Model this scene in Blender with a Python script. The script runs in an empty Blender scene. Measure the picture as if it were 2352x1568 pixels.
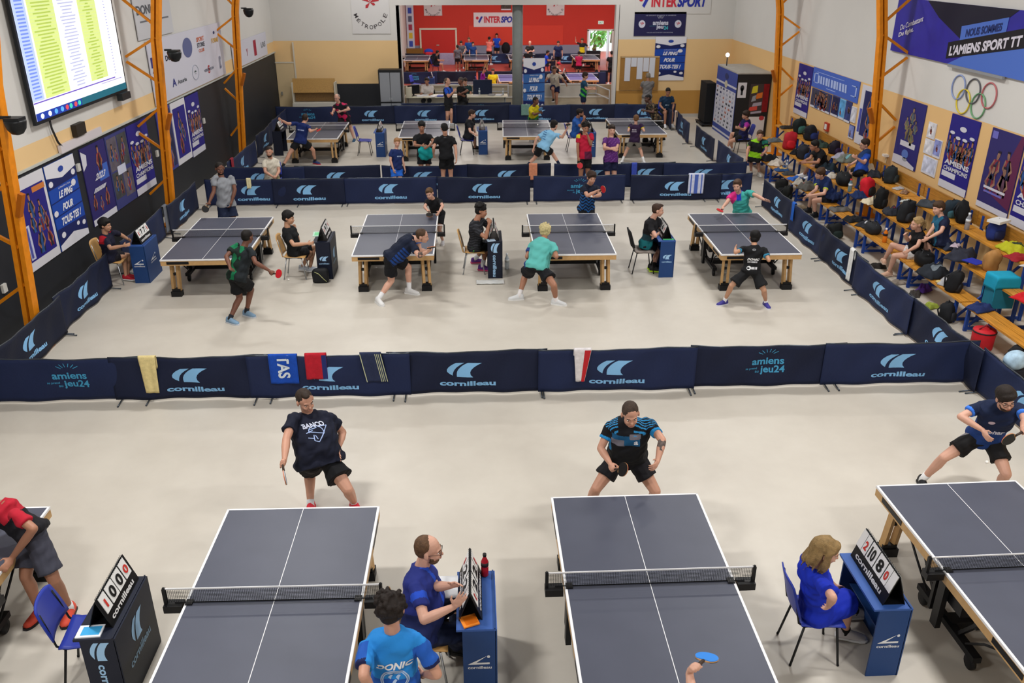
import bpy, bmesh, math, random
import numpy as np
from mathutils import Vector, Matrix, noise
from mathutils.bvhtree import BVHTree

sc = bpy.context.scene
COL = sc.collection
rnd = random.Random(7)

# ------------------------------------------------------------ camera, world, light, exposure
CAM = Vector((0, 0, 5.877))
cd = bpy.data.cameras.new('camera')
cam = bpy.data.objects.new('camera', cd)
COL.objects.link(cam)
cam.location = CAM
cam.rotation_euler = (math.radians(90) - .42545, 0, -.046)
cd.sensor_width = 36
cd.lens = 1972.2 / 2352 * 36
cd.clip_end = 300
cd.dof.use_dof = True
cd.dof.focus_distance = 9.5
cd.dof.aperture_fstop = 2.8
sc.camera = cam

sc.view_settings.view_transform = 'Standard'
sc.view_settings.look = 'None'
sc.view_settings.gamma = 1
sc.view_settings.use_curve_mapping = False
sc.view_settings.exposure = -0.66

w = bpy.data.worlds.new('world'); sc.world = w; w.use_nodes = True
bg = w.node_tree.nodes['Background']
bg.inputs[0].default_value = (.80, .90, 1, 1)
bg.inputs[1].default_value = 4.5

def area_light(x, y, z, sx, sy, power, color=(1, .985, .965)):
    l = bpy.data.lights.new('lamp_light', 'AREA'); l.shape = 'RECTANGLE'
    l.size, l.size_y, l.energy, l.color = sx, sy, power, color
    o = bpy.data.objects.new('lamp_light', l); COL.objects.link(o); o.location = (x, y, z)
    return o
LAMPS = [(x, y, 7.3) for y in (1.5, 7.5, 13.5, 19.5, 25.5, 31.5) for x in (-3.4, 5.7)]
for (x, y, z) in LAMPS:
    area_light(x, y, z - .06, 1.3, .45, {1.5: 430, 7.5: 450, 13.5: 400, 19.5: 310, 25.5: 250, 31.5: 250}[y])
RED_LAMPS = [(x, y, 5.2) for y in (41, 48, 55) for x in (-1, 4, 9)]
for (x, y, z) in RED_LAMPS:
    area_light(x, y, z - .06, 1.5, .6, 330)
# ------------------------------------------------------------ helpers
PI = math.pi
def lin(c):
    return tuple(((v / 12.92) if v <= .04045 else ((v + .055) / 1.055) ** 2.4) for v in c)
def rgb(h):
    h = h.lstrip('#'); h = h if len(h) == 6 else h[0] * 2 + h[1] * 2 + h[2] * 2
    return tuple(int(h[i:i + 2], 16) / 255 for i in (0, 2, 4))
_m = {}
def mat(col, rough=.6, metal=0., var=0., scale=6., bump=0., bscale=60., emit=0., spec=.28, name=None, alpha=1., trans=0.):
    """procedural material cached by its look; col is an sRGB hex string"""
    key = (col, rough, metal, var, scale, bump, bscale, emit, spec, alpha, trans)
    if key in _m: return _m[key]
    m = bpy.data.materials.new(name or 'mat_' + col.strip('#')); m.use_nodes = True
    nt = m.node_tree; p = nt.nodes['Principled BSDF']; c = lin(rgb(col))
    p.inputs['Base Color'].default_value = (*c, 1); p.inputs['Roughness'].default_value = rough
    p.inputs['Metallic'].default_value = metal; p.inputs['Specular IOR Level'].default_value = spec
    if emit: p.inputs['Emission Color'].default_value = (*c, 1); p.inputs['Emission Strength'].default_value = emit
    if trans: p.inputs['Transmission Weight'].default_value = trans; p.inputs['IOR'].default_value = 1.3
    if alpha < 1: p.inputs['Alpha'].default_value = alpha
    if var or bump:
        tc = nt.nodes.new('ShaderNodeTexCoord')
    if var:
        n = nt.nodes.new('ShaderNodeTexNoise'); n.inputs['Scale'].default_value = scale; n.inputs['Detail'].default_value = 5
        r = nt.nodes.new('ShaderNodeValToRGB')
        r.color_ramp.elements[0].position = .3; r.color_ramp.elements[1].position = .7
        r.color_ramp.elements[0].color = (*[v * (1 - var) for v in c], 1); r.color_ramp.elements[1].color = (*[min(1, v * (1 + var)) for v in c], 1)
        nt.links.new(tc.outputs['Object'], n.inputs['Vector']); nt.links.new(n.outputs['Fac'], r.inputs['Fac']); nt.links.new(r.outputs['Color'], p.inputs['Base Color'])
        if emit: nt.links.new(r.outputs['Color'], p.inputs['Emission Color'])
    if bump:
        n = nt.nodes.new('ShaderNodeTexNoise'); n.inputs['Scale'].default_value = bscale; n.inputs['Detail'].default_value = 3
        b = nt.nodes.new('ShaderNodeBump'); b.inputs['Strength'].default_value = bump; b.inputs['Distance'].default_value = .01
        nt.links.new(tc.outputs['Object'], n.inputs['Vector']); nt.links.new(n.outputs['Fac'], b.inputs['Height']); nt.links.new(b.outputs['Normal'], p.inputs['Normal'])
    _m[key] = m; return m
def wood(col, scale=3.):
    k = ('wood', col)
    if k in _m: return _m[k]
    m = bpy.data.materials.new('wood_' + col.strip('#')); m.use_nodes = True; nt = m.node_tree; p = nt.nodes['Principled BSDF']; c = lin(rgb(col))
    tc = nt.nodes.new('ShaderNodeTexCoord'); mp = nt.nodes.new('ShaderNodeMapping'); mp.inputs['Scale'].default_value = (18, 1.2, 18)
    n = nt.nodes.new('ShaderNodeTexNoise'); n.inputs['Scale'].default_value = scale; n.inputs['Detail'].default_value = 4
    r = nt.nodes.new('ShaderNodeValToRGB'); r.color_ramp.elements[0].position = .32; r.color_ramp.elements[1].position = .68
    r.color_ramp.elements[0].color = (*[v * .68 for v in c], 1); r.color_ramp.elements[1].color = (*[min(1, v * 1.15) for v in c], 1)
    nt.links.new(tc.outputs['Object'], mp.inputs[0]); nt.links.new(mp.outputs[0], n.inputs['Vector']); nt.links.new(n.outputs['Fac'], r.inputs['Fac']); nt.links.new(r.outputs['Color'], p.inputs['Base Color'])
    p.inputs['Roughness'].default_value = .45
    _m[k] = m; return m

def V(*a): return Vector(a[0] if len(a) == 1 else a)
class MB:
    """mesh collector: shapes with a material index, built as one mesh object"""
    def __init__(s): s.v = []; s.f = []; s.m = []; s.sm = []
    def add(s, vs, fs, mi=0, smooth=False):
        o = len(s.v); s.v += [tuple(p) for p in vs]
        for f in fs: s.f.append(tuple(i + o for i in f)); s.m.append(mi); s.sm.append(smooth)
        return s
    def box(s, c, d, mi=0, R=None):
        h = [x / 2 for x in d]; vs = []
        for i in (-1, 1):
            for j in (-1, 1):
                for k in (-1, 1):
                    p = V(i * h[0], j * h[1], k * h[2])
                    if R is not None: p = R @ p
                    vs.append(p + V(c))
        return s.add(vs, [(0, 1, 3, 2), (4, 6, 7, 5), (0, 4, 5, 1), (2, 3, 7, 6), (0, 2, 6, 4), (1, 5, 7, 3)], mi)
    def bar(s, a, b, w, d=None, mi=0, up=(0, 0, 1)):
        a, b = V(a), V(b); t = b - a; L = t.length; t.normalize(); d = d or w
        u = V(up); x = t.cross(u)
        if x.length < 1e-3: x = t.cross(V(0, 1, 0))
        x.normalize(); y = x.cross(t)
        R = Matrix((x, t, y)).transposed()
        return s.box((a + b) / 2, (w, L, d), mi, R)
    def tube(s, pts, r, mi=0, n=8, caps=True, closed=False):
        pts = [V(p) for p in pts]; rs = r if isinstance(r, (list, tuple)) else [r] * len(pts)
        vs = []; fs = []; N = len(pts); prev = None
        for i, p in enumerate(pts):
            if closed: t = pts[(i + 1) % N] - pts[i - 1]
            else: t = pts[min(i + 1, N - 1)] - pts[max(i - 1, 0)]
            t.normalize()
            if prev is None:
                x = t.cross(V(0, 0, 1))
                if x.length < .1: x = t.cross(V(1, 0, 0))
            else: x = prev - t * prev.dot(t)
            x.normalize(); prev = x; y = t.cross(x)
            for k in range(n):
                a = 2 * PI * k / n; vs.append(p + (x * math.cos(a) + y * math.sin(a)) * rs[i])
        for i in range(N if closed else N - 1):
            for k in range(n):
                a, b = i * n + k, i * n + (k + 1) % n; j = (i + 1) % N
                fs.append((a, b, j * n + (k + 1) % n, j * n + k))
        if caps and not closed: fs.append(tuple(range(n - 1, -1, -1))); fs.append(tuple((N - 1) * n + k for k in range(n)))
        return s.add(vs, fs, mi, True)
    def ell(s, c, r, mi=0, R=None, n=12, k=8):
        vs = []; fs = []; r = r if isinstance(r, (tuple, list)) else (r, r, r)
        for i in range(k + 1):
            th = PI * i / k
            for j in range(n):
                ph = 2 * PI * j / n; p = V(r[0] * math.sin(th) * math.cos(ph), r[1] * math.sin(th) * math.sin(ph), r[2] * math.cos(th))
                if R is not None: p = R @ p
                vs.append(p + V(c))
        for i in range(k):
            for j in range(n):
                a, b = i * n + j, i * n + (j + 1) % n
                fs.append((a, a + n, b + n, b))
        return s.add(vs, fs, mi, True)
    def lathe(s, prof, c=(0, 0, 0), mi=0, n=16, R=None):
        vs = []; fs = []
        for (r, z) in prof:
            for j in range(n):
                p = V(r * math.cos(2 * PI * j / n), r * math.sin(2 * PI * j / n), z)
                if R is not None: p = R @ p
                vs.append(p + V(c))
        for i in range(len(prof) - 1):
            for j in range(n):
                a, b = i * n + j, i * n + (j + 1) % n; fs.append((a, b, b + n, a + n))
        fs.append(tuple(range(n - 1, -1, -1))); fs.append(tuple((len(prof) - 1) * n + j for j in range(n)))
        return s.add(vs, fs, mi, True)
    def grid(s, fn, nu, nv, mi=0, smooth=True):
        vs = [fn(i / nu, j / nv) for j in range(nv + 1) for i in range(nu + 1)]
        fs = [(j * (nu + 1) + i, j * (nu + 1) + i + 1, (j + 1) * (nu + 1) + i + 1, (j + 1) * (nu + 1) + i) for j in range(nv) for i in range(nu)]
        return s.add(vs, fs, mi, smooth)
    def sheet(s, fn, nu, nv, th=.004, mi=0):
        """a cloth-like sheet with real thickness"""
        P = [[V(fn(i / nu, j / nv)) for i in range(nu + 1)] for j in range(nv + 1)]
        N = [[None] * (nu + 1) for _ in range(nv + 1)]
        for j in range(nv + 1):
            for i in range(nu + 1):
                a = P[j][min(i + 1, nu)] - P[j][max(i - 1, 0)]; b = P[min(j + 1, nv)][i] - P[max(j - 1, 0)][i]
                n = a.cross(b); n.normalize(); N[j][i] = n
        W = nu + 1; K = W * (nv + 1)
        vs = [P[j][i] + N[j][i] * th / 2 for j in range(nv + 1) for i in range(W)] + [P[j][i] - N[j][i] * th / 2 for j in range(nv + 1) for i in range(W)]
        fs = []
        for j in range(nv):
            for i in range(nu):
                a = j * W + i; fs.append((a, a + 1, a + W + 1, a + W)); fs.append((a + K, a + W + K, a + W + 1 + K, a + 1 + K))
        for i in range(nu):
            a = i; fs.append((a, a + K, a + 1 + K, a + 1)); a = nv * W + i; fs.append((a, a + 1, a + 1 + K, a + K))
        for j in range(nv):
            a = j * W; fs.append((a, a + W, a + W + K, a + K)); a = j * W + nu; fs.append((a, a + K, a + W + K, a + W))
        return s.add(vs, fs, mi, True)
    def poly(s, pts, frame, mi=0, th=0.):
        """flat polygon given in (u,v), placed by frame(u,v)"""
        a = [frame(u, v) for (u, v) in pts]; return s.add(a, [tuple(range(len(a)))], mi)
    def build(s, name, mats, parent=None, loc=None):
        me = bpy.data.meshes.new(name); me.from_pydata(s.v, [], s.f)
        for m in (mats if isinstance(mats, (list, tuple)) else [mats]): me.materials.append(m)
        me.polygons.foreach_set('material_index', s.m); me.polygons.foreach_set('use_smooth', s.sm)
        me.update(); o = bpy.data.objects.new(name, me); COL.objects.link(o)
        if loc is not None: o.location = loc
        if parent is not None: o.parent = parent
        return o
def tag(o, label, cat, group=None, kind=None):
    o['label'] = label; o['category'] = cat
    if group: o['group'] = group
    if kind: o['kind'] = kind
    return o
def thing(name, label, cat, loc=(0, 0, 0), rz=0, group=None):
    o = bpy.data.objects.new(name, None); COL.objects.link(o); o.location = loc; o.rotation_euler = (0, 0, rz); o.empty_display_size = .1
    return tag(o, label, cat, group)
def struct(name, mb, mats): o = mb.build(name, mats); o['kind'] = 'structure'; return o
def copy_tree(o, parent=None):
    c = o.copy(); COL.objects.link(c)
    if parent is not None: c.parent = parent
    for ch in [x for x in o.children]: copy_tree(ch, c)
    return c
# flat lettering -------------------------------------------------------
_t = {}
def text_shape(body, bold=.0, res=4):
    k = (body, bold, res)
    if k in _t: return _t[k]
    c = bpy.data.curves.new('lettering', 'FONT'); c.body = body; c.offset = bold; c.resolution_u = res; c.fill_mode = 'FRONT'
    o = bpy.data.objects.new('lettering', c); COL.objects.link(o)
    dg = bpy.context.evaluated_depsgraph_get(); me = o.evaluated_get(dg).to_mesh()
    vs = [(v.co.x, v.co.y) for v in me.vertices]; fs = [tuple(p.vertices) for p in me.polygons]
    o.evaluated_get(dg).to_mesh_clear(); bpy.data.objects.remove(o); bpy.data.curves.remove(c)
    if not vs: vs = [(0, 0), (1, 0), (1, 1)]; fs = []
    x0 = min(v[0] for v in vs); x1 = max(v[0] for v in vs); y0 = min(v[1] for v in vs); y1 = max(v[1] for v in vs)
    vs = [((x - x0) / (x1 - x0 + 1e-9), (y - y0) / (y1 - y0 + 1e-9)) for x, y in vs]
    _t[k] = (vs, fs); return _t[k]
def put_text(mb, frame, body, u0, v0, u1, v1, mi=0, bold=.02, shear=0., arc=None):
    """lettering filling the rectangle (u0,v0)-(u1,v1) of a frame(u,v) surface"""
    vs, fs = text_shape(body, bold)
    P = []
    for (x, y) in vs:
        if arc: a = arc[0] + (arc[1] - arc[0]) * x; r = arc[2] + arc[3] * y; P.append(frame(u0 + math.cos(a) * r, v0 + math.sin(a) * r * arc[4]))
        else: P.append(frame(u0 + (u1 - u0) * x + shear * y, v0 + (v1 - v0) * y))
    mb.add(P, fs, mi)
def disc_pts(cx, cy, rx, ry, n=16): return [(cx + rx * math.cos(2 * PI * i / n), cy + ry * math.sin(2 * PI * i / n)) for i in range(n)]
def swoosh(mb, frame, u0, v0, u1, v1, mi=0):
    """the two curved blades of the court-surround emblem, split into strips so they follow folds"""
    def blade(L, Rr):
        n = 6
        def at(pts, t):
            k = t * (len(pts) - 1); i = min(int(k), len(pts) - 2); f = k - i
            return (pts[i][0] * (1 - f) + pts[i + 1][0] * f, pts[i][1] * (1 - f) + pts[i + 1][1] * f)
        def f(a, t):
            p, q = at(L, t), at(Rr, t); x = p[0] + (q[0] - p[0]) * a; y = p[1] + (q[1] - p[1]) * a
            return frame(u0 + (u1 - u0) * x, v0 + (v1 - v0) * y)
        mb.grid(f, 3, n, mi, False)
    blade([(.17, .08), (.06, .25), (.0, .42), (.03, .62), (.12, .82), (.27, 1)], [(.17, .08), (.175, .2), (.2, .4), (.25, .6), (.35, .8), (.50, 1)])
    blade([(.29, .0), (.285, .2), (.3, .42), (.36, .62), (.45, .82), (.60, 1)], [(.74, .0), (.66, .2), (.66, .42), (.72, .62), (.83, .82), (.99, 1)])
# ------------------------------------------------------------ the room
def floor_mat():
    m = bpy.data.materials.new('floor_vinyl'); m.use_nodes = True; nt = m.node_tree; p = nt.nodes['Principled BSDF']
    tc = nt.nodes.new('ShaderNodeTexCoord'); n = nt.nodes.new('ShaderNodeTexNoise'); n.inputs['Scale'].default_value = .55; n.inputs['Detail'].default_value = 7; n.inputs['Roughness'].default_value = .62
    r = nt.nodes.new('ShaderNodeValToRGB'); r.color_ramp.elements[0].position = .3; r.color_ramp.elements[1].position = .72
    r.color_ramp.elements[0].color = (*lin(rgb('#b7b0a5')), 1); r.color_ramp.elements[1].color = (*lin(rgb('#c9c3b8')), 1)
    n2 = nt.nodes.new('ShaderNodeTexNoise'); n2.inputs['Scale'].default_value = 9; n2.inputs['Detail'].default_value = 6
    rr = nt.nodes.new('ShaderNodeMapRange'); rr.inputs[3].default_value = .34; rr.inputs[4].default_value = .55
    nt.links.new(tc.outputs['Object'], n.inputs['Vector']); nt.links.new(n.outputs['Fac'], r.inputs['Fac']); nt.links.new(r.outputs['Color'], p.inputs['Base Color'])
    nt.links.new(tc.outputs['Object'], n2.inputs['Vector']); nt.links.new(n2.outputs['Fac'], rr.inputs[0]); nt.links.new(rr.outputs[0], p.inputs['Roughness'])
    p.inputs['Specular IOR Level'].default_value = .45
    return m
XL, XR, YB, YF, ZC = -7.45, 9.95, 34.0, -2.2, 7.6
PW = mat('#cfcdc9', .8, var=.02, scale=.8); PY_ = mat('#e2c08c', .8, var=.02, scale=.8); PK = mat('#24262b', .55, var=.06, scale=1.2)
PO = mat('#b98a45', .75, var=.04, scale=1.5); GREY = mat('#8d9295', .6)
struct('floor', MB().box((1.25, 17, -.06), (17.8, 38.4, .12)), floor_mat())
# left wall: black wainscot to 2.5 m, yellow band, white above
def left_x(y): return -7.68 + .0175 * (y - 13)
def wallseg(mb, x0, x1, y0, y1, z0, z1, mi): mb.add([(x0, y0, z0), (x1, y1, z0), (x1, y1, z1), (x0, y0, z1)], [(0, 1, 2, 3)], mi)
mb = MB(); a, b = left_x(YF), left_x(36.4); t = .25
for (z0, z1, mi) in ((-.05, 2.48, 2), (2.48, 2.86, 1), (2.86, ZC, 0)):
    vs = [(a, YF, z0), (b, 36.4, z0), (b - t, 36.4, z0), (a - t, YF, z0), (a, YF, z1), (b, 36.4, z1), (b - t, 36.4, z1), (a - t, YF, z1)]
    mb.add(vs, [(0, 1, 5, 4), (1, 2, 6, 5), (2, 3, 7, 6), (3, 0, 4, 7), (4, 5, 6, 7), (3, 2, 1, 0)], mi)
struct('wall_left', mb, [PW, PY_, PK])
struct('trim_1', MB().bar((left_x(YF) + .02, YF, 2.49), (left_x(34) + .02, 33.98, 2.49), .05, .035), mat('#b9bcb8', .5))
mb = MB(); mb.box((XR + .125, 17.1, 1.41), (.25, 38.6, 2.92), 1); mb.box((XR + .125, 17.1, (2.84 + ZC) / 2 + .015), (.25, 38.6, ZC - 2.87), 0)
struct('wall_right', mb, [PW, mat('#ddb67e', .8, var=.03, scale=.7)])
# back wall with the wide opening to the lower hall
mb = MB(); OL, OR, OT = -2.6, 5.47, 4.1
def bw(x0, x1, z0, z1, mi, th=.3): mb.box(((x0 + x1) / 2, YB + th / 2, (z0 + z1) / 2), (x1 - x0, th, z1 - z0), mi)
bw(-7.4, -6.35, 0, 1.33, 2); bw(-6.35, OL, 0, 1.33, 2); bw(-7.4, OL, 1.33, 2.88, 1); bw(-7.4, OL, 2.88, OT, 0)
bw(OL - .12, OL + .02, 0, OT, 0, .34)
bw(OR + .1, XR, 0, 1.0, 3); bw(OR + .1, XR, 1.0, 2.88, 1); bw(OR + .1, XR, 2.88, OT, 0); bw(OR - .02, OR + .12, 0, OT, 0, .34)
bw(-7.4, XR, OT, ZC, 0)
struct('wall_back', mb, [PW, PY_, PK, PO])
struct('baseboard_back', MB().box((OR + 2.4, YB - .012, .06), (4.4, .025, .12)), mat('#b9b6b0', .5))
mb = MB(); mb.box((1.25, YF - .1, ZC / 2), (18, .2, ZC)); struct('wall_front', mb, PW)
struct('ceiling', MB().box((1.25, 17, ZC + .1), (18.2, 39, .2)), mat('#a9aaa8', .9))
# the lower red hall
ZR = -.9; YR = 61.5
RF = mat('#a8483c', .5, var=.08, scale=.6); RW = mat('#c2382c', .7, var=.04, scale=.5); RG = mat('#858a9c', .7)
struct('floor_lower', MB().box((4, (36.1 + YR + 6) / 2, ZR - .05), (22, YR + 5.9 - 36.1, .1)), RF)
mb = MB(); DX0, DX1, DT = 7.95, 9.75, 1.1
def rw(x0, x1, z0, z1, mi): mb.box(((x0 + x1) / 2, YR + .12, (z0 + z1) / 2), (x1 - x0, .24, z1 - z0), mi)
rw(-4.3, DX0, ZR, .12, 1); rw(-4.3, DX0, .12, 5.4, 0); rw(DX1, 14, ZR, .12, 1); rw(DX1, 14, .12, 5.4, 0); rw(DX0, DX1, DT, 5.4, 0)
struct('wall_far', mb, [RW, RG])
struct('trim_2', MB().box((3.1, YR - .02, .75), (6.4, .03, 1.25)), mat('#d04030', .7, var=.04, scale=.6))
struct('wall_lower_left', MB().box((-4.4, 48.1, 2.3), (.2, 27.6, 6.4)), mat('#d5d2ca', .8))
struct('wall_lower_right', MB().box((12.2, 48.1, 2.3), (.2, 27.6, 6.4)), mat('#d5d2ca', .8))
struct('ceiling_lower', MB().box((4, 48.1, 5.45), (18, 28, .15)), mat('#cfcfca', .9))
# solid step wall where the main floor ends, with white coping
mb = MB(); mb.box((1.25, 36.16, .0), (17.6, .16, 1.9), 0); mb.box((2.9, 36.0, .24), (5.4, .14, .48), 0); mb.box((2.9, 36.0, .5), (5.4, .2, .05), 1)
struct('wall_step', mb, [mat('#b5aa94', .7, var=.05), mat('#cfccc4', .5)])
# door of the red hall with white frame
d = MB(); d.box((-2.15, YR - .05, .06), (2.3, .06, 2.1), 0)
struct('door_1', d, mat('#c4302a', .6))
fr = MB(); fr.box((-3.35, YR - .06, .1), (.1, .1, 2.1)); fr.box((-.95, YR - .06, .1), (.1, .1, 2.1)); fr.box((-2.15, YR - .06, 1.18), (2.5, .1, .1))
o = fr.build('door_frame', mat('#dcdcc8', .5), bpy.data.objects['door_1'])
MB().box((-2.2, YR - .1, .15), (.18, .04, .06)).build('door_handle', mat('#d0d0c8', .3, .8), bpy.data.objects['door_1'])
# open exit door to daylight
d = MB(); d.box((DX0 + .05, YR - .05, .1), (.1, .16, 2.0)); d.box((DX1 - .05, YR - .05, .1), (.1, .16, 2.0)); d.box(((DX0 + DX1) / 2, YR - .05, DT - .02), (DX1 - DX0, .16, .1))
do = struct('door_2', d, mat('#dcdcd4', .4))
MB().box((DX1 - .28, YR + .55, .1), (.05, .95, 1.95), 0).build('door_leaf', mat('#c8cdd0', .3), do)
MB().box((DX0 + .22, YR + .6, .1), (.05, 1.0, 1.95), 0).build('door_leaf', mat('#c8cdd0', .3), do)
struct('floor_outside', MB().box((9, YR + 12, ZR - .08), (40, 24, .1)), mat('#dfe2d8', .8, var=.1, scale=.5))
g = mat('#7ac060', .7, var=.3, scale=5)
for i, (x, y, h, r) in enumerate(((9.3, 67.5, 1.2, 1.0), (11.6, 74, 2.2, 1.6))):
    tr = thing('garden_tree', ('smaller leafy green tree outside the open exit door' if i == 0 else 'taller green tree further out beyond the exit door'), 'tree', (x, y, ZR), group='trees seen through the exit door')
    MB().tube([(0, 0, 0), (.05, 0, h * .5), (0, .1, h)], [.16, .12, .05]).build('trunk', mat('#6b5a48', .8), tr)
    c = MB(); rr = random.Random(i)
    for k in range(260):
        a, b2, q = rr.uniform(0, 2 * PI), rr.uniform(-1, 1), r * rr.uniform(.5, 1)
        p = V(math.cos(a) * q, math.sin(a) * q, h + b2 * r * .9); n = V(rr.uniform(-1, 1), rr.uniform(-1, 1), rr.uniform(-1, 1)).normalized(); x_ = n.orthogonal().normalized(); y_ = n.cross(x_); s = rr.uniform(.12, .3)
        c.add([p - x_ * s, p - y_ * s * .5, p + x_ * s, p + y_ * s * .5], [(0, 1, 2, 3)])
    c.build('foliage', g, tr)
# round grey concrete pillar in the opening
tag(MB().lathe([(.2, 0), (.2, OT)], (1.79, YB + .35, 0), n=28).build('concrete_pillar', mat('#7f8583', .6, var=.05)), 'round grey pillar standing in the wide opening to the red hall', 'pillar')
# ceiling lamps
for i, (x, y, z) in enumerate(LAMPS + RED_LAMPS):
    zc = ZC if i < len(LAMPS) else 5.37
    l = thing('ceiling_lamp', 'flat rectangular ceiling lamp above the ' + ('match courts' if i < len(LAMPS) else 'red hall'), 'lamp', (x, y, zc), group='ceiling lamps of the ' + ('main hall' if i < len(LAMPS) else 'red hall'))
    MB().box((0, 0, (z - zc) / 2), (1.4, .55, zc - z)).build('lamp_housing', mat('#c8c8c8', .5), l)
    MB().box((0, 0, z - zc - .01), (1.3, .45, .02)).build('diffuser', mat('#fff6e8', .5, emit=2.0), l)
# leaning orange lattice columns with braces to the side wall
OG = mat('#d9820f', .5, var=.1, scale=9, bump=.15); OGD = mat('#a85a0a', .6)
def column(y, side, label):
    s = side; xb, x1, x2 = (-7.12, -6.80, -6.2) if s < 0 else (9.62, 9.24, 8.6)
    wx = left_x(y) if s < 0 else XR
    t = thing('orange_column', label, 'column', (xb, y, 0), group='orange steel columns along the side walls')
    R = lambda p: V(p) - V(xb, y, 0)
    zk = 4.15 if y != 27 else 4.3
    m = MB(); a, k, e = R((xb, y, 0)), R((x1, y, zk)), R((x2, y, ZC))
    for (p, q) in ((a, k), (k, e)):
        for dx in (-.055, .055): m.bar(p + V(dx, -.02, 0), q + V(dx, -.02, 0), .07, .18, 0, up=(0, 1, 0))
        m.bar(p + V(0, .02, 0), q + V(0, .02, 0), .08, .08, 1, up=(0, 1, 0))
    m.box(a + V(0, 0, .02), (.4, .4, .04)); m.build('column_shaft', [OG, OGD], t)
    z = .9
    def ax(z): return xb + (x1 - xb) * z / zk - xb
    for z0, z1, yy in ((1.15, .75, .45), (1.75, 2.15, .45), (2.75, 2.3, .45), (3.25, 3.7, .5), (4.2, 3.8, .5), (4.45, 5.1, .6)):
        p = V(ax(z0), 0, z0); q = V(wx - xb + (.04 if s < 0 else -.04), 0, z1)
        MB().bar(p + V(0, -.05, 0), q, .05, .05).build('brace', OG, t)
    if s < 0 or s > 0:
        MB().bar(V(ax(2.25) - s * .1, -.1, 2.25), V(ax(2.6) - s * .2, -.12, 2.6), .09, .07).build('corbel', OGD, t)
    return t
column(13, -1, 'nearest orange column on the left wall, left of the projection screen')
column(20, -1, 'orange column on the left wall between the screen and the sponsor board')
column(27, -1, 'farthest orange column on the left wall, by the blue folded barrier')
column(20, 1, 'orange column on the right wall beside the tall dark banner')
column(27, 1, 'farther orange column on the right, next to the black booth')
# black loudspeaker / floodlight pods on the left columns
for (x, y, z, lb) in ((-6.56, 12.86, 3.62, 'black half-round lamp pod on the nearest left column'), (-6.42, 19.86, 3.85, 'black half-round lamp pod on the middle left column'), (-6.42, 27, 4.3, 'black half-round lamp pod on the farthest left column')):
    p = thing('lamp_pod', lb, 'lamp', (x, y, z), group='black lamp pods on the left columns')
    m = MB(); m.lathe([(.02, -.15), (.08, -.13), (.13, -.06), (.15, .03), (.15, .06)], n=18); m.box((0, 0, .08), (.22, .22, .04)); m.build('housing', mat('#15171a', .4), p)
    MB().bar((-.2, 0, .1), (-.05, 0, .1), .04).build('arm', mat('#2a2c2e', .4, .6), p)
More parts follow.
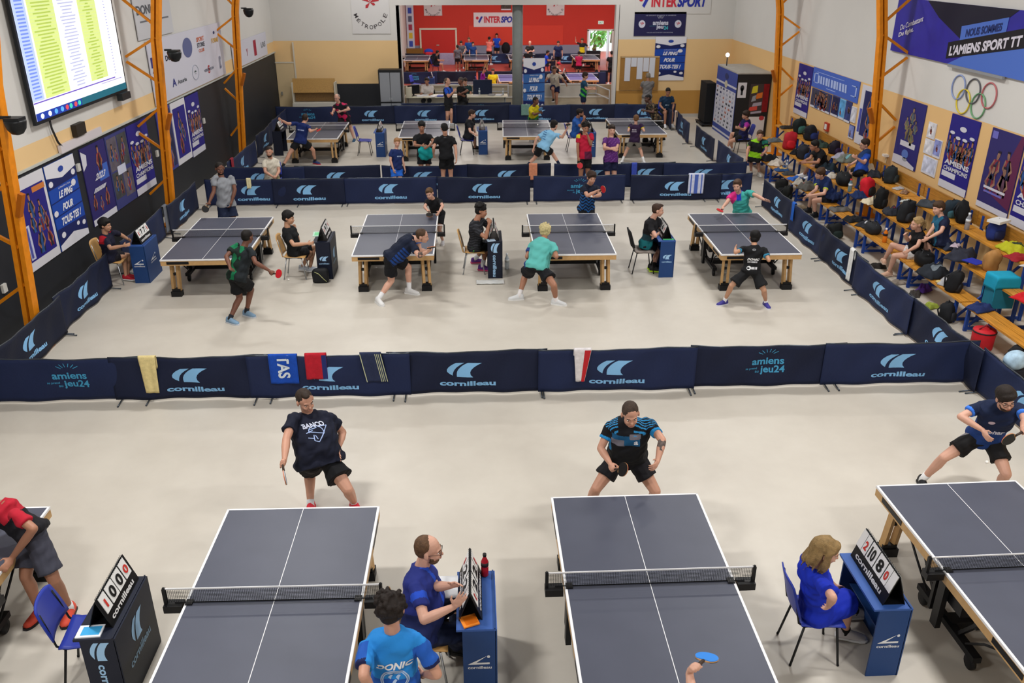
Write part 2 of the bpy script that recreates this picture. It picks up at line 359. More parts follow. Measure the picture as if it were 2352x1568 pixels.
# ------------------------------------------------------------ table tennis tables
T_TOP = mat('#4c4f5d', .42, var=.05, scale=2.5, spec=.3); T_WH = mat('#e8e8ea', .5); T_WOOD = mat('#c09a68', .5, var=.07, scale=14); T_BLK = mat('#141416', .45); T_BLUE = mat('#5a568c', .45, var=.04, scale=3)
def build_table(top=T_TOP):
    """parts of one match table, origin on the floor under its middle, long side along y"""
    P = []
    a, b = .7625, 1.37
    m = MB()
    for s in (-1, 1): m.box((0, s * (b / 2 + .001), .7475), (2 * a, b - .002, .025), 0)
    for s in (-1, 1):
        m.box((s * (a - .01), 0, .7605), (.02, 2 * b, .0012), 1); m.box((0, s * (b - .01), .7605), (2 * a, .02, .0012), 1)
        m.box((s * (a + .001), 0, .7475), (.003, 2 * b, .024), 1); m.box((0, s * (b + .001), .7475), (2 * a, .003, .024), 1)
    m.box((0, 0, .7605), (.006, 2 * b, .001), 1)
    P.append(('tabletop', m, [top, T_WH]))
    m = MB()
    for s in (-1, 1):
        m.box((s * (a - .02), 0, .69), (.035, 2 * b - .01, .09), 0); m.box((0, s * (b - .02), .69), (2 * a - .02, .035, .09), 0)
        m.box((s * (a - .001), -1.0, .695), (.006, .42, .055), 1); m.box((s * (a - .001), 1.0, .695), (.006, .42, .055), 1); m.box((-.45, s * (b - .001), .695), (.4, .006, .05), 1)
        m.box((0, s * b * .4, .7), (1.45, .05, .06), 1)
    P.append(('apron', m, [T_WOOD, T_BLK]))
    for sx in (-1, 1):
        for sy in (-1, 1):
            m = MB(); x, y = sx * .60, sy * 1.17
            for d in (-.055, .055): m.bar((x + d - sx * .02, y - sy * .03, .70), (x + d, y + sy * .03, .1), .05, .07, 0)
            m.box((x, y, .42), (.05, .035, .05), 1)
            f = MB(); f.box((x, y + sy * .035, .05), (.19, .14, .1)); f.box((x, y + sy * .03, .12), (.15, .1, .05))
            P.append(('leg', m, [T_WOOD, T_BLK], [('foot', f, T_BLK)]))
    m = MB()
    for s in (-1, 1):
        m.box((s * .72, 0, .40), (.05, .10, .55)); m.box((s * .72, .12, .45), (.04, .04, .45)); m.box((0, s * .42, .55), (1.3, .05, .18)); m.box((s * .6, 0, .16), (.08, 1.0, .06))
        m.bar((s * .66, -.55, .66), (s * .6, -.2, .2), .035); m.bar((s * .66, .55, .66), (s * .6, .2, .2), .035)
        m.tube([(s * .64, -.9, .62), (s * .66, -.6, .45), (s * .63, -.35, .22)], .012); m.tube([(s * .64, .9, .62), (s * .66, .6, .45), (s * .63, .35, .22)], .012)
    m.box((0, 0, .16), (1.2, .14, .08)); m.box((0, 0, .5), (1.36, .5, .14))
    P.append(('undercarriage', m, T_BLK))
    for sx in (-1, 1):
        for sy in (-1, 1):
            P.append(('wheel', MB().lathe([(.03, -.02), (.07, -.018), (.07, .018), (.03, .02)], (sx * .6, sy * .42, .07), R=Matrix.Rotation(PI / 2, 3, 'Y')), T_BLK))
    for s in (-1, 1):
        m = MB(); m.box((s * .925, 0, .835), (.028, .03, .165)); m.box((s * .86, 0, .725), (.16, .10, .07)); m.box((s * .725, 0, .768), (.06, .07, .014)); m.ell((s * .925, 0, .918), .014, n=8, k=6)
        P.append(('net_post', m, T_BLK))
    m = MB(); x = -.91
    while x < .911: m.box((x, 0, .84), (.0022, .0022, .145), 0); x += .0152
    for k in range(10): m.box((0, 0, .772 + .0145 * k), (1.83, .0022, .0022), 0)
    m.box((0, 0, .9135), (1.83, .006, .014), 1); m.box((0, 0, .767), (1.7, .008, .006), 0)
    P.append(('net', m, [mat('#101216', .7), T_WH]))
    return P
def assemble(P, root):
    for p in P:
        o = p[1].build(p[0], p[2], root)
        for q in (p[3] if len(p) > 3 else []): q[1].build(q[0], q[2], o)
TBL = [('F1', -5.11, 6.08, 0, 'table with charcoal top cut off by the left edge, behind the empty blue chair'),
 ('F2', -1.789, 5.94, -.012, 'front table with charcoal top, nearest whole table left of the bearded umpire'),
 ('F3', 1.508, 6.009, .002, 'front table with charcoal top crossed by the blue bat and flying ball'),
 ('F4', 4.973, 6.077, .018, 'front table with charcoal top cut off by the right edge'),
 ('M1', -4.993, 16.543, .01, 'middle row table beside the green-shirted player'),
 ('M2', -1.517, 16.631, .002, 'middle row table behind the bending player in navy'),
 ('M3', 1.894, 16.515, -.005, 'middle row table behind the player in mint green'),
 ('M4', 5.357, 16.377, -.005, 'middle row table behind the boy in black, furthest right'),
 ('B1', -4.82, 27.709, 0, 'back row table furthest left, behind the lunging player in blue'),
 ('B2', -1.481, 27.821, .005, 'back row table behind the man holding a teal towel'),
 ('B3', 1.744, 27.806, -.032, 'back row table beside the player in light blue'),
 ('B4', 5.276, 27.99, -.004, 'back row table furthest right, behind the boy in dark purple')]
root = thing('table_tennis_table', '', 'table'); assemble(build_table(), root)
for i, (k, x, y, r, lb) in enumerate(TBL):
    t = root if i == 0 else copy_tree(root)
    t.location = (x, y, 0); t.rotation_euler = (0, 0, r); tag(t, lb, 'table', 'table tennis tables on the match courts')
rt = thing('table_tennis_table', '', 'table'); assemble(build_table(T_BLUE), rt)
for i, (x, y, r, lb) in enumerate(((5.85, 47.2, 0, 'purplish table in the red hall behind the walking boy in green'), (2.2, 46.9, 0, 'purplish table in the red hall half hidden by the grey pillar'),
   (-3.33, 56.5, 0, 'dark table at the left of the red hall cut by the opening'), (.35, 56.6, 0, 'dark table in the red hall beside the boys in grey'), (3.15, 56.6, 0, 'dark table in the red hall just right of the grey pillar'), (7.2, 56.4, 0, 'dark table in the red hall by the exit door'))):
    t = rt if i == 0 else copy_tree(root if i > 1 else rt)
    t.location = (x, y, ZR); t.rotation_euler = (0, 0, r); tag(t, lb, 'table', 'table tennis tables in the red hall')
# folded blue table on the far side of the rail
ft = thing('folded_table', 'folded upright blue table tennis table behind the officials desk', 'table', (-.35, 37.6, ZR))
m = MB(); m.box((0, 0, 1.05), (1.55, .06, 1.45), 0); m.box((0, -.035, 1.05), (.03, .01, 1.45), 1); m.box((0, -.035, 1.78), (1.6, .05, .03), 1)
for s in (-1, 1): m.box((s * .79, -.02, 1.0), (.03, .06, 1.6), 1)
m.box((0, -.04, 1.05), (1.1, .02, .1), 1); m.build('tabletop', [mat('#1c2a7c', .5), mat('#c9ccd0', .4)], ft)
m = MB()
for s in (-1, 1): m.box((s * .5, -.1, .35), (.05, .05, .7)); m.box((s * .5, -.05, .06), (.06, .7, .06)); m.bar((s * .6, -.12, .4), (s * .6, -.1, 1.3), .03)
m.build('stand', mat('#9aa0a8', .4, .6), ft)
MB().box((.4, -.045, 1.68), (.5, .02, .12)).build('sticker', mat('#d5c5c8', .5), ft)
# ------------------------------------------------------------ court surrounds (cloth barriers)
CL = mat('#182345', .75, var=.06, scale=3, bump=.25, bscale=30); LGB = mat('#7fb4e0', .6); LGD = mat('#3f93bd', .6); FR = mat('#4a5058', .35, .7)
CL2 = mat('#121a34', .75, var=.06, scale=3, bump=.25, bscale=30); CLD = mat('#10162a', .75, var=.06, scale=3, bump=.25, bscale=30)
def barrier(x, y, rz, W=2.3, logo='c', seed=0, label='', group='', off=0., H=.70, dark=False, lu=.5):
    t = thing('court_barrier', label, 'barrier', (x, y, 0), rz, group)
    rr = random.Random(seed); sag = rr.uniform(.012, .035); ph = rr.uniform(0, 6); am = rr.uniform(.010, .02); slant = rr.uniform(-.012, .012)
    def surf(u, v, o=0.):
        top = H - sag * math.sin(PI * u) + slant * (u - .5)
        z = .035 + v * (top - .035)
        env = min(1, u * 6, (1 - u) * 6)
        fold = am * env * (math.sin((u * 9 + v * 3.1) + ph) + .8 * math.sin(u * 21 - v * 5 + ph * 2)) + .018 * env * math.sin(PI * v) * math.sin(PI * u + ph)
        return V((u - .5) * W, fold - o, z)
    MB().sheet(surf, 48, 10, .006).build('cloth', CLD if dark else (CL2 if seed % 2 else CL), t)
    m = MB()
    if logo == 'c':
        f = lambda u, v: surf(lu + (u - .5) * .81 / W, v, .006)
        def sub(mb): return mb
        e_ = MB(); swoosh(e_, lambda u, v: surf(lu - .045 / W + (u - .5) * .52 / W, .40 + v * .35, .006), 0, 0, 1, 1, 0); e_.build('printed_emblem', LGB, t)
        put_text(m, f, 'cornilleau', 0, .17, 1, .30, 0, bold=.035)
        m.build('printed_name', LGB, t)
    elif logo == 'a':
        f = lambda u, v: surf(lu + (u - .5) * .62 / W, v, .006)
        put_text(m, f, 'amiens', .14, .53, .92, .70, 0, bold=.025)
        put_text(m, f, 'jeu24', .36, .28, .95, .50, 0, bold=.025)
        put_text(m, f, 'se prend', -.0, .40, .28, .47, 0, bold=.01); put_text(m, f, 'au', .24, .33, .33, .38, 0, bold=.01)
        for k in range(6):
            a = PI * (.2 + .12 * k); c = (.52, .74); p = lambda r, w: f(c[0] + math.cos(a) * r * .36 + w * math.sin(a), c[1] + math.sin(a) * r * .22 - w * math.cos(a))
            m.add([p(.45, -.008), p(.45, .008), p(.85, .008), p(.85, -.008)], [(0, 1, 2, 3)])
        m.build('printed_logo', LGD, t)
    m = MB()
    e = W / 2 - .03
    m.tube([(-e, .012, .03), (-e, .012, H - .03), (-e + .03, .012, H - .012)], .009); m.tube([(e, .012, .03), (e, .012, H - .03), (e - .03, .012, H - .012)], .009)
    m.tube([surf(k / 16, 1) + V(0, .004, 0) for k in range(17)], .010)
    for s in (-1, 1): m.tube([(s * (e - .05), -.17, .012), (s * (e - .05), 0, .03), (s * (e - .05), .17, .012)], .010); m.ell((s * (e - .05), -.17, .012), .014, n=6, k=4)
    m.build('frame', FR, t)
    return t
gF = 'barriers of the front row'; gM = 'barriers of the middle row'; gN = 'barriers just behind the middle row'; gB = 'barriers of the back row'; gR = 'barriers along the right benches'; gL = 'barriers along the left wall'
FRONT = [(-5.77, 'a', 0.02, 'barrier with the amiens emblem left of the cream towel'), (-4.02, 'c', .0, 'barrier with the cream towel hung on its left end'), (-2.1, 'c', -.035, 'barrier carrying the blue and the red towels'),
 (-.13, 'c', 0, 'barrier with empty top, right of the striped dark towel'), (2.04, 'c', -.03, 'barrier with the red and white towel'), (4.25, 'a', .02, 'barrier with the amiens emblem at the right of the front row'), (6.23, 'c', 0, 'last barrier of the front row beside the right corner')]
for i, (x, k, dy, lb) in enumerate(FRONT): barrier(x, 11.12 + dy, 0, 2.3, k, 10 + i, 'front row ' + lb, gF)
MID = [(-5.55, 'c', 0, 'behind the man in the grey shirt'), (-4.15, 'c', -.04, 'between the grey shirt man and the amused umpire', 1.8), (-2.10, 'c', 0.0, 'behind the boy bending at the far end'), (.28, 'c', -.03, 'just left of the gap'),
 (2.72, 'a', 0, 'behind the player serving, with the amiens emblem'), (5.22, 'c', -.02, 'with the striped towel on it'), (6.55, 'c', .03, 'behind the pink and mint player', 1.3)]
lbM = ['middle row barrier behind the man in the grey shirt', 'middle row barrier between the grey shirt man and the seated thinking boy', 'middle row barrier left of the boy bending at the far end', 'middle row barrier just left of the gap in the row', 'middle row barrier with the amiens emblem behind the serving player', 'middle row barrier with the blue striped towel', 'short middle row barrier behind the pink and mint player']
for i, a in enumerate(MID): barrier(a[0], 21.58 + a[2], 0, a[4] if len(a) > 4 else 2.36, a[1], 30 + i, lbM[i], gM)
lbN = ['barrier behind the seated man in cream', 'barrier right of the seated man in cream', 'barrier behind the boy in blue', 'barrier right of the man seen from behind in black, with an orange towel', 'barrier behind the red and the purple shirts', 'barrier with the blue cord, right of the purple shirt man', 'barrier at the right end of its row', 'barrier at the left end of its row']
for i, (x, k) in enumerate([(-5.62, 'c'), (-3.61, 'c'), (-1.29, 'c'), (.97, 'c'), (3.33, 'c'), (4.75, 'c'), (6.31, 'c')]):
    barrier(x, 22.92 + (i % 2) * .05, 0, 2.28 if i not in (5,) else 1.5, k, 50 + i, 'second-last row ' + lbN[i], gN)
lbB = ['with the amiens emblem', 'left of the seated umpire far behind', 'behind the table with nobody playing', 'behind the coach in blue', 'with the pale green towel', 'behind the umpire in the blue tee', 'behind the man in camouflage']
for i, (x, k) in enumerate([(-6.08, 'a'), (-3.69, 'c'), (-1.72, 'c'), (.43, 'c'), (2.55, 'c'), (4.71, 'c'), (6.52, 'c')]):
    barrier(x, 32.75 + (i % 2) * .05, -.02 if i == 6 else 0, 2.3, k, 70 + i, 'back row barrier ' + lbB[i], gB)
for i, x in enumerate((-1.75, .35)): barrier(x, 33.35, 0, 2.3, 'a' if i else 'c', 90 + i, 'extra barrier under the officials desk, ' + ('left half' if i == 0 else 'right half'), 'barriers under the officials desk')
# right-hand line, seen from the court side
RL = [(7.3, 9.75, 'nearest, behind the lunging player with glasses'), (7.24, 11.9, 'below the red cool bag'), (7.2, 13.05 + .9, 'at the green shoes'), (7.24, 15.55 + .25, 'with the white towel'), (7.26, 17.75, 'just right of the blue towel'), (7.3, 19.85, 'left of the blue towel beside the pink player')]
for i, (x, y, lb) in enumerate(RL): barrier(x, y, -PI / 2, 2.25, 'c', 110 + i, 'right line barrier ' + lb, gR, lu=.5)
for i, (x, y, W, r, lb) in enumerate(((7.45, 24.6, 2.6, .0, 'with the nearest logo on the back court'), (7.38, 27.2, 2.3, .0, 'second from the corner of the back court'), (7.3, 29.95, 2.6, .06, 'with a towel at its far end'), (7.22, 31.9, 1.4, .05, 'at the far corner'))):
    barrier(x, y, -PI / 2 - r, W, 'c' if i < 3 else None, 130 + i, 'right line barrier of the back court ' + lb, gR)
# left-hand line
for i, (x, y, W, lb, dk) in enumerate(((-6.88, 12.45, 2.3, 'nearest to the corner, dark', True), (-6.95, 14.65, 2.3, 'left of the umpire boy in red and black', False), (-6.95, 17.75, 2.5, 'behind the scoreboard of the umpire boy', False), (-6.88, 20.25, 2.2, 'right of the hanging grey cloth', False), (-6.6, 25.0, 3.0, 'beside the farthest orange column', False), (-6.7, 28.4, 2.4, 'left of the lunging player', False), (-6.75, 31.0, 2.4, 'at the far left corner', False))):
    barrier(x, y, PI / 2 - (.03 if i == 4 else 0), W, 'c' if i != 6 else None, 150 + i, 'left line barrier ' + lb, gL, dark=dk)
# red hall barriers
gH = 'barriers in the red hall'
hh = [(-3.2, 50.2, 'a', 2.6), (-.9, 50.3, None, 2.4), (1.6, 50.2, None, 2.4), (3.9, 50.0, 'c', 2.4), (6.3, 49.6, 'c', 2.5), (8.4, 50.3, None, 2.2), (-3.2, 59.6, None, 2.6), (-.7, 59.7, None, 2.4), (1.6, 59.6, 'c', 2.4), (4.0, 59.4, 'c', 2.4), (6.3, 59.3, 'c', 2.5)]
for i, (x, y, k, W) in enumerate(hh):
    b = barrier(x, y, rnd.uniform(-.04, .04), W, k, 170 + i, 'cloth barrier, ' + ('nearer' if i < 6 else 'farther') + ' row of the red hall, number %s from the left' % ['one', 'two', 'three', 'four', 'five', 'six'][i if i < 6 else i - 6], gH, dark=(k is None)); b.location.z = ZR
# towels hung over barriers
def towel(x, y, w, drop, col, label, z=.70, rz=0., back=.25, seed=1, stripes=None, text=None, tcol='#c9d3dc', name='towel', taper=.0, skew=.0, cat='towel'):
    t = thing(name, label, cat, (x, y, 0), rz); rr = random.Random(seed); ph = rr.uniform(0, 6)
    L = drop + back
    def fn(u, v, o=0.):
        s = v * L; wob = .006 * math.sin(u * 11 + ph) * min(1, abs(s - drop) * 6)
        uu = (u - .5) * w * (1 - taper * max(0, 1 - s / drop) if s < drop else 1) + skew * max(0, drop - s)
        if s < drop: return V(uu, -.026 - o + wob, z + .012 - (drop - s))
        if s < drop + .05: a = (s - drop) / .05 * PI; return V(uu, -.026 * math.cos(a), z + .012 + .018 * math.sin(a))
        return V(uu, .026 + wob, z + .012 - (s - drop - .05))
    MB().sheet(fn, 12, 24, .008).build('cloth', mat(col, .9, var=.12, scale=20, bump=.5, bscale=90), t)
    vt = drop / L
    if stripes:
        m = MB()
        for (u0, u1, mi) in stripes[0]:
            m.grid(lambda a, b: fn(u0 + (u1 - u0) * a, b * vt * .99, .006), 2, 12, mi, True)
        m.build('stripes', [mat(c, .9) for c in stripes[1]], t)
    if text:
        m = MB(); put_text(m, lambda u, v: fn(text[1] + (text[2] - text[1]) * v, vt * (text[3] + (text[4] - text[3]) * (1 - u)), .008), text[0], 0, 0, 1, 1, 0, .03); m.build('lettering', mat(tcol, .8), t)
    return t
towel(-4.62, 11.11, .235, .56, '#d8c68c', 'cream towel hanging over the front row barrier', seed=3, taper=.2)
towel(-2.73, 11.08, .40, .44, '#1546a8', 'bright blue towel with large white letters on the front barrier', text=('TAS', .30, .72, .2, 1.0), seed=4)
towel(-2.27, 11.08, .30, .38, '#b01c2c', 'red and navy towel beside the bright blue one', stripes=([(.78, 1.0, 0)], ['#232c66']), seed=5)
towel(-1.50, 11.08, .30, .44, '#262e4a', 'dark navy towel with pale stripes and stroke figure, front row', stripes=([(0, .04, 0), (.70, .73, 0), (.78, .81, 0), (.86, .89, 0), (.96, 1, 0)], ['#b9bd9a']), seed=6, skew=.18)
towel(1.52, 11.07, .25, .50, '#d5d0d2', 'white and red towel draped in a point on the front barrier', stripes=([(.62, .98, 0)], ['#b3232a']), seed=7, taper=.5, skew=-.05)
towel(5.72, 21.53, .40, .50, '#c5cbe2', 'pale blue towel with darker blue stripes on the middle row barrier', stripes=([(.12, .2, 0), (.38, .62, 0), (.8, .88, 0)], ['#4a63b4']), seed=8)
towel(1.62, 22.86, .22, .42, '#d08868', 'salmon orange towel on the barrier by the gap', seed=9)
towel(-5.62, 21.55, .10, .24, '#d8cfa4', 'narrow cream cloth over the logo behind the grey shirt man', seed=10)
towel(2.02, 32.68, .34, .38, '#6c8f86', 'pale green towel on the back row barrier by the yellow player', seed=11)
towel(7.24, 15.35, .16, .62, '#dfe0e0', 'white towel hanging on the right line barrier', rz=-PI / 2, seed=12)
towel(7.26, 18.66, .16, .40, '#1f5ec0', 'blue towel hanging on the right line barrier', rz=-PI / 2, seed=13)
towel(-6.93, 19.1, .22, .60, '#6b6f78', 'grey cloth hanging where two left line barriers meet', rz=PI / 2, seed=14)
towel(4.35, 22.85, .14, .45, '#3c50b0', 'blue mesh cloth on the barrier right of the purple shirt man', seed=15)
towel(7.3, 31.0, .2, .5, '#c9b0a0', 'white and orange cloth on the far right line barrier', rz=-PI / 2, seed=16)
towel(-6.63, 23.9, .25, .45, '#8a2030', 'dark red cloth on the left line barrier near the far column', rz=PI / 2, seed=17)
towel(-1.55, 59.5, 1.0, .8, '#9a93ae', 'pale grey cloth over the far barrier of the red hall', seed=18).location.z = ZR
# ------------------------------------------------------------ umpire desks, scoreboards, chairs
DKB = mat('#1e3f74', .5, var=.05, scale=2); DKT = mat('#34579b', .5); DKN = mat('#12182a', .5, var=.05, scale=2); WHT = mat('#dcdfe2', .6); LB = mat('#9cc4e8', .6); INK = mat('#141414', .6); RED = mat('#c8342c', .6)
def desk(x, y, rz, kind, label, L=.74, W=.34, H=.76):
    """box desk open on the umpire's side (-x); long side along y"""
    body = DKB if kind == 'blue' else DKN; top = DKT if kind == 'blue' else DKN
    t = thing('umpire_desk', label, 'desk', (x, y, 0), rz, 'umpire desks')
    MB().box((0, 0, H - .01), (W, L, .02)).build('desk_top', top, t)
    m = MB(); m.box((W / 2 - .008, 0, (H - .02) / 2), (.016, L, H - .02)); m.box((0.02, -L / 2 + .008, (H - .02) / 2), (W - .06, .016, H - .02)); m.box((0.02, L / 2 - .008, (H - .02) / 2), (W - .06, .016, H - .02)); m.box((.06, 0, .42), (W - .16, L - .03, .014))
    m.box((W / 2 - .02, 0, H + .006), (.012, L, .012)); m.build('desk_body', body, t)
    e_, m = MB(), MB(); fa = lambda u, v: V(-W / 2 + .05 + (W - .06) * u, -L / 2 - .002, H * v)
    fx = lambda u, v: V(W / 2 + .002, -L / 2 + L * u, H * v)
    if kind == 'blue':
        for f, k in ((fa, 1), (fx, .6)):
            c = .5; s = k
            e_.poly([(c - .36 * s, .50), (c + .22 * s, .62), (c - .1 * s, .525), (c + .3 * s, .525), (c + .3 * s, .50)], f); e_.poly(disc_pts(c + .27 * s, .61, .045 * s, .02), f)
            put_text(m, f, 'cornilleau', c - .36 * s, .435, c + .36 * s, .475, 0, .02)
    elif kind == 'swoosh':
        swoosh(e_, fa, .2, .5, .85, .62); put_text(m, fa, 'cornilleau', .15, .41, .85, .455, 0, .02); swoosh(e_, fx, .3, .45, .7, .7); put_text(m, fx, 'cornilleau', .25, .32, .75, .40, 0, .03)
    else:
        fr = lambda u, v: fa(.5 + (v - .5) * 1.0, 1 - u)   # turned lettering running down the end panel
        swoosh(e_, fa, .22, .70, .85, .95); put_text(m, fr, 'cornilleau', .36, .36, .96, .62, 0, .03)
        swoosh(e_, fx, .35, .55, .70, .85); put_text(m, fx, 'cornilleau', .2, .36, .8, .47, 0, .03)
    e_.build('printed_emblem', LB if kind != 'blue' else WHT, t); m.build('printed_name', LB if kind != 'blue' else WHT, t)
    return t
def scoreboard(x, y, rz, digits, label, z=.76, L=.62, h=.27):
    """tent-shaped flip scoreboard, cards facing both -x and +x; digits = [(text, red, u0, u1), ...]"""
    t = thing('scoreboard', label, 'scoreboard', (x, y, z), rz, 'flip scoreboards on the umpire desks')
    w = .10; m = MB()
    for s in (-1, 1): m.bar((s * w, 0, .005), (s * .006, 0, h), L, .006, 0, up=(0, 1, 0)) if False else m.add([(s * w, -L / 2, 0), (s * w, L / 2, 0), (s * .004, L / 2, h), (s * .004, -L / 2, h), (s * (w - .006), -L / 2, 0), (s * (w - .006), L / 2, 0), (s * -.002, L / 2, h), (s * -.002, -L / 2, h)], [(0, 1, 2, 3), (7, 6, 5, 4), (0, 3, 7, 4), (1, 5, 6, 2), (3, 2, 6, 7), (0, 4, 5, 1)])
    m.box((0, 0, .003), (w * 2, L * .98, .006))
    m.build('easel', mat('#0c0d10', .45), t)
    for s in (-1, 1):
        def f(u, v, o=.003, s=s):
            n = V(s * h, 0, w - .004); n.normalize()
            return V(s * (w - (w - .004) * v), -L / 2 + L * u, h * v) + n * o
        g = f if s > 0 else (lambda u, v, o=.003, f=f: f(1 - u, v, o))
        for k, (tx, rd, u0, u1) in enumerate(digits):
            cd_ = MB()
            for q in range(3): cd_.add([g(u0, .42, .002 + q * .003), g(u1, .42, .002 + q * .003), g(u1, .985, .002 + q * .002), g(u0, .985, .002 + q * .002)], [(0, 1, 2, 3)])
            cd_ = cd_.build('number_card', mat('#e4e4e2', .6), t)
            if tx: ink = MB(); put_text(ink, lambda u, v: g(u, v, .012), tx, u0 + (u1 - u0) * (.18 if tx != '1' else .38), .50 if not rd else .54, u1 - (u1 - u0) * (.18 if tx != '1' else .40), .88 if not rd else .82, 0, .035); ink.build('red_digit' if rd else 'black_digit', RED if rd else INK, cd_)
        w2 = MB(); put_text(w2, lambda u, v: g(u, v, .004), 'cornilleau', .10, .12, .86, .30, 0, .03); w2.build('lettering', mat('#d8d8d8', .6), t)
    m = MB()
    for k in range(22):
        y0 = -L / 2 + .03 + (L - .06) * k / 21; m.tube([(.012 * math.cos(a), y0, h + .004 + .012 * math.sin(a)) for a in [i * PI / 4 for i in range(8)]], .0018, n=4, closed=True)
    m.build('ring_binding', mat('#30343a', .3, .8), t)
    return t
D4 = lambda a, b, c, d: [('' if False else a, True, .10, .25), (b, False, .27, .48), (c, False, .50, .71), (d, True, .73, .88)]
def chair(x, y, rz, kind, label, seat=None):
    """stacking chair facing +x in its own frame"""
    t = thing('stacking_chair', label, 'chair', (x, y, 0), rz, {'wood': 'wooden shell chairs', 'blue': 'blue plastic chairs', 'black': 'black upholstered chairs'}[kind])
    sm = {'wood': mat('#c79a5e', .45, var=.08, scale=4), 'blue': mat('#27389a', .4), 'black': mat('#17181b', .8)}[kind]
    fm = {'wood': mat('#a9adb2', .3, .8), 'blue': mat('#121316', .4), 'black': mat('#101114', .4)}[kind]
    h = .45
    MB().sheet(lambda u, v: V(-.19 + .40 * u, (v - .5) * (.42 - .03 * u), h + .01 * (2 * v - 1) ** 2 + (.012 if u < .2 else 0) - .02 * u ** 4), 10, 10, .014 if kind != 'black' else .04).build('seat', seat or sm, t)
    bh = .34 if kind != 'wood' else .40
    MB().sheet(lambda u, v: V(-.21 - .09 * u - .03 * (1 - (2 * v - 1) ** 2) * 1., (v - .5) * (.42 - .05 * u ** 3), h + (.10 if kind != 'wood' else .02) + bh * u - .03 * (2 * v - 1) ** 4 * u), 10, 10, .014 if kind != 'black' else .03).build('backrest', sm, t)
    for sx, sy in ((1, 1), (1, -1), (-1, 1), (-1, -1)):
        m = MB()
        if sx < 0: m.tube([(-.15, sy * .17, h - .02), (-.23, sy * .20, 0.005)], .011)
        else: m.tube([(.14, sy * .17, h - .02), (.20, sy * .20, .005)], .011)
        m.ell((-.23 if sx < 0 else .20, sy * .2, .012), .014, n=6, k=4); m.build('leg', fm, t)
    m = MB(); m.tube([(.15, .17, h - .02), (-.15, .17, h - .02), (-.15, -.17, h - .02), (.15, -.17, h - .02)], .010, closed=True)
    for s in (-1, 1): m.tube([(-.15, s * .17, h - .02), (-.21, s * .18, h + .03), (-.25, s * .17, h + .22), (-.285, s * .16, h + .36)], .010)
    m.build('frame', fm, t)
    return t
def at_top(x, y, z=.76): return (x, y, z)
# front row
desk(-3.17, 5.93, .0, 'down', 'dark navy umpire desk with turned lettering beside the empty blue chair', L=.78)
scoreboard(-3.16, 5.98, 0, [('1', True, .06, .24), ('0', False, .27, .49), ('0', False, .51, .73), ('0', True, .76, .94)], 'flip scoreboard reading 1 0 0 0 on the dark desk at the left')
desk(-.04, 5.88, 0, 'blue', 'blue umpire desk of the bearded umpire')
scoreboard(-.09, 5.93, 0, [('1', True, .04, .2), ('2', False, .22, .48), ('2', False, .52, .78), ('1', True, .8, .96)], 'flip scoreboard reading 2 2 between the bearded umpire and the red bottle')
desk(3.53, 5.97, 0, 'blue', 'blue umpire desk of the woman in the blue dress', L=.76)
scoreboard(3.55, 5.98, 0, [('', True, .0, .13), ('2', True, .14, .26), ('10', False, .28, .49), ('8', False, .51, .72), ('0', True, .74, .86), ('', True, .87, 1.0)], 'flip scoreboard reading 2 10 8 0 before the woman in the blue dress', L=.68, h=.30)
chair(-3.44, 5.98, .12, 'blue', 'empty blue plastic chair beside the dark desk at the left')
chair(-.50, 5.80, 0, 'wood', 'wooden chair under the bearded umpire')
chair(3.02, 5.93, -.05, 'blue', 'blue plastic chair under the woman in the blue dress')
# middle row
for (x, y, k, lb, sb, d) in ((-6.49, 16.4, 'blue', 'blue umpire desk before the boy in red and black', 'flip scoreboard reading 1 7 7 before the boy in red and black', ('1', '7', '7', '1')), (-2.96, 16.45, 'swoosh', 'dark desk before the thinking boy, black bag leaning on it', 'flip scoreboard reading 9 7 before the thinking boy', ('1', '9', '7', '1')),
   (.38, 16.35, 'down', 'dark desk with turned lettering before the curly haired umpire', 'flip scoreboard edge-on before the curly haired umpire', ('2', '4', '7', '0')), (3.76, 16.25, 'swooshb', 'blue desk before the umpire on the black chair', 'flip scoreboard reading 10 6 before the umpire on the black chair', ('1', '10', '6', '1'))):
    kk = 'swoosh' if k == 'swooshb' else k
    dd = desk(x, y, 0, kk, lb, L=.72)
    if k == 'swooshb':
        for c in dd.children:
            if c.name.startswith('desk_body'): c.data.materials[0] = DKB
            if c.name.startswith('desk_top'): c.data.materials[0] = DKT
    scoreboard(x + .01, y + .02, 0, [(d[0], True, .06, .24), (d[1], False, .27, .49), (d[2], False, .51, .73), (d[3], True, .76, .94)], sb)
chair(-7.0, 16.15, 0, 'wood', 'wooden chair under the boy in red and black')
chair(-3.52, 16.30, 0, 'wood', 'wooden chair under the thinking boy')
chair(.0, 16.42, 0, 'wood', 'wooden chair under the curly haired umpire')
chair(3.38, 16.30, 0, 'black', 'black upholstered chair under the umpire in the dark gradient shirt', seat=mat('#8f8680', .8))
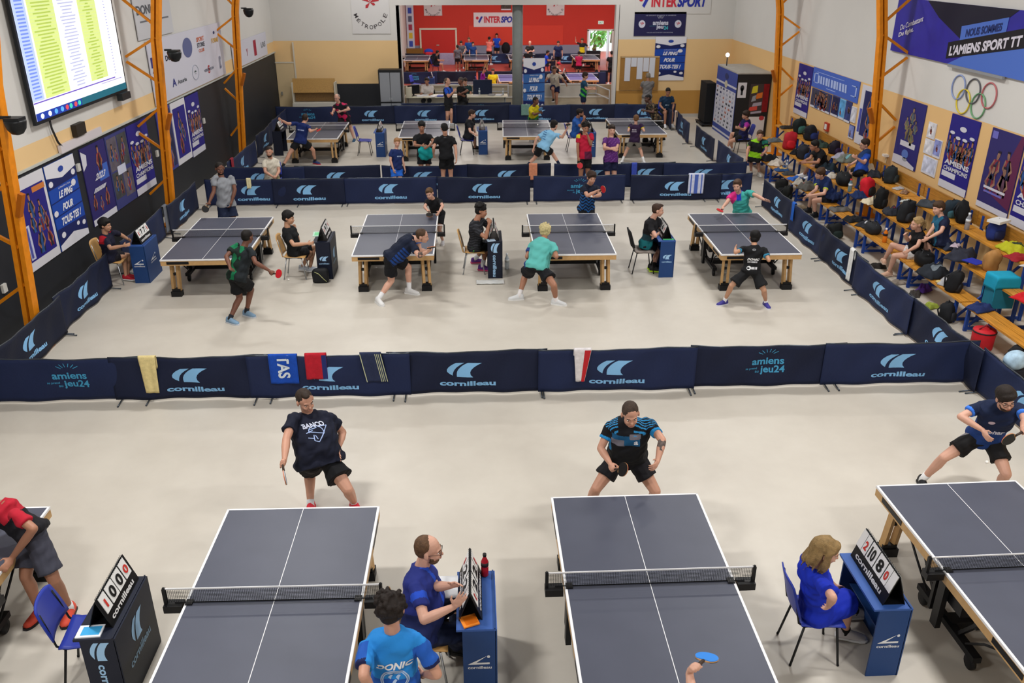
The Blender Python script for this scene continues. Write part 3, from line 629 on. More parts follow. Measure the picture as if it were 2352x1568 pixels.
# back row
for (x, y, lb, sb) in ((-2.9, 27.55, 'blue umpire desk beside the empty chair on the back court', 'flip scoreboard beside the empty chair on the back court'), (.32, 27.75, 'dark blue umpire desk before the far seated umpire', 'flip scoreboard before the far seated umpire'), (3.70, 27.25, 'blue umpire desk before the man in the blue tee', 'flip scoreboard before the man in the blue tee'), (-6.1, 27.9, 'dark desk at the far left behind the lunging player', 'flip scoreboard at the far left behind the lunging player')):
    desk(x, y, 0 if x > -6 else PI, 'swoosh' if x < -6 else 'blue', lb, L=.7); scoreboard(x, y, 0, [('1', True, .06, .24), ('4', False, .27, .49), ('3', False, .51, .73), ('0', True, .76, .94)], sb)
chair(-3.4, 27.6, 0, 'blue', 'empty blue chair on the back court between two tables')
chair(-.16, 27.55, 0, 'blue', 'blue chair under the far seated umpire')
chair(3.28, 27.85, 0, 'blue', 'blue chair under the man in the blue tee')
chair(-5.23, 22.45, -PI / 2, 'blue', 'blue chair under the seated man in cream')
chair(7.15, 32.2, -PI / 2, 'blue', 'chair under the smiling man with glasses in the far corner')
chair(-1.70, 35.45, -PI / 2 - .15, 'black', 'chair under the man in the white shirt at the officials desk')
chair(8.66, 27.35, PI, 'blue', 'chair under the man in purple beside the black booth')
for (x, y, r, lb) in ((-2.15, 54.96, 0, 'chair under the dark seated person in the red hall'), (.55, 46.45, 0, 'chair under the person in purple in the red hall'), (4.55, 54.65, 0, 'chair under the blue shirt sitter in the red hall'), (4.64, 48.62, 0, 'chair under the person in the red cap'), (-2.9, 47.0, -.4, 'empty blue chair in the red hall near the rail')):
    chair(x, y, r, 'blue', lb).location.z = ZR
for (x, y, k, lb) in ((-2.1, 47.2, 'blue', 'blue umpire desk by the empty chair in the red hall'), (2.62, 56.2, 'blue', 'blue umpire desk beside the salmon shirt in the red hall'), (4.98, 54.6, 'swoosh', 'blue umpire desk before the blue shirt sitter'), (5.1, 48.4, 'swoosh', 'dark umpire desk behind the man leaning on the rail')):
    desk(x, y, 0, k, lb, L=.6).location.z = ZR
    scoreboard(x, y, 0, [('1', True, .06, .24), ('0', False, .27, .49), ('3', False, .51, .73), ('0', True, .76, .94)], 'flip scoreboard on the ' + lb, z=.76 + ZR, L=.5)
# small things on and beside the desks
def bottle(x, y, z, label, cap, liquid, h=.24, r=.034, clear=True, rz=0, group=None):
    t = thing('drink_bottle', label, 'bottle', (x, y, z), rz, group)
    MB().lathe([(r * .8, 0), (r, .01), (r, h * .38), (r * .9, h * .42), (r, h * .46), (r, h * .66), (r * .45, h * .84), (r * .42, h * .9)]).build('body', mat(liquid, .15, trans=.0 if not clear else .6), t)
    MB().lathe([(r * .48, h * .89), (r * .5, h * .9), (r * .5, h)]).build('cap', mat(cap, .4), t)
    MB().lathe([(r + .001, h * .47), (r + .001, h * .64)]).build('label', mat('#d9dde0' if clear else '#2a2024', .6), t)
    return t
bottle(.04, 6.19, .76, 'red drink bottle with black cap on the front blue desk', '#111111', '#a01828', clear=False)
bottle(.66, 16.55, 0, 'clear water bottle with blue label standing on the floor', '#e6e8ea', '#d8e2ea', h=.33, r=.045)
def flat(name, label, cat, x, y, z, sx, sy, col, rz=0, col2=None, th=.012):
    t = thing(name, label, cat, (x, y, z), rz); MB().box((0, 0, th / 2), (sx, sy, th)).build('sheet', mat(col, .6), t)
    if col2: MB().box((0.01, 0, th + .001), (sx * .75, sy * .7, .002)).build('print', mat(col2, .6), t)
    return t
flat('printed_card', 'white and sky blue printed card on the dark desk', 'card', -3.23, 5.63, .76, .20, .14, '#dfe3ea', .05, '#3aa0d8')
flat('orange_card', 'orange square packet on the end of the blue desk', 'card', -.10, 5.60, .768, .14, .13, '#e8872a', .35, '#d96f10')
flat('score_sheet', 'white score sheet on the lap of the bearded umpire', 'paper', -.30, 6.02, .78, .2, .28, '#dfe0e2')
flat('score_sheet', 'pale blue score sheet on the curly umpire desk', 'paper', .33, 16.06, .76, .16, .12, '#c2d8ee', .2)
flat('score_sheet', 'green and white score sheets on the thinking boy desk', 'paper', -3.12, 16.62, .76, .16, .3, '#bfe0cf', .1, '#7fd49a')
flat('green_pen_tray', 'small green pen tray on the desk of the gradient shirt umpire', 'tray', 3.80, 15.96, .76, .22, .03, '#4fbf6a')
t = thing('plastic_sheet', 'crumpled clear plastic sheet on the floor before the curly umpire desk', 'sheet', (.3, 15.75, 0))
MB().sheet(lambda u, v: V((u - .5) * .55, (v - .5) * .22, .02 + .014 * noise.noise(V(u * 9, v * 7, 3))), 16, 8, .002).build('sheet', mat('#c9cac8', .25), t)
# paper clutter etc in the back is set in the back-of-hall section
BALL = mat('#f2f0ea', .35)
for (x, y, z, lb) in ((0, 0, 0, ''),): pass
# ------------------------------------------------------------ posters, banners, screen
def wall_frame(side, a0, z0, a1, z1, off=.0):
    """frame(u,v) for a rectangle on a wall: a = y on side walls, x on walls facing the camera"""
    if side == 'L':
        def f(u, v, o=0.): y = a0 + (a1 - a0) * u; return V(left_x(y) + .012 + off + o, y, z0 + (z1 - z0) * v)
    elif side == 'R':
        def f(u, v, o=0.): y = a0 + (a1 - a0) * u; return V(XR - .012 - off - o, y, z0 + (z1 - z0) * v)
    elif side == 'RED':
        def f(u, v, o=0.): return V(a0 + (a1 - a0) * u, YR - .03 - off - o, z0 + (z1 - z0) * v)
    else:
        def f(u, v, o=0.): return V(a0 + (a1 - a0) * u, YB - .012 - off - o, z0 + (z1 - z0) * v)
    return f
def panel(name, label, cat, side, a0, z0, a1, z1, col, group=None, th=.01, off=0., var=.0):
    f = wall_frame(side, a0, z0, a1, z1, off)
    t = thing(name, label, cat, (0, 0, 0), 0, group)
    c = f(.5, .5); t.location = c
    g = lambda u, v, o=0.: f(u, v, o) - c
    m = MB(); P = [g(0, 0, -.008), g(1, 0, -.008), g(1, 1, -.008), g(0, 1, -.008), g(0, 0, th), g(1, 0, th), g(1, 1, th), g(0, 1, th)]
    m.add(P, [(4, 5, 6, 7), (3, 2, 1, 0), (0, 1, 5, 4), (1, 2, 6, 5), (2, 3, 7, 6), (3, 0, 4, 7)])
    m.build('panel', mat(col, .55, var=var, scale=3), t)
    return t, (lambda u, v, o=0.: g(u, v, th + .003 + o))
def rect(f, u0, v0, u1, v1, mb, mi=0, o=0.): mb.add([f(u0, v0, o), f(u1, v0, o), f(u1, v1, o), f(u0, v1, o)], [(0, 1, 2, 3)], mi)
SK = ['#c08a68', '#a8704c', '#d0a080']
def figures(f, t, specs, asp, mats):
    """printed athletes: head, hair, torso, arms, as flat ink on the poster; specs = (u, v, size, shirt index)"""
    m = MB(); n = len(mats); rr = random.Random(int(specs[0][0] * 100) + n * len(specs))
    for (u, v, s, k) in specs:
        fl = rr.choice((-1, 1)); ln = rr.uniform(-.25, .25)
        F = lambda a, b, o=.001: f(min(.985, max(.015, u + (a * fl + ln * b) * s * .8)), min(.985, max(.02, v + b * s * asp)), o)
        m.add([F(-.5, -1.3), F(.5, -1.3), F(.62, -.5), F(.42, .12), F(-.42, .12), F(-.62, -.5)], [(0, 1, 2, 3, 4, 5)], k)
        m.add([F(-.3, -1.3, .002), F(.3, -1.3, .002), F(.1, -.1, .002), F(-.2, .1, .002)], [(0, 1, 2, 3)], (k + 1) % 3)
        for q in (-1, 1): m.add([F(q * .42, .1, .002), F(q * .8, -.6, .002), F(q * .25, -1.0, .002), F(q * .2, -.8, .002), F(q * .55, -.5, .002), F(q * .3, -.05, .002)], [(0, 1, 2, 3, 4, 5)], n - 2)
        m.add([F(x, y, .003) for x, y in disc_pts(0, .40, .21, .32, 10)], [tuple(range(10))], n - 2)
        m.add([F(x, y, .004) for x, y in [(-.24, .42), (-.18, .58), (.18, .58), (.24, .42), (.22, .74), (-.22, .74)]], [(0, 1, 2, 3, 4, 5)], n - 1)
    m.build('printed_figures', [mat(c, .6, var=.35, scale=9) for c in mats], t)
def bars(f, u0, v0, u1, v1, n, mb, seed=0, mi=0, slant=0.):
    """illegible heavy lettering reduced to its upright strokes"""
    rr = random.Random(seed); w = (u1 - u0) / n
    for k in range(n):
        a = u0 + k * w; b = a + w * rr.uniform(.55, .85)
        mb.add([f(a, v0, .004), f(b, v0, .004), f(b + slant, v1, .004), f(a + slant, v1, .004)], [(0, 1, 2, 3)], mi)
BLU = '#241f7c'; NAV = '#1a1d4a'; LPB = '#1746a8'
ATH = ['#1c2030', '#28508c', '#7c2630', '#9c6a50', '#1c1614']
def team_poster(side, a0, z0, a1, z1, label, group):
    t, f = panel('team_poster', label, 'poster', side, a0, z0, a1, z1, BLU, group)
    m = MB(); rect(f, 0, 0, 1, .10, m, 0); rect(f, .05, .16, .55, .235, m, 0, .002); put_text(m, lambda u, v: f(u, v, .004), 'AMIENS', .08, .33, .95, .40, 0, .04); put_text(m, lambda u, v: f(u, v, .004), "CHAMPIONS", .08, .25, .95, .31, 0, .03)
    for (u, v) in ((.15, .76), (.38, .71), (.62, .71), (.85, .76)): m.add([f(x, y, .004) for x, y in disc_pts(u, v, .09, .022, 10)], [tuple(range(10))], 0)
    m.add([f(x, y, .004) for x, y in disc_pts(.5, .84, .12, .035, 12)], [tuple(range(12))], 0)
    m.build('white_print', mat('#c9c9d4', .6), t)
    figures(f, t, [(.10, .64, .17, 0), (.90, .64, .17, 0), (.27, .62, .17, 1), (.43, .60, .17, 0), (.58, .60, .17, 2), (.74, .62, .17, 0), (.2, .53, .18, 1), (.38, .52, .18, 0), (.55, .53, .19, 2), (.72, .52, .17, 0), (.86, .53, .18, 1)], .75, ATH)
    return t
def ping_poster(side, a0, z0, a1, z1, label, group, loc=None, name='ping_poster'):
    t, f = panel(name, label, 'poster', side, a0, z0, a1, z1, LPB, group)
    draw_ping(t, f)
def draw_ping(t, f):
    m = MB(); m.add([f(0, .86), f(.5, .80), f(1, .86), f(1, 1), f(0, 1)], [(0, 1, 2, 3, 4)], 0); m.add([f(0, 0), f(1, 0), f(1, .07), f(.5, .14), f(0, .07)], [(0, 1, 2, 3, 4)], 0)
    m.add([f(0, .07, .001), f(.5, .14, .001), f(1, .07, .001), f(1, .24, .001), f(0, .26, .001)], [(0, 1, 2, 3, 4)], 1); m.add([f(0, .86, .001), f(0, .72, .001), f(1, .74, .001), f(1, .86, .001), f(.5, .80, .001)], [(0, 1, 2, 3, 4)], 1)
    for v in (.40, .565): m.add([f(0, v - .01, .002), f(1, v + .01, .002), f(1, v + .022, .002), f(0, v + .002, .002)], [(0, 1, 2, 3)], 1)
    for (u, v, r) in ((.1, .78, .07), (.88, .80, .07), (.82, .68, .08), (.07, .44, .07), (.9, .17, .06), (.16, .17, .07), (.7, .20, .05)): m.add([f(x, y, .004) for x, y in disc_pts(u, v, r, r * .5, 12)], [tuple(range(12))], 0)
    m.add([f(x, y, .005) for x, y in disc_pts(.5, .90, .09, .035, 12)], [tuple(range(12))], 2)
    m.build('printed_shapes', [mat('#dcdce4', .6), mat('#15205c', .6), mat('#27449c', .6)], t)
    m = MB(); g = lambda u, v: f(u, v, .006)
    put_text(m, g, 'LE PING', .26, .585, .72, .665, 0, .04, .04); put_text(m, g, 'POUR', .30, .43, .66, .515, 0, .04, .04); put_text(m, g, 'TOUS-TES !', .16, .275, .84, .365, 0, .04, .04); put_text(m, g, 'LE PING EST A TOUS', .3, .695, .7, .712, 0, .0)
    m.build('lettering', mat('#e4e6ee', .6), t)
gl = 'posters on the black left wall'
# left wall: y along the wall
t, f = panel('event_poster', 'white edged poster of players with an orange tag, nearest on the left wall', 'poster', 'L', 14.33, .83, 15.47, 2.40, '#d4d3da', gl)
m = MB(); rect(f, .08, .10, .92, .88, m, 0); rect(f, .10, .12, .24, .50, m, 1, .002); rect(f, .55, .80, .95, .86, m, 2, .002); bars(f, .12, .14, .22, .48, 1, m, 3, 3); m.build('printed_fields', [mat(BLU, .6), mat('#bfc2da', .6), mat('#c8783a', .6), mat('#4c50a0', .6)], t)
figures(f, t, [(.42, .72, .17, 0), (.68, .62, .15, 0), (.38, .54, .15, 0), (.62, .50, .14, 1), (.80, .48, .12, 2), (.52, .34, .2, 0), (.78, .30, .15, 2)], .8, ATH)
ping_poster('L', 15.52, .83, 16.70, 2.40, 'blue poster with white balls and large LE PING POUR TOUS-TES lettering on the left wall', gl)
t, f = panel('event_poster', 'purple and red player poster with a white disc, left wall', 'poster', 'L', 17.0, .86, 18.15, 2.40, '#2c2668', gl)
m = MB(); m.add([f(0, .72), f(.16, .78), f(.2, .9), f(.0, .97)], [(0, 1, 2, 3)], 0); rect(f, 0, 0, 1, .08, m, 0); put_text(m, lambda u, v: f(u, v, .004), '2023', .35, .54, .75, .62, 0, .03, .1); bars(f, .2, .40, .7, .45, 7, m, 5, 0, .1); rect(f, .55, .50, .95, .70, m, 1, .001)
m.build('printed_shapes', [mat('#d0d0da', .6), mat('#3d62b8', .6)], t)
figures(f, t, [(.66, .84, .2, 2), (.2, .32, .13, 2), (.45, .26, .12, 1), (.72, .32, .15, 2)], .8, ATH)
t, f = panel('collage_poster', 'collage poster of four match photographs on the left wall', 'poster', 'L', 18.2, .86, 19.3, 2.40, '#3a3f78', gl)
m = MB(); rect(f, .03, .52, .48, .96, m, 0); rect(f, .52, .52, .97, .96, m, 1); rect(f, .03, .14, .48, .50, m, 1); rect(f, .52, .10, .97, .46, m, 0); rect(f, .3, .44, .7, .56, m, 2, .006); m.build('photo_fields', [mat('#5c5560', .7, var=.3, scale=5), mat('#44464a', .7, var=.3, scale=5), mat('#c6cade', .6)], t)
figures(f, t, [(.2, .80, .14, 0), (.36, .74, .11, 1), (.75, .82, .16, 1), (.62, .68, .1, 2), (.2, .38, .13, 0), (.38, .30, .12, 2), (.75, .33, .17, 1)], .8, ATH)
team_poster('L', 19.35, .86, 20.55, 2.40, 'team poster right of the photo collage on the left wall', gl)
t, f = panel('event_poster', 'white poster partly behind the middle orange column on the left wall', 'poster', 'L', 21.2, .9, 22.2, 2.44, '#3c3f8a', gl)
m = MB(); rect(f, .3, .05, .95, .95, m, 0); m.build('photo_field', [mat('#26284c', .7, var=.3, scale=4)], t); figures(f, t, [(.6, .6, .25, 0), (.6, .3, .25, 1)], .8, ATH)
t, f = panel('event_poster', 'narrow white edged player poster right of the middle column', 'poster', 'L', 22.25, .9, 23.35, 2.44, '#d4d3da', gl)
m = MB(); rect(f, .08, .10, .92, .90, m, 0); m.build('printed_field', [mat(BLU, .6)], t); figures(f, t, [(.45, .70, .2, 0), (.62, .52, .17, 0), (.40, .38, .2, 2)], .9, ATH)
team_poster('L', 23.4, .86, 24.5, 2.42, 'farthest team poster on the left wall', gl)
# white sponsor boards above
def board(a0, z0, a1, z1, label, logos, col='#c9c9d6'):
    t, f = panel('sponsor_board', label, 'sign', 'L', a0, z0, a1, z1, col, 'white sponsor boards on the left wall', off=.02)
    for (k, u, v, w, h, c, tx) in logos:
        m = MB()
        if k == 'r': rect(f, u - w / 2, v - h / 2, u + w / 2, v + h / 2, m)
        if k == 'o': m.add([f(x, y) for x, y in disc_pts(u, v, w / 2, h / 2, 20)], [tuple(range(20))])
        if k == 't': put_text(m, lambda a, b: f(a, b, .003), tx, u - w / 2, v - h / 2, u + w / 2, v + h / 2, 0, .03)
        if k == 'y': m.tube([f(x, y) for x, y in disc_pts(u, v, w / 2, h / 2, 20)], .008, 0, 4, closed=True)
        m.build('printed_logo', mat(c, .6), t)
board(21.3, 2.54, 27.35, 4.0, 'wide white board of sponsor emblems above the black wall', [('r', .05, .66, .07, .16, '#2a2a78', ''), ('t', .05, .53, .07, .06, '#3a3a88', 'AS'), ('t', .25, .66, .14, .09, '#23283a', 'DONIC'), ('o', .47, .72, .13, .34, '#5a628e', ''), ('t', .66, .80, .11, .08, '#c86a48', 'SPORT'), ('t', .66, .70, .11, .08, '#3f4450', 'STORE'), ('t', .66, .60, .08, .06, '#c86a48', 'CLUB'), ('o', .88, .84, .03, .06, '#2c3560', ''), ('t', .88, .70, .11, .09, '#caa04a', 'FORME'),
  ('t', .06, .22, .09, .05, '#33386a', 'METRO'), ('r', .06, .16, .09, .03, '#a03a50', ''), ('t', .24, .24, .05, .13, '#26307c', 'A'), ('t', .34, .22, .12, .07, '#5a5f68', 'Azuria'), ('y', .53, .26, .09, .26, '#8a90a0', ''), ('t', .53, .26, .03, .08, '#2f4a4a', '*'), ('t', .73, .22, .15, .05, '#6a6f80', 'VERSPIELEN'), ('t', .73, .22, .03, .15, '#a82a30', 'S'), ('t', .92, .26, .03, .24, '#6a708a', 'LUC')])
board(28.3, 2.54, 32.8, 3.3, 'smaller white sponsor board near the far left corner', [('r', .12, .5, .12, .26, '#2b2f52', ''), ('t', .38, .45, .04, .3, '#a8304a', 'Y'), ('r', .62, .5, .08, .66, '#9a1c3a', ''), ('t', .88, .5, .14, .24, '#7a7f86', 'LRS')])
board(20.9, 4.05, 23.3, 5.3, 'pale upper sponsor board behind the middle orange column', [('t', .3, .5, .5, .16, '#55585e', 'DONIC'), ('r', .5, .3, .8, .03, '#6a6d74', ''), ('t', .75, .75, .3, .12, '#7a7c82', 'SPORTS')], '#c2c3c8')
# projection screen with the results table
SY0, SY1, SZ0, SZ1 = 15.45, 19.5, 3.2, 5.75
t = thing('results_screen', 'large lit screen with a coloured results table high on the left wall', 'screen', (left_x(17.5) + .1, 17.48, 4.43))
t.rotation_euler = (0, 0, math.atan(-.0175))
wd, hd = SY1 - SY0, SZ1 - SZ0
F = lambda u, v, o=0.: V(.03 + o, (u - .5) * wd, (v - .5) * hd + .05)
MB().box((0, 0, .05), (.05, wd + .12, hd + .12)).build('screen_frame', mat('#15181c', .5), t)
m = MB(); rect(F, 0, 0, 1, 1, m, 0, .0)
m.build('lit_panel', [mat('#f4f6fa', .6, emit=.85)], t)
m = MB(); top = 1.0
rect(F, .0, .125, .105, 1, m, 0, .004); rect(F, .12, .125, .36, 1, m, 1, .004); rect(F, .60, .14, .80, 1, m, 1, .004)
m.build('table_columns', [mat('#b6c8f2', .6, emit=.7), mat('#d6e68c', .6, emit=.68)], t)
m = MB(); rr = random.Random(4); nrow = 38
for k in range(nrow):
    v = .135 + (1 - .135) * k / nrow; hh_ = (1 - .135) / nrow
    rect(F, .02, v + hh_ * .3, .085, v + hh_ * .75, m, 0, .008)
    a = rr.uniform(.10, .2); rect(F, .24 - a / 2, v + hh_ * .3, .24 + a / 2, v + hh_ * .72, m, 1, .008)
    a = rr.uniform(.08, .17); rect(F, .48 - a / 2, v + hh_ * .3, .48 + a / 2, v + hh_ * .72, m, 2, .008)
    a = rr.uniform(.03, .14); rect(F, .70 - a / 2, v + hh_ * .3, .70 + a / 2, v + hh_ * .72, m, 1, .008)
    rect(F, .885, v + hh_ * .3, .905, v + hh_ * .72, m, 2, .008)
    rect(F, .12, v + hh_ * .96, .36, v + hh_, m, 2, .007); rect(F, .60, v + hh_ * .96, .80, v + hh_, m, 2, .007)
m.build('table_rows', [mat('#6d86d8', .6, emit=.9), mat('#a9bd58', .6, emit=.8), mat('#b4b8d8', .6, emit=.85)], t)
m = MB(); rect(F, .0, .0, .45, .05, m, 0, .006); rect(F, .45, .0, 1, .05, m, 1, .006); rect(F, 0, .112, .88, .120, m, 2, .008); rect(F, .70, .098, .96, .101, m, 2, .008)
for k, (u, c) in enumerate(((.05, 3), (.12, 3), (.18, 4), (.24, 4), (.29, 5), (.33, 6), (.38, 5), (.42, 6))): m.add([F(x, y, .012) for x, y in disc_pts(u, .025, .016, .018, 10)], [tuple(range(10))], c)
m.build('task_bar', [mat('#1b3aa0', .6, emit=.6), mat('#1a6478', .6, emit=.6), mat('#6a50c0', .6, emit=.6), mat('#e8eefa', .6, emit=.9), mat('#5aa8ea', .6, emit=.8), mat('#d84858', .6, emit=.7), mat('#40c8b0', .6, emit=.8)], t)
MB().box((.06, wd * .43, -hd / 2 - .07), (.12, .45, .14)).build('sensor_box', mat('#22262a', .5), t)
def onleft(name, label, cat, y, z, sy, sz, col, th=.04, group=None, off=0.):
    t = thing(name, label, cat, (left_x(y) + off, y, z), 0, group); MB().box((th / 2, 0, 0), (th, sy, sz)).build('body', mat(col, .55), t); return t
onleft('wall_speaker', 'small black box on the yellow band under the screen', 'speaker', 17.1, 2.78, .42, .22, '#2b241c', .1)
o = MB().tube([(left_x(16) + .06, 16.03, 3.22), (left_x(16) + .06, 16.05, 2.98), (left_x(16) + .07, 16.15, 2.72), (left_x(16) + .06, 16.3, 2.6)], .02).build('hanging_cable', mat('#2a2a2c', .5)); tag(o, 'dark cable hanging from the bottom of the screen', 'cable')
onleft('cable_trunking', 'pale trunking box along the ledge of the black wall', 'trunking', 17.15, 2.57, 1.9, .15, '#cfc8cc', .06)
for (y, z, lb) in ((16.83, 2.1, 'small white switch between the ping poster and the purple poster'), (20.9, 1.5, 'small white socket right of the team poster'), (24.7, 1.6, 'small white and red box right of the farthest team poster'), (13.45, .9, 'small round white socket by the nearest column')):
    onleft('wall_socket', lb, 'socket', y, z, .12, .14, '#c8c6c0', .04)
# right wall
gr = 'posters on the yellow right wall'
team_poster('R', 26.68, 1.38, 25.55, 2.83, 'farthest team poster on the right wall', gr)
t, f = panel('blue_banner', 'blue banner with tall pale lettering on the right wall', 'banner', 'R', 25.5, 2.32, 22.27, 2.86, '#4264c0', gr)
m = MB(); g = lambda u, v: f(u, v, .004)
bars(f, .14, .28, .80, .66, 11, m, 9, 0, -.01); 
for s in (.04, .86): 
    for (a, b, c, d) in ((s, .24, s + .1, .28), (s, .70, s + .1, .74), (s if s < .5 else s + .08, .24, s + .02 if s < .5 else s + .1, .74)): rect(f, a, b, c, d, m, 0)
rect(f, .1, .80, .7, .82, m, 0); rect(f, .35, .14, .55, .17, m, 0)
m.build('pale_lettering', [mat('#a9bcea', .6)], t)
def photo(a0, z0, a1, z1, label, cols, group='small photo posters on the right wall', bg='#2e3a7a', n=3, seed=1, side='R'):
    t, f = panel('photo_poster', label, 'poster', side, a0, z0, a1, z1, bg, group); rr = random.Random(seed)
    m = MB(); rect(f, 0, 0, 1, .1, m, 0); rect(f, .04, .12, .96, .96, m, 1, .001); m.build('printed_fields', [mat('#cfcfd8', .6), mat(cols, .7, var=.35, scale=7)], t)
    if n: figures(f, t, [(rr.uniform(.2, .8), rr.uniform(.35, .75), .14 if n > 3 else .24, rr.randrange(3)) for _ in range(n)], abs((a1 - a0) / (z1 - z0)) if True else 1, ATH)
photo(25.4, 1.77, 23.93, 2.29, 'crowded team photograph under the blue banner', '#3c3a4c', n=10, seed=2)
photo(23.85, 1.78, 23.37, 2.30, 'small dark blue player poster, first of three in a row', '#20224a', n=2, seed=3)
photo(23.33, 1.78, 22.95, 2.30, 'small light blue player poster, middle of three in a row', '#5aa0d8', n=1, seed=4, bg='#8ac0ea')
photo(22.92, 1.77, 22.55, 2.30, 'small blue and grey player poster, third of three in a row', '#34407a', n=2, seed=5)
photo(22.53, 1.83, 22.22, 2.22, 'small white sheet with a thin blue stroke', '#cfd0dc', n=0, bg='#d6d8e4')
photo(22.5, 1.42, 22.18, 1.76, 'small player sheet below the white sheet', '#7d8bc8', n=1, seed=7)
t, f = panel('event_poster', 'tall white edged player poster half behind the nearer orange column', 'poster', 'R', 22.08, 1.38, 21.05, 2.83, '#cfcfda', gr)
m = MB(); rect(f, .2, .16, 1, .92, m, 0); rect(f, .05, .2, .18, .6, m, 1); m.build('printed_fields', [mat('#22265c', .7, var=.3, scale=4), mat('#4a50a8', .6)], t); figures(f, t, [(.6, .75, .28, 0), (.6, .5, .28, 0), (.65, .3, .26, 1)], .7, ATH)
t, f = panel('player_banner', 'tall dark purple banner with one jumping player and a small silver cup', 'banner', 'R', 19.87, 1.38, 18.75, 2.83, '#2d2c72', gr)
m = MB(); m.add([f(0, 0), f(.95, 0), f(.95, .05), f(.4, .14), f(0, .13)], [(0, 1, 2, 3, 4)], 0); rect(f, .22, .30, .85, .38, m, 0, .002); m.add([f(x, y, .003) for x, y in disc_pts(.5, .19, .14, .07, 14)], [tuple(range(14))], 1); m.add([f(x, y, .003) for x, y in disc_pts(.52, .11, .1, .03, 14)], [tuple(range(14))], 2)
m.build('printed_shapes', [mat('#cdccd6', .6), mat('#5a78c0', .6), mat('#9a9ca4', .6)], t); figures(f, t, [(.55, .82, .2, 0), (.35, .68, .16, 1), (.72, .66, .16, 0), (.5, .58, .22, 2), (.62, .50, .2, 1)], .62, ['#3a3c58', '#5a6a70', '#7a7448', '#8c7458', '#2a2c3c'])
for (a0, z0, a1, z1, c, lb) in ((18.53, 2.2, 18.2, 2.53, '#d8d8de', 'white sheet with a small dark figure right of the tall purple banner'), (18.54, 1.86, 18.17, 2.17, '#d5d5dc', 'white text sheet, middle of the notice cluster'), (18.14, 1.86, 17.84, 2.24, '#8890c8', 'small blue player card at the right of the notice cluster'), (18.48, 1.45, 17.88, 1.82, '#c6cade', 'blue and white lowest sheet of the notice cluster')):
    photo(a0, z0, a1, z1, lb, c, 'notices between the tall banners', bg='#d8d9e2', n=1 if 'figure' in lb or 'card' in lb else 0, seed=11)
team_poster('R', 17.67, 1.35, 16.59, 2.85, 'large near team poster on the right wall', gr)
t, f = panel('player_banner', 'tall purple and red banner of a player group near the right edge', 'banner', 'R', 16.16, 1.33, 15.1, 2.84, '#2f2a66', gr)
m = MB(); m.add([f(.4, .2, .001), f(1, .1, .001), f(1, 1, .001), f(.9, 1, .001)], [(0, 1, 2, 3)], 2); rect(f, 0, 0, 1, .07, m, 0); rect(f, .12, .26, .8, .29, m, 0, .003); rect(f, .15, .21, .72, .235, m, 1, .003); rect(f, .05, .88, .22, .97, m, 1, .003)
m.build('printed_shapes', [mat('#c9c8d4', .6), mat('#6a68b8', .6), mat('#5c2448', .6)], t); figures(f, t, [(.35, .62, .26, 2), (.68, .66, .24, 2), (.30, .44, .26, 2), (.66, .46, .26, 0)], .7, ['#2a2c4c', '#5a3c50', '#7c2a38', '#8c6858', '#241c2c'])
team_poster('R', 15.03, 1.30, 13.9, 2.82, 'team poster cut off by the right edge of the picture', gr)
# the big banner
t, f = panel('club_banner', 'huge dark blue club banner with slanted lettering high on the right wall', 'banner', 'R', 20.87, 3.77, 13.6, 4.93, '#2a2490', None, off=.03, var=.12)
fm = lambda y, z, o=.0: f((20.87 - y) / 7.27, (z - 3.77) / 1.16, o)
m = MB(); m.add([fm(*p, .001) for p in ((19.5, 4.93), (16.1, 4.93), (16.37, 4.78), (17.9, 4.28), (18.9, 4.62))], [(0, 1, 2, 3, 4)], 0); m.add([fm(*p, .001) for p in ((18.2, 3.77), (13.6, 3.77), (13.6, 4.7), (15.6, 4.4), (17.6, 4.0))], [(0, 1, 2, 3, 4)], 1)
m.add([fm(*p, .004) for p in ((17.90, 4.24), (16.37, 4.51), (16.37, 4.79), (17.93, 4.52))], [(0, 1, 2, 3)], 1); m.add([fm(*p, .006) for p in ((18.3, 3.86), (15.6, 4.33), (15.6, 4.68), (18.32, 4.18))], [(0, 1, 2, 3)], 2)
m.build('printed_shapes', [mat('#0e0d26', .6), mat('#4a6cc0', .6), mat('#121018', .6)], t)
sl = lambda y0, z0, k: (lambda u, v: fm(y0 - u, z0 + v + k * u, .010))
m = MB(); put_text(m, sl(18.20, 3.92, .174), "L'AMIENS SPORT TT", 0, 0, 2.38, .20, 0, .04); put_text(m, sl(20.52, 4.24, .27), 'Du Combattant', 0, 0, .98, .12, 0, .01); put_text(m, sl(20.55, 4.06, .27), 'Du fight.', 0, 0, .66, .13, 0, .03)
m.build('white_lettering', mat('#cfcbd8', .6), t)
m = MB(); put_text(m, sl(17.72, 4.33, .176), 'NOUS SOMMES', 0, 0, 1.2, .15, 0, .04); m.build('dark_lettering', mat('#1c2c66', .6), t)
MB().bar(fm(18.1, 3.75, .02), fm(16.1, 3.75, .02), .05, .05).build('batten', mat('#8a8c90', .5), t)
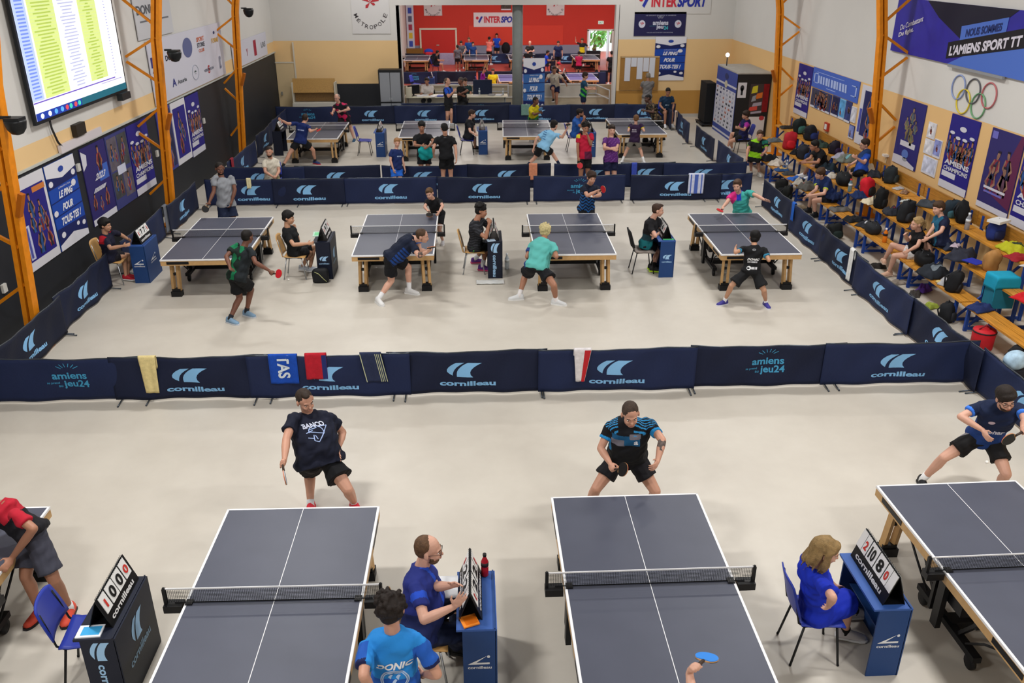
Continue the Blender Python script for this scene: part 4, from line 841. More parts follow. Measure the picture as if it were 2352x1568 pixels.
# olympic rings painted on the wall
t = thing('olympic_rings', 'five coloured interlaced rings fixed on the white part of the right wall', 'rings', (XR - .02, 17.1, 3.25))
for (y, z, c, lb) in ((17.66, 3.37, '#8c9cc8', 'blue'), (17.10, 3.37, '#5c5c62', 'black'), (16.53, 3.37, '#b8686c', 'red'), (17.38, 3.13, '#d8c23c', 'yellow'), (16.82, 3.13, '#6ca074', 'green')):
    MB().tube([(0, y - 17.1 + .245 * math.cos(a), z - 3.25 + .235 * math.sin(a)) for a in [i * PI / 16 for i in range(32)]], .015, n=6, closed=True).build('ring', mat(c, .6), t)['label'] = lb + ' ring'
t = thing('manual_call_point', 'small red and white call point box on the right wall', 'box', (XR, 23.94, 1.43)); MB().box((-.03, 0, 0), (.06, .26, .22)).build('housing', mat('#b03a28', .5), t); MB().box((-.065, 0, 0), (.01, .14, .14)).build('label_plate', mat('#dcdcd8', .5), t); MB().tube([(-.01, 0, -.1), (-.01, 0, -.7)], .012).build('conduit', mat('#c8b090', .6), t)
t = thing('wall_light', 'small white fitting low on the wall right of the nearer column', 'fitting', (XR, 20.17, 1.44)); MB().box((-.05, 0, 0), (.1, .16, .05)).build('housing', mat('#e6e2da', .5), t); MB().tube([(-.02, 0, 0), (-.02, 0, -.4)], .02).build('conduit', mat('#d0b890', .6), t)
# back wall
def flower(m, f, cx, cy, r, asp, mi, mw=None):
    for (a, b, s) in ((-.75, .55, 1), (.1, .95, .9), (.9, .5, 1), (-.4, -.45, .9), (.45, -.2, 1)):
        m.add([f(cx, cy), f(cx + (a * .8 - b * .25) * r, cy + (b * .8 + a * .3) * r * asp), f(cx + a * r * 1.15, cy + b * r * asp * 1.15), f(cx + (a * .8 + b * .25) * r, cy + (b * .8 - a * .3) * r * asp)], [(0, 1, 2, 3)], mi)
def metropole(side, x0, z0, x1, z1, label, group):
    t, f = panel('metropole_poster', label, 'poster', side, x0, z0, x1, z1, '#cfcdcc', group)
    asp = (x1 - x0) / (z1 - z0); m = MB(); flower(m, lambda u, v: f(u, v, .002), .5, .72, .27, asp, 0); m.build('red_emblem', mat('#b03038', .6), t)
    m = MB(); word = 'MÉTROPOLE'
    for k, ch in enumerate(word):
        a = PI * (1.14 + .72 * k / 8); cx, cy = .5 + .42 * math.cos(a), .62 + .50 * asp * math.sin(a); w, h = .048, .10 * asp; c, s = math.cos(a + PI / 2), math.sin(a + PI / 2)
        put_text(m, lambda u, v: f(cx + (u - .5) * w * 2 * c - (v - .5) * h * s / asp, cy + ((u - .5) * w * 2 * s * asp + (v - .5) * h * c), .003), ch, 0, 0, 1, 1, 0, .01)
    m.build('lettering', mat('#4a4448', .6), t)
metropole('B', -4.35, 3.12, -2.95, 4.62, 'large white poster with red leaf emblem and curved MÉTROPOLE lettering', None)
metropole('RED', -3.05, 2.02, -1.85, 3.0, 'smaller MÉTROPOLE poster on the red wall, left of the pillar', 'small MÉTROPOLE posters on the red wall')
metropole('RED', 5.15, 2.02, 6.35, 3.0, 'smaller MÉTROPOLE poster on the red wall, right of the pillar', 'small MÉTROPOLE posters on the red wall')
def sport_sign(side, x0, z0, x1, z1, label, group=None, bg='#d8d4d6'):
    t, f = panel('sport_shop_sign', label, 'sign', side, x0, z0, x1, z1, bg, group)
    g = lambda u, v: f(u, v, .003)
    m = MB(); put_text(m, g, 'INTER', .21, .28, .55, .74, 0, .045); m.add([g(x, y) for x, y in disc_pts(.075, .62, .03, .11)], [tuple(range(16))], 0); m.build('red_lettering', mat('#c02c3c', .6), t)
    m = MB(); put_text(m, g, 'SPORT', .55, .28, .93, .74, 0, .05, .02); m.add([g(.09, .35), g(.12, .25), g(.19, .72), g(.15, .74), g(.115, .52)], [(0, 1, 2, 3, 4)], 0); m.build('blue_lettering', mat('#24309a', .6), t)
sport_sign('RED', .25, 1.30, 3.55, 2.20, 'white sign with red and blue sport shop lettering, cut by the pillar')
sport_sign('B', 6.15, 3.78, 9.0, 4.62, 'sport shop sign cut off by the top edge, on the back wall', bg='#cdcbc8')
t, f = panel('city_banner', 'dark purple banner with the amiens jeu24 emblem on the back wall', 'banner', 'B', 6.15, 3.0, 8.1, 3.85, '#1f1d4a')
m = MB(); g = lambda u, v: f(u, v, .003); put_text(m, g, 'amiens', .36, .46, .66, .64, 0, .03); put_text(m, g, 'jeu', .43, .26, .57, .46, 0, .03); put_text(m, g, 'LE SPORT EN FETE A AMIENS', .22, .84, .8, .87, 0, 0); put_text(m, g, 'VILLE ACTIVE ET SPORTIVE', .25, .13, .76, .16, 0, 0)
for k in range(5):
    a = PI * (.3 + .1 * k); m.add([g(.5 + .05 * math.cos(a), .66 + .08 * math.sin(a)), g(.504 + .05 * math.cos(a), .66 + .08 * math.sin(a)), g(.506 + .10 * math.cos(a), .66 + .2 * math.sin(a)), g(.50 + .10 * math.cos(a), .66 + .2 * math.sin(a))], [(0, 1, 2, 3)])
for u in (.15, .85): m.add([g(x, y) for x, y in disc_pts(u, .5, .065, .16)], [tuple(range(16))], 0)
m.build('white_lettering', mat('#c6c8d8', .6), t)
m = MB(); h = lambda u, v: f(u, v, .006); flower(m, h, .15, .5, .04, 2.3, 0); flower(m, h, .85, .5, .04, 2.3, 0); put_text(m, h, '24', .58, .26, .66, .42, 1, .03); put_text(m, h, 'se prend au', .30, .40, .42, .43, 1, .0); m.build('coloured_marks', [mat('#b84048', .6), mat('#3fa8b8', .6)], t)
ping_poster('B', 7.0, 1.38, 8.18, 2.97, 'blue LE PING POUR TOUS-TES poster on the yellow back wall', None)
# notice board with result sheets
t = thing('notice_board', 'brown notice board on the back wall behind the man in grey', 'board', (6.45, YB - .03, 1.65)); MB().box((0, 0, 0), (1.5, .04, 1.25)).build('board', mat('#9c7238', .7, var=.06), t); MB().box((0, -.03, .6), (1.46, .02, .03)).build('rail', mat('#c8b490', .5), t)
for i, (x, w, h) in enumerate(((-.58, .26, .85), (-.26, .32, .32), (.05, .26, .78), (.33, .26, .5), (.58, .26, .72))):
    tag(MB().box((5.98 + i * .235, YB - .062, 2.22 - h / 2), (.215, .006, h)).build('result_sheet', mat('#cdd0da', .7)), 'pale printed result sheet on the notice board, %s' % ['leftmost and longest', 'second, short and wide', 'third from the left', 'fourth, mostly behind the man', 'rightmost'][i], 'paper', 'result sheets on the notice board')
# red wall details
t = thing('exit_sign', 'small lit green exit sign above the open exit door', 'sign', (8.85, YR - .05, 1.55)); MB().box((0, 0, 0), (.36, .05, .2)).build('housing', mat('#cfe6da', .5, emit=.6), t); m = MB(); put_text(m, lambda u, v: V(-.14 + .28 * u, -.03, -.06 + .12 * v), 'EXIT', 0, 0, 1, 1); m.build('lettering', mat('#2f9a6a', .5), t)
photo(2.1, 2.35, 2.75, 3.1, 'dark portrait photograph high on the red wall beside the pillar', '#4a443c', None, bg='#2a2620', n=1, seed=21, side='RED')
t, f = panel('vertical_banner', 'tall narrow sponsor banner on the white side wall of the red hall', 'banner', 'RED', -4.25, -.2, -3.75, 2.9, '#c9ccd8', None, off=.05)
m = MB()
for k, c in enumerate((0, 1, 2, 3, 0)): rect(f, .25, .08 + k * .17, .75, .2 + k * .17, m, c)
m.build('printed_logos', [mat('#3a50b0', .6), mat('#d8b83c', .6), mat('#a03a50', .6), mat('#5a5f78', .6)], t)
# ------------------------------------------------------------ far end of the main hall
# roller banner in the opening
t = thing('roller_banner', 'tall free-standing LE PING POUR TOUS-TES banner right of the pillar', 'banner', (2.42, 34.2, 0))
fr = lambda u, v, o=0.: V((u - .5) * .83, -.02 - o, .08 + 2.12 * v)
m = MB(); m.add([fr(0, 0), fr(1, 0), fr(1, 1), fr(0, 1), fr(0, 0, -.012), fr(1, 0, -.012), fr(1, 1, -.012), fr(0, 1, -.012)], [(0, 1, 2, 3), (7, 6, 5, 4), (0, 4, 5, 1), (1, 5, 6, 2), (2, 6, 7, 3), (3, 7, 4, 0)]); m.build('fabric', mat('#3565a8', .6), t)
draw_ping(t, lambda u, v, o=0.: fr(u, v, .004 + o))
MB().box((0, 0, .04), (.86, .2, .08)).build('base', mat('#a8acb0', .4, .6), t)
# guard rails at the step
for (nm, lb, pts, zs) in (('guard_rail', 'white two-bar guard rail left of the pillar behind the officials desk', [(-2.45, 36.0), (1.5, 36.0)], (1.0, .72)), ('guard_rail', 'white guard rail with pale panels that the man in the cream tee leans on', [(2.0, 36.0), (4.75, 36.0)], (1.0, .98)), ('guard_rail', 'grey two-bar rail sloping to the right jamb of the opening', [(4.75, 36.0), (5.1, 36.0), (5.42, 34.5)], (.95, .62))):
    t = thing(nm, lb, 'rail', (0, 0, 0), group='rails along the step')
    for z in zs: MB().tube([(x, y, z) for x, y in pts], .025).build('handrail', mat('#c4c6c8', .4), t)
    m = MB()
    for (x, y) in pts: m.tube([(x, y, 0), (x, y, zs[0])], .022)
    m.build('posts', mat('#b4b6b8', .4), t)
    if 'panels' in lb: MB().box((3.38, 36.02, .72), (2.75, .03, .42)).build('infill_panel', mat('#b9b6ae', .5, var=.05, scale=2), t)
# officials' desk: two tables
for (x, w, lb) in ((-1.55, 2.1, 'white topped officials table with computer, left half'), (.55, 1.75, 'white topped officials table, right half with chair behind')):
    t = thing('folding_table', lb, 'table', (x, 34.8, 0), group='officials tables')
    MB().box((0, 0, .735), (w, .75, .03)).build('tabletop', mat('#d6d2bc', .5), t)
    for sx in (-1, 1):
        for sy in (-1, 1): MB().tube([(sx * (w / 2 - .1), sy * .3, 0), (sx * (w / 2 - .1), sy * .3, .72)], .018).build('leg', mat('#8a8d90', .4, .6), t)
    MB().box((0, .3, .4), (w - .2, .01, .6)).build('modesty_panel', mat('#c9c6ba', .6), t)
t = thing('computer_monitor', 'black flat monitor seen from behind at the left of the officials desk', 'monitor', (-2.25, 34.75, .75), .5); MB().box((0, 0, .25), (.5, .04, .32)).build('screen', mat('#14161a', .4), t); m = MB(); m.box((0, .02, .06), (.06, .04, .12)); m.box((0, .02, .01), (.22, .16, .02)); m.build('stand', mat('#1c1e22', .4), t)
t = thing('desktop_computer', 'cream computer case standing at the left end of the officials desk', 'computer', (-2.42, 34.62, .75)); MB().box((0, 0, .18), (.22, .4, .36)).build('case', mat('#c9c3ae', .6), t)
rr = random.Random(12)
gP = 'papers on the officials desk'
for k, (x, y, c, lb) in enumerate(((-2.0, 34.2, '#d8d8d8', 'white stack of paper before the monitor'), (-1.85, 34.45, '#c8cdd8', 'grey-blue folder left of the man in white'), (-1.5, 34.15, '#e0e0e4', 'white sheets in front of the man in white'), (-1.2, 34.2, '#4a58b0', 'small blue folder right of the man in white'), (-.95, 34.15, '#c88a4a', 'orange folder on the officials desk'), (-.7, 34.35, '#d4d0c8', 'cream sheets beside the coach'), (.2, 34.3, '#d8d4d0', 'white sheets on the right table'), (.8, 34.35, '#8a8a8c', 'grey pad on the right table'), (1.1, 34.3, '#c4c8cc', 'pale pile at the right end of the desk'))):
    t = flat('paper_pile', lb, 'paper', x, y + .42, .75, .24, .3, c, rr.uniform(-.4, .4), th=rr.uniform(.01, .05)); t['group'] = gP
bottle(1.25, 34.8, .75, 'clear bottle at the right end of the officials desk', '#e0e4e8', '#c6d0da', h=.26); bottle(.32, 34.9, .75, 'clear bottle beside the man in black at the desk', '#e0e4e8', '#c9d4dc', h=.26)
t = thing('display_board', 'dark blue folded board standing on the officials desk', 'board', (.45, 35.05, .75)); MB().box((0, 0, .28), (.75, .04, .56)).build('panel', mat('#15203a', .6), t)
chair(.45, 35.5, -PI / 2, 'black', 'grey-brown backed chair empty behind the right officials table')
# grey two-door cabinet with black frame
t = thing('storage_cabinet', 'tall plastic cabinet with grey doors and black edges by the opening', 'cabinet', (-3.02, 33.6, 0)); MB().box((0, 0, .95), (.86, .5, 1.9)).build('carcass', mat('#1a1c1f', .5), t)
for (z, h) in ((1.28, 1.05), (.38, .62)):
    for s in (-1, 1):
        d = MB().box((s * .195, -.26, z), (.37, .02, h)).build('door', mat('#8c9097', .5), t)
        MB().box((s * .03, -.28, z - h * .4), (.02, .02, .08)).build('handle', mat('#b8bbc0', .4), d)
# white low unit with an open wooden flap lid
t = thing('wooden_flap_cabinet', 'white chest with a tilted brown wooden flap at the far left', 'cabinet', (-5.85, 33.35, 0)); MB().box((0, .1, .38), (1.6, .7, .76)).build('chest', mat('#c9c6bc', .6), t)
MB().box((0, .3, 1.02), (1.5, .3, .5)).build('inner_shelf', wood('#8a6838'), t); MB().box((0, -.02, 1.36), (1.56, .05, .52), 0, Matrix.Rotation(-.35, 3, 'X')).build('flap', wood('#a8803f'), t); m = MB(); m.box((-.78, .1, 1.1), (.04, .5, .75)); m.box((.78, .1, 1.1), (.04, .5, .75)); m.build('side_frame', mat('#c4bfb0', .6), t)
t = thing('pale_door', 'pale door panel beside the white conduit in the far left corner', 'door', (-6.95, 33.96, 0)); MB().box((0, 0, 1.05), (.7, .03, 2.1)).build('leaf', mat('#d2bb92', .6), t); MB().box((-.22, -.04, 1.0), (.06, .04, .12)).build('handle', mat('#8a8a80', .4), t); m = MB(); m.box((.36, -.01, 1.42), (.05, .05, 2.84)); m.box((0, -.01, 2.12), (.75, .04, .04)); m.build('frame', mat('#cfc8b8', .5), t)
# black booth with white sponsor front
t = thing('black_booth', 'large black cabin with a white and blue sponsor panel and a fruit-coloured poster', 'cabin', (8.80, 29.0, 0))
W_, D_, H_ = 1.12, 2.5, 2.22
MB().box((W_ / 2, D_ / 2, H_ / 2), (W_, D_, H_)).build('cabin_body', mat('#1d1c1e', .6), t); MB().box((W_ / 2, D_ / 2, H_ + .02), (W_ + .04, D_ + .04, .04)).build('roof', mat('#a39f98', .6, var=.08), t)
f = lambda u, v, o=0.: V(-.015 - o, D_ * (1 - u), H_ * v)
m = MB(); rect(f, 0, 0, 1, 1, m, 0); rect(f, .02, .13, .98, .72, m, 1, .003); rect(f, 0, .77, 1, .80, m, 1, .004); rect(f, 0, .03, 1, .06, m, 1, .004); m.add([f(x, y, .006) for x, y in disc_pts(.5, .785, .07, .055)], [tuple(range(16))], 2); m.add([f(x, y, .006) for x, y in disc_pts(.5, .9, .09, .045)], [tuple(range(16))], 3)
for k in range(9): rect(f, .02, .13 + .59 * k / 9, .98, .133 + .59 * k / 9, m, 4, .005)
rr = random.Random(3)
for k in range(9):
    for q in range(6):
        u = .08 + q * .155 + rr.uniform(-.02, .02); v = .155 + .59 * k / 9; rect(f, u, v, u + rr.uniform(.04, .09), v + .03, m, rr.choice([4, 4, 5, 6, 3]), .006)
m.build('sponsor_panel', [mat('#35458e', .6), mat('#c2c2cc', .6), mat('#b8b29a', .6), mat('#27305e', .6), mat('#9a9eb4', .6), mat('#a8685c', .6), mat('#3c4048', .6)], t)
g = lambda u, v, o=0.: V(W_ * u, -.015 - o, H_ * v)
m = MB(); rect(g, .40, .42, .80, .86, m, 0); 
for (u0, v0, u1, v1, c) in ((.44, .72, .62, .82, 1), (.58, .64, .78, .72, 2), (.46, .60, .6, .68, 3), (.40, .46, .66, .52, 4), (.5, .53, .78, .58, 5), (.42, .42, .8, .45, 5)): m.add([g(u0, v0, .004), g(u1, v0 + .02, .004), g(u1, v1 + .02, .004), g(u0 + .03, v1, .004)], [(0, 1, 2, 3)], c)
m.build('product_poster', [mat('#3c3234', .5), mat('#c0b830', .6), mat('#c86a28', .6), mat('#8c9098', .6), mat('#c0463c', .6), mat('#9a94a4', .6)], t)
m = MB(); rect(g, .02, .66, .28, .88, m, 0, .002); m.add([g(x, y, .005) for x, y in disc_pts(.15, .80, .06, .045)], [tuple(range(16))], 1); rect(g, .12, .70, .18, .80, m, 1, .005); m.build('white_notice', [mat('#c8c8d0', .6), mat('#24262c', .6)], t)
m = MB(); rect(g, .80, .45, .97, .86, m, 0, .002); m.build('red_drape', [mat('#7c1218', .8, var=.2, scale=8)], t)
m = MB(); rect(g, .36, .04, .93, .38, m, 0, .004); m.add([g(x, y, .008) for x, y in disc_pts(.83, .36, .08, .035)], [tuple(range(16))], 1); m.build('white_board', [mat('#cac6c8', .6), mat('#a8343c', .6)], t)
t = thing('garment_bag_rack', 'black padded panels on a wheeled rack beside the booth', 'rack', (8.72, 32.3, 0)); MB().box((0, 0, .85), (.34, .9, 1.4)).build('black_pads', mat('#17181b', .8, bump=.3), t)
m = MB(); m.box((0, 0, .09), (.5, 1.0, .04)); m.build('base', mat('#222428', .5), t)
for sx in (-1, 1):
    for sy in (-1, 1): MB().ell((sx * .2, sy * .42, .04), .04).build('wheel', mat('#101010', .5), t)
t = thing('glass_globe_lamp', 'small bright round lamp standing on the booth roof', 'lamp', (8.95, 31.0, H_ + .04)); MB().ell((0, 0, .36), .07).build('globe', mat('#f4f8ff', .3, emit=3.0), t); MB().tube([(0, 0, 0), (0, 0, .3)], .02).build('stem', mat('#3a3f48', .5), t)
t = thing('towel_on_rail_small', 'black barrier stacked upright by the exit door of the red hall', 'barrier', (8.05, 58.8, ZR)); MB().box((0, 0, .45), (.9, .3, .9)).build('folded_panels', mat('#14151a', .7), t)
t = thing('ball_box', 'brown wooden low cupboard beside the red hall side wall', 'cupboard', (-3.72, 60.8, ZR)); MB().box((0, 0, .45), (1.1, .4, .9)).build('carcass', wood('#8a6020'), t); MB().box((.1, -.22, .5), (.12, .03, .05)).build('handle', mat('#d8d4c8', .4), t)
t = thing('pompon', 'blue and red bundle lying on the far barrier of the red hall', 'bundle', (-2.75, 59.6, ZR + .72)); m = MB(); m.ell((0, 0, .12), (.3, .12, .16), 0); m.ell((0, -.05, -.02), (.26, .1, .13), 1); m.build('cloth', [mat('#2444a8', .8), mat('#c02c3c', .8)], t)
t = thing('black_backpack_far', 'black rucksack hung by the grey band of the red hall', 'backpack', (2.4, 61.2, ZR + .55)); MB().ell((0, 0, .3), (.3, .18, .4), n=12).build('body', mat('#121318', .8), t)
# ------------------------------------------------------------ tiered benches and belongings along the right wall
BW = wood('#c98a30', 2.5); BLF = mat('#1d3f8c', .45); 
TX = ((8.27, 8.63, .45), (8.70, 9.0, .82), (9.06, 9.42, 1.18))
def bleacher():
    t = thing('tiered_bench', '', 'bench'); L = 2.04
    for i, (x0, x1, z) in enumerate(TX):
        w = (x1 - x0) / 2
        for k in range(2): MB().box((x0 - 8.27 + w * (k + .5), 0, z - .018), (w - .012, L, .036)).build('plank', BW, t)
    MB().box((9.52 - 8.27, 0, 1.30), (.03, L, .26)).build('back_board', wood('#a8742a'), t)
    for y in (-L / 2 + .18, L / 2 - .18):
        m = MB()
        for i, (x0, x1, z) in enumerate(TX):
            m.bar((x0 - 8.27 + .05, y, 0), (x0 - 8.27 + .05, y, z - .036), .05, .05); m.bar((x0 - 8.27 + .02, y, z - .055), (x1 - 8.27, y, z - .055), .04, .04)
        m.bar((.02, y, .05), (1.2, y, .05), .04, .05); m.bar((.1, y, .1), (1.1, y, 1.1), .035, .035); m.bar((1.24, y, 0), (1.24, y, 1.4), .05, .05)
        m.build('steel_frame', BLF, t)
    return t
b0 = bleacher(); words = ['nearest to the camera', 'second from the camera', 'under the fair haired woman', 'fourth from the camera', 'beside the nearer orange column', 'sixth from the camera', 'farthest, beside the booth']
for i in range(7):
    b_ = b0 if i == 0 else copy_tree(b0); b_.location = (8.27, 12.2 + 2.08 * i, 0); tag(b_, 'three-tier orange plank bench on blue legs, ' + words[i], 'bench', 'tiered benches along the right wall')
def blobmesh(r, seed, amp=.12, n=20, k=12, flat=.0, box=.6):
    """a soft boxy lump, flat underneath"""
    m = MB(); rr = random.Random(seed); off = V(rr.uniform(0, 50), rr.uniform(0, 50), 0)
    vs = []; fs = []
    for i in range(k + 1):
        th = PI * i / k
        for j in range(n):
            ph = 2 * PI * j / n; d = V(math.sin(th) * math.cos(ph), math.sin(th) * math.sin(ph), math.cos(th))
            q = (abs(d.x) ** (2 / (1 - box * .6)) + abs(d.y) ** (2 / (1 - box * .6)) + abs(d.z) ** (2 / (1 - box * .6))) ** (-(1 - box * .6) / 2)
            q *= 1 + amp * noise.noise(d * 1.9 + off)
            p = V(d.x * q * r[0], d.y * q * r[1], d.z * q * r[2]); p.z = max(p.z, -r[2] * .86) + r[2] * .86; vs.append(p)
    for i in range(k):
        for j in range(n): a, b = i * n + j, i * n + (j + 1) % n; fs.append((a, a + n, b + n, b))
    return m.add(vs, fs, 0, True)
ORD = []
def backpack(x, y, z, rz, col, col2, label, s=1., lie=False, seed=0):
    s *= .86; t = thing('backpack', label, 'backpack', (x, y, z), rz, 'rucksacks and bags by the benches')
    q_ = random.Random(seed); t.rotation_euler = (q_.uniform(-.16, .16), q_.uniform(-.14, .14), rz + q_.uniform(-.5, .5)); r = tuple(v * s * q_.uniform(.85, 1.15) for v in (.15, .12, .22))
    c = mat(col, .8, var=.1, scale=8); d = mat(col2, .7, var=.1, scale=8)
    blobmesh(r, seed, .22, box=.8).build('body', c, t)
    p = blobmesh((r[0] * .72, r[1] * .45, r[2] * .45), seed + 1, .08).build('front_pocket', d, t); p.location = (0, -r[1] * .95, r[2] * .15) if not lie else (0, 0, r[2] * 1.55)
    m = MB()
    for q in (-1, 1):
        if not lie: m.tube([(q * r[0] * .5, r[1] * .7, r[2] * 1.6), (q * r[0] * .7, r[1] * 1.35, r[2] * 1.1), (q * r[0] * .6, r[1] * .9, r[2] * .2)], .014)
        else: m.tube([(q * r[0] * .5, -r[1] * .8, r[2] * 1.3), (q * r[0] * .8, -r[1] * 1.25, r[2] * .6), (q * r[0] * .6, -r[1] * 1.3, .02)], .014)
    m.tube([(-.03, 0, r[2] * 1.78), (0, 0, r[2] * 1.78 + .05), (.03, 0, r[2] * 1.78)], .009); m.build('straps', mat('#1a1b20', .7), t)
    return t
def duffel(x, y, z, rz, col, label, L=.5, r=.14, col2='#2a2c30', seed=0):
    t = thing('sports_bag', label, 'bag', (x, y, z), rz, 'rucksacks and bags by the benches')
    blobmesh((L / 2, r, r * .9), seed, .08, box=.5).build('body', mat(col, .75, var=.1, scale=8), t)
    m = MB(); 
    for q in (-1, 1): m.tube([(-L * .18, q * r * .6, r * 1.2), (-L * .1, q * r * .4, r * 1.85), (L * .1, q * r * .4, r * 1.85), (L * .18, q * r * .6, r * 1.2)], .011)
    m.build('handles', mat(col2, .6), t); MB().box((0, 0, r * 1.545), (L * .75, .012, .008)).build('zip', mat('#8a8c90', .4, .5), t); return t
def clothes(x, y, z, rz, col, label, sx=.34, sy=.26, h=.09, seed=0, name='garment', cat='clothing', col2=None):
    t = thing(name, label, cat, (x, y, z), rz, 'clothes heaped on the benches'); rr = random.Random(seed); o = V(rr.uniform(0, 30), rr.uniform(0, 30), 0)
    def fn(u, v):
        p = V(u * 3.2, v * 3.2, 0) + o; e = min(1, 5 * min(u, 1 - u, v, 1 - v) + .05)
        return V((u - .5) * sx * (1 + .25 * noise.noise(p)), (v - .5) * sy * (1 + .25 * noise.noise(p + V(9, 0, 0))), .006 + h * e * (.62 + .55 * noise.noise(p * 1.1 + V(0, 5, 0)) + .16 * noise.noise(p * 2.6)))
    MB().sheet(fn, 22, 18, .008).build('cloth', mat(col, .88, var=.12, scale=10), t)
    if col2: MB().sheet(lambda u, v: fn(.25 + .5 * u, .2 + .25 * v) + V(0, 0, .01), 10, 6, .006).build('coloured_panel', mat(col2, .85), t)
    return t
def shoes(x, y, z, rz, col, label):
    for i, q in enumerate((-1, 1)):
        t = thing('shoe', label + (', left of the pair' if q < 0 else ', right of the pair'), 'shoe', (x + q * .06 * math.sin(rz + 1.57), y - q * .06 * math.cos(rz + 1.57), z), rz + q * .15, 'loose shoes under the benches')
        blobmesh((.13, .045, .045), 5 + i, .1, 14, 8, box=.3).build('upper', mat(col, .6), t); MB().box((0, 0, .008), (.25, .085, .016)).build('sole', mat('#c8c8c8', .6), t)
T1, T2, T3 = .45, .82, 1.18
# near end, right edge of the picture
t = thing('cool_bag', 'round red cool bag with dark lid seam on the floor by the near bench', 'bag', (8.22, 12.35, 0)); MB().lathe([(.15, 0), (.17, .02), (.18, .3), (.17, .33)]).build('body', mat('#c01c28', .6, var=.08), t); MB().lathe([(.182, .29), (.188, .3), (.182, .315)]).build('zip', mat('#2a1418', .5), t); MB().tube([(-.1, 0, .33), (0, -.02, .42), (.1, 0, .33)], .012).build('handle', mat('#7a1c28', .6), t)
backpack(8.22, 13.45, 0, .4, '#15171c', '#1f2228', 'black rucksack on the floor between the two nearest low benches', seed=1)
backpack(8.35, 13.75, T1, 1.2, '#15161a', '#1c1c20', 'black and red rucksack with red straps beside the draped teal cloth', seed=2)
t = thing('teal_towel', 'bright teal cloth draped in a square over a box on the second bench', 'cloth', (8.78, 13.05, .45)); m = MB()
m.sheet(lambda u, v: V((u - .5) * .5 * (1.02 + .06 * math.sin(v * 9)), (v - .5) * .42, .62) if False else V(*( (max(-.2, min(.2, (u - .5) * .9)) * (1 + .05 * math.sin(v * 12)), max(-.17, min(.17, (v - .5) * .8)), .56 - .62 * max(0, abs(u - .5) - .22) * 1.4 - .62 * max(0, abs(v - .5) - .22) * 1.1 ))), 24, 20, .008); m.build('cloth', mat('#1593b4', .85, var=.06), t)
MB().box((0, 0, .27), (.36, .3, .53)).build('box_under_cloth', mat('#1a6c84', .8), t)
clothes(8.85, 12.35, T2, .3, '#c01a24', 'red jacket heaped right of the teal cloth', .45, .4, .16, 3, name='jacket')
clothes(9.2, 12.25, T3, 1.1, '#2a6a8c', 'petrol blue jacket piece beside the red jacket', .4, .3, .12, 4, name='jacket')
clothes(9.25, 12.9, T3, .5, '#b8b8bc', 'white and black striped jacket at the right edge', .5, .4, .16, 5, name='jacket', col2='#24262a')
clothes(9.3, 13.75, T3, 1.5, '#a8a81e', 'yellow-green jacket on the top bench near the right edge', .5, .4, .16, 6, name='jacket', col2='#2f3a28')
clothes(9.15, 13.35, T3, .2, '#8c1c26', 'dark red shirt under the yellow-green jacket', .4, .3, .08, 7, name='shirt_heap')
t = thing('paper_bag', 'crumpled brown paper bag standing on the second bench', 'bag', (8.98, 13.75, T2)); blobmesh((.13, .10, .2), 9, .3, box=.8).build('body', mat('#a87a44', .7, var=.1, scale=8), t)
backpack(9.3, 14.35, T3, .6, '#1c2c6c', '#16204a', 'navy blue bag with a white box on it near the right edge', 1.1, seed=8)
t = thing('white_box', 'flat white carton lying on the navy blue bag', 'box', (9.3, 14.33, T3 + .345), .5); MB().box((0, 0, .02), (.34, .24, .045)).build('carton', mat('#d8d8d6', .6), t)
flat('blue_folder', 'flat blue folder on the second bench before the paper bag', 'folder', 8.78, 13.95, T2 + .10, .26, .3, '#2430a0', .4)
clothes(8.82, 14.45, T2, .8, '#2a2c38', 'dark grey hooded top heaped on the second bench', .6, .4, .22, 10, name='hoodie')
clothes(8.86, 14.75, T2 + .12, .8, '#b8a8b4', 'small pale pink garment on the dark hooded top', .2, .14, .05, 11)
clothes(8.45, 14.55, T1, .2, '#232830', 'dark jacket with pale stripes hanging over the lowest bench', .5, .45, .28, 12, name='jacket', col2='#6c757c')
clothes(8.45, 14.1, T1, .9, '#a8a8ac', 'grey plastic wrapper on the lowest bench', .3, .24, .12, 13)
t = thing('sandwich', 'yellowish wrapped snack on the lowest bench', 'snack', (8.36, 14.15, T1)); blobmesh((.07, .05, .03), 3, .2).build('wrap', mat('#c8b070', .7), t)
clothes(8.25, 14.1, 0, .4, '#8c9a3c', 'yellow-green shoes in a heap on the floor under the bench', .3, .2, .1, 14, name='shoe_heap', cat='shoes')
clothes(8.28, 14.75, 0, 1.0, '#3a3634', 'dark sandals in a heap under the lowest bench', .35, .2, .07, 15, name='sandals', cat='shoes')
clothes(8.22, 15.35, 0, .2, '#8a8076', 'beige slippers on the floor by the woman', .3, .2, .06, 16, name='slippers', cat='shoes')
duffel(8.55, 15.15, T1, 1.4, '#141518', 'plump black bag right beside the woman in white shorts', .45, .16, seed=17)
clothes(8.5, 14.85, T1 - .42, .5, '#4a2a7c', 'purple striped bag half under the bench', .3, .2, .14, 18)
clothes(8.95, 15.1, T2, .5, '#8c2c38', 'red and purple snack wrappers on the second bench', .35, .2, .07, 19, name='snack_wrappers', cat='wrapper', col2='#5a2a7c')
clothes(8.9, 14.95, T2, .1, '#2c3244', 'navy hoodie right of the snack wrappers', .35, .28, .15, 20, name='hoodie')
bottle(9.15, 15.0, T3, 'clear bottle with blue label on the top bench', '#d8dce0', '#b8bcc4', h=.32, r=.045, group='bottles on the benches')
backpack(9.3, 15.45, T3, 1.1, '#16181a', '#1c2024', 'black rucksack with lime straps against the wall', 1.1, seed=21)
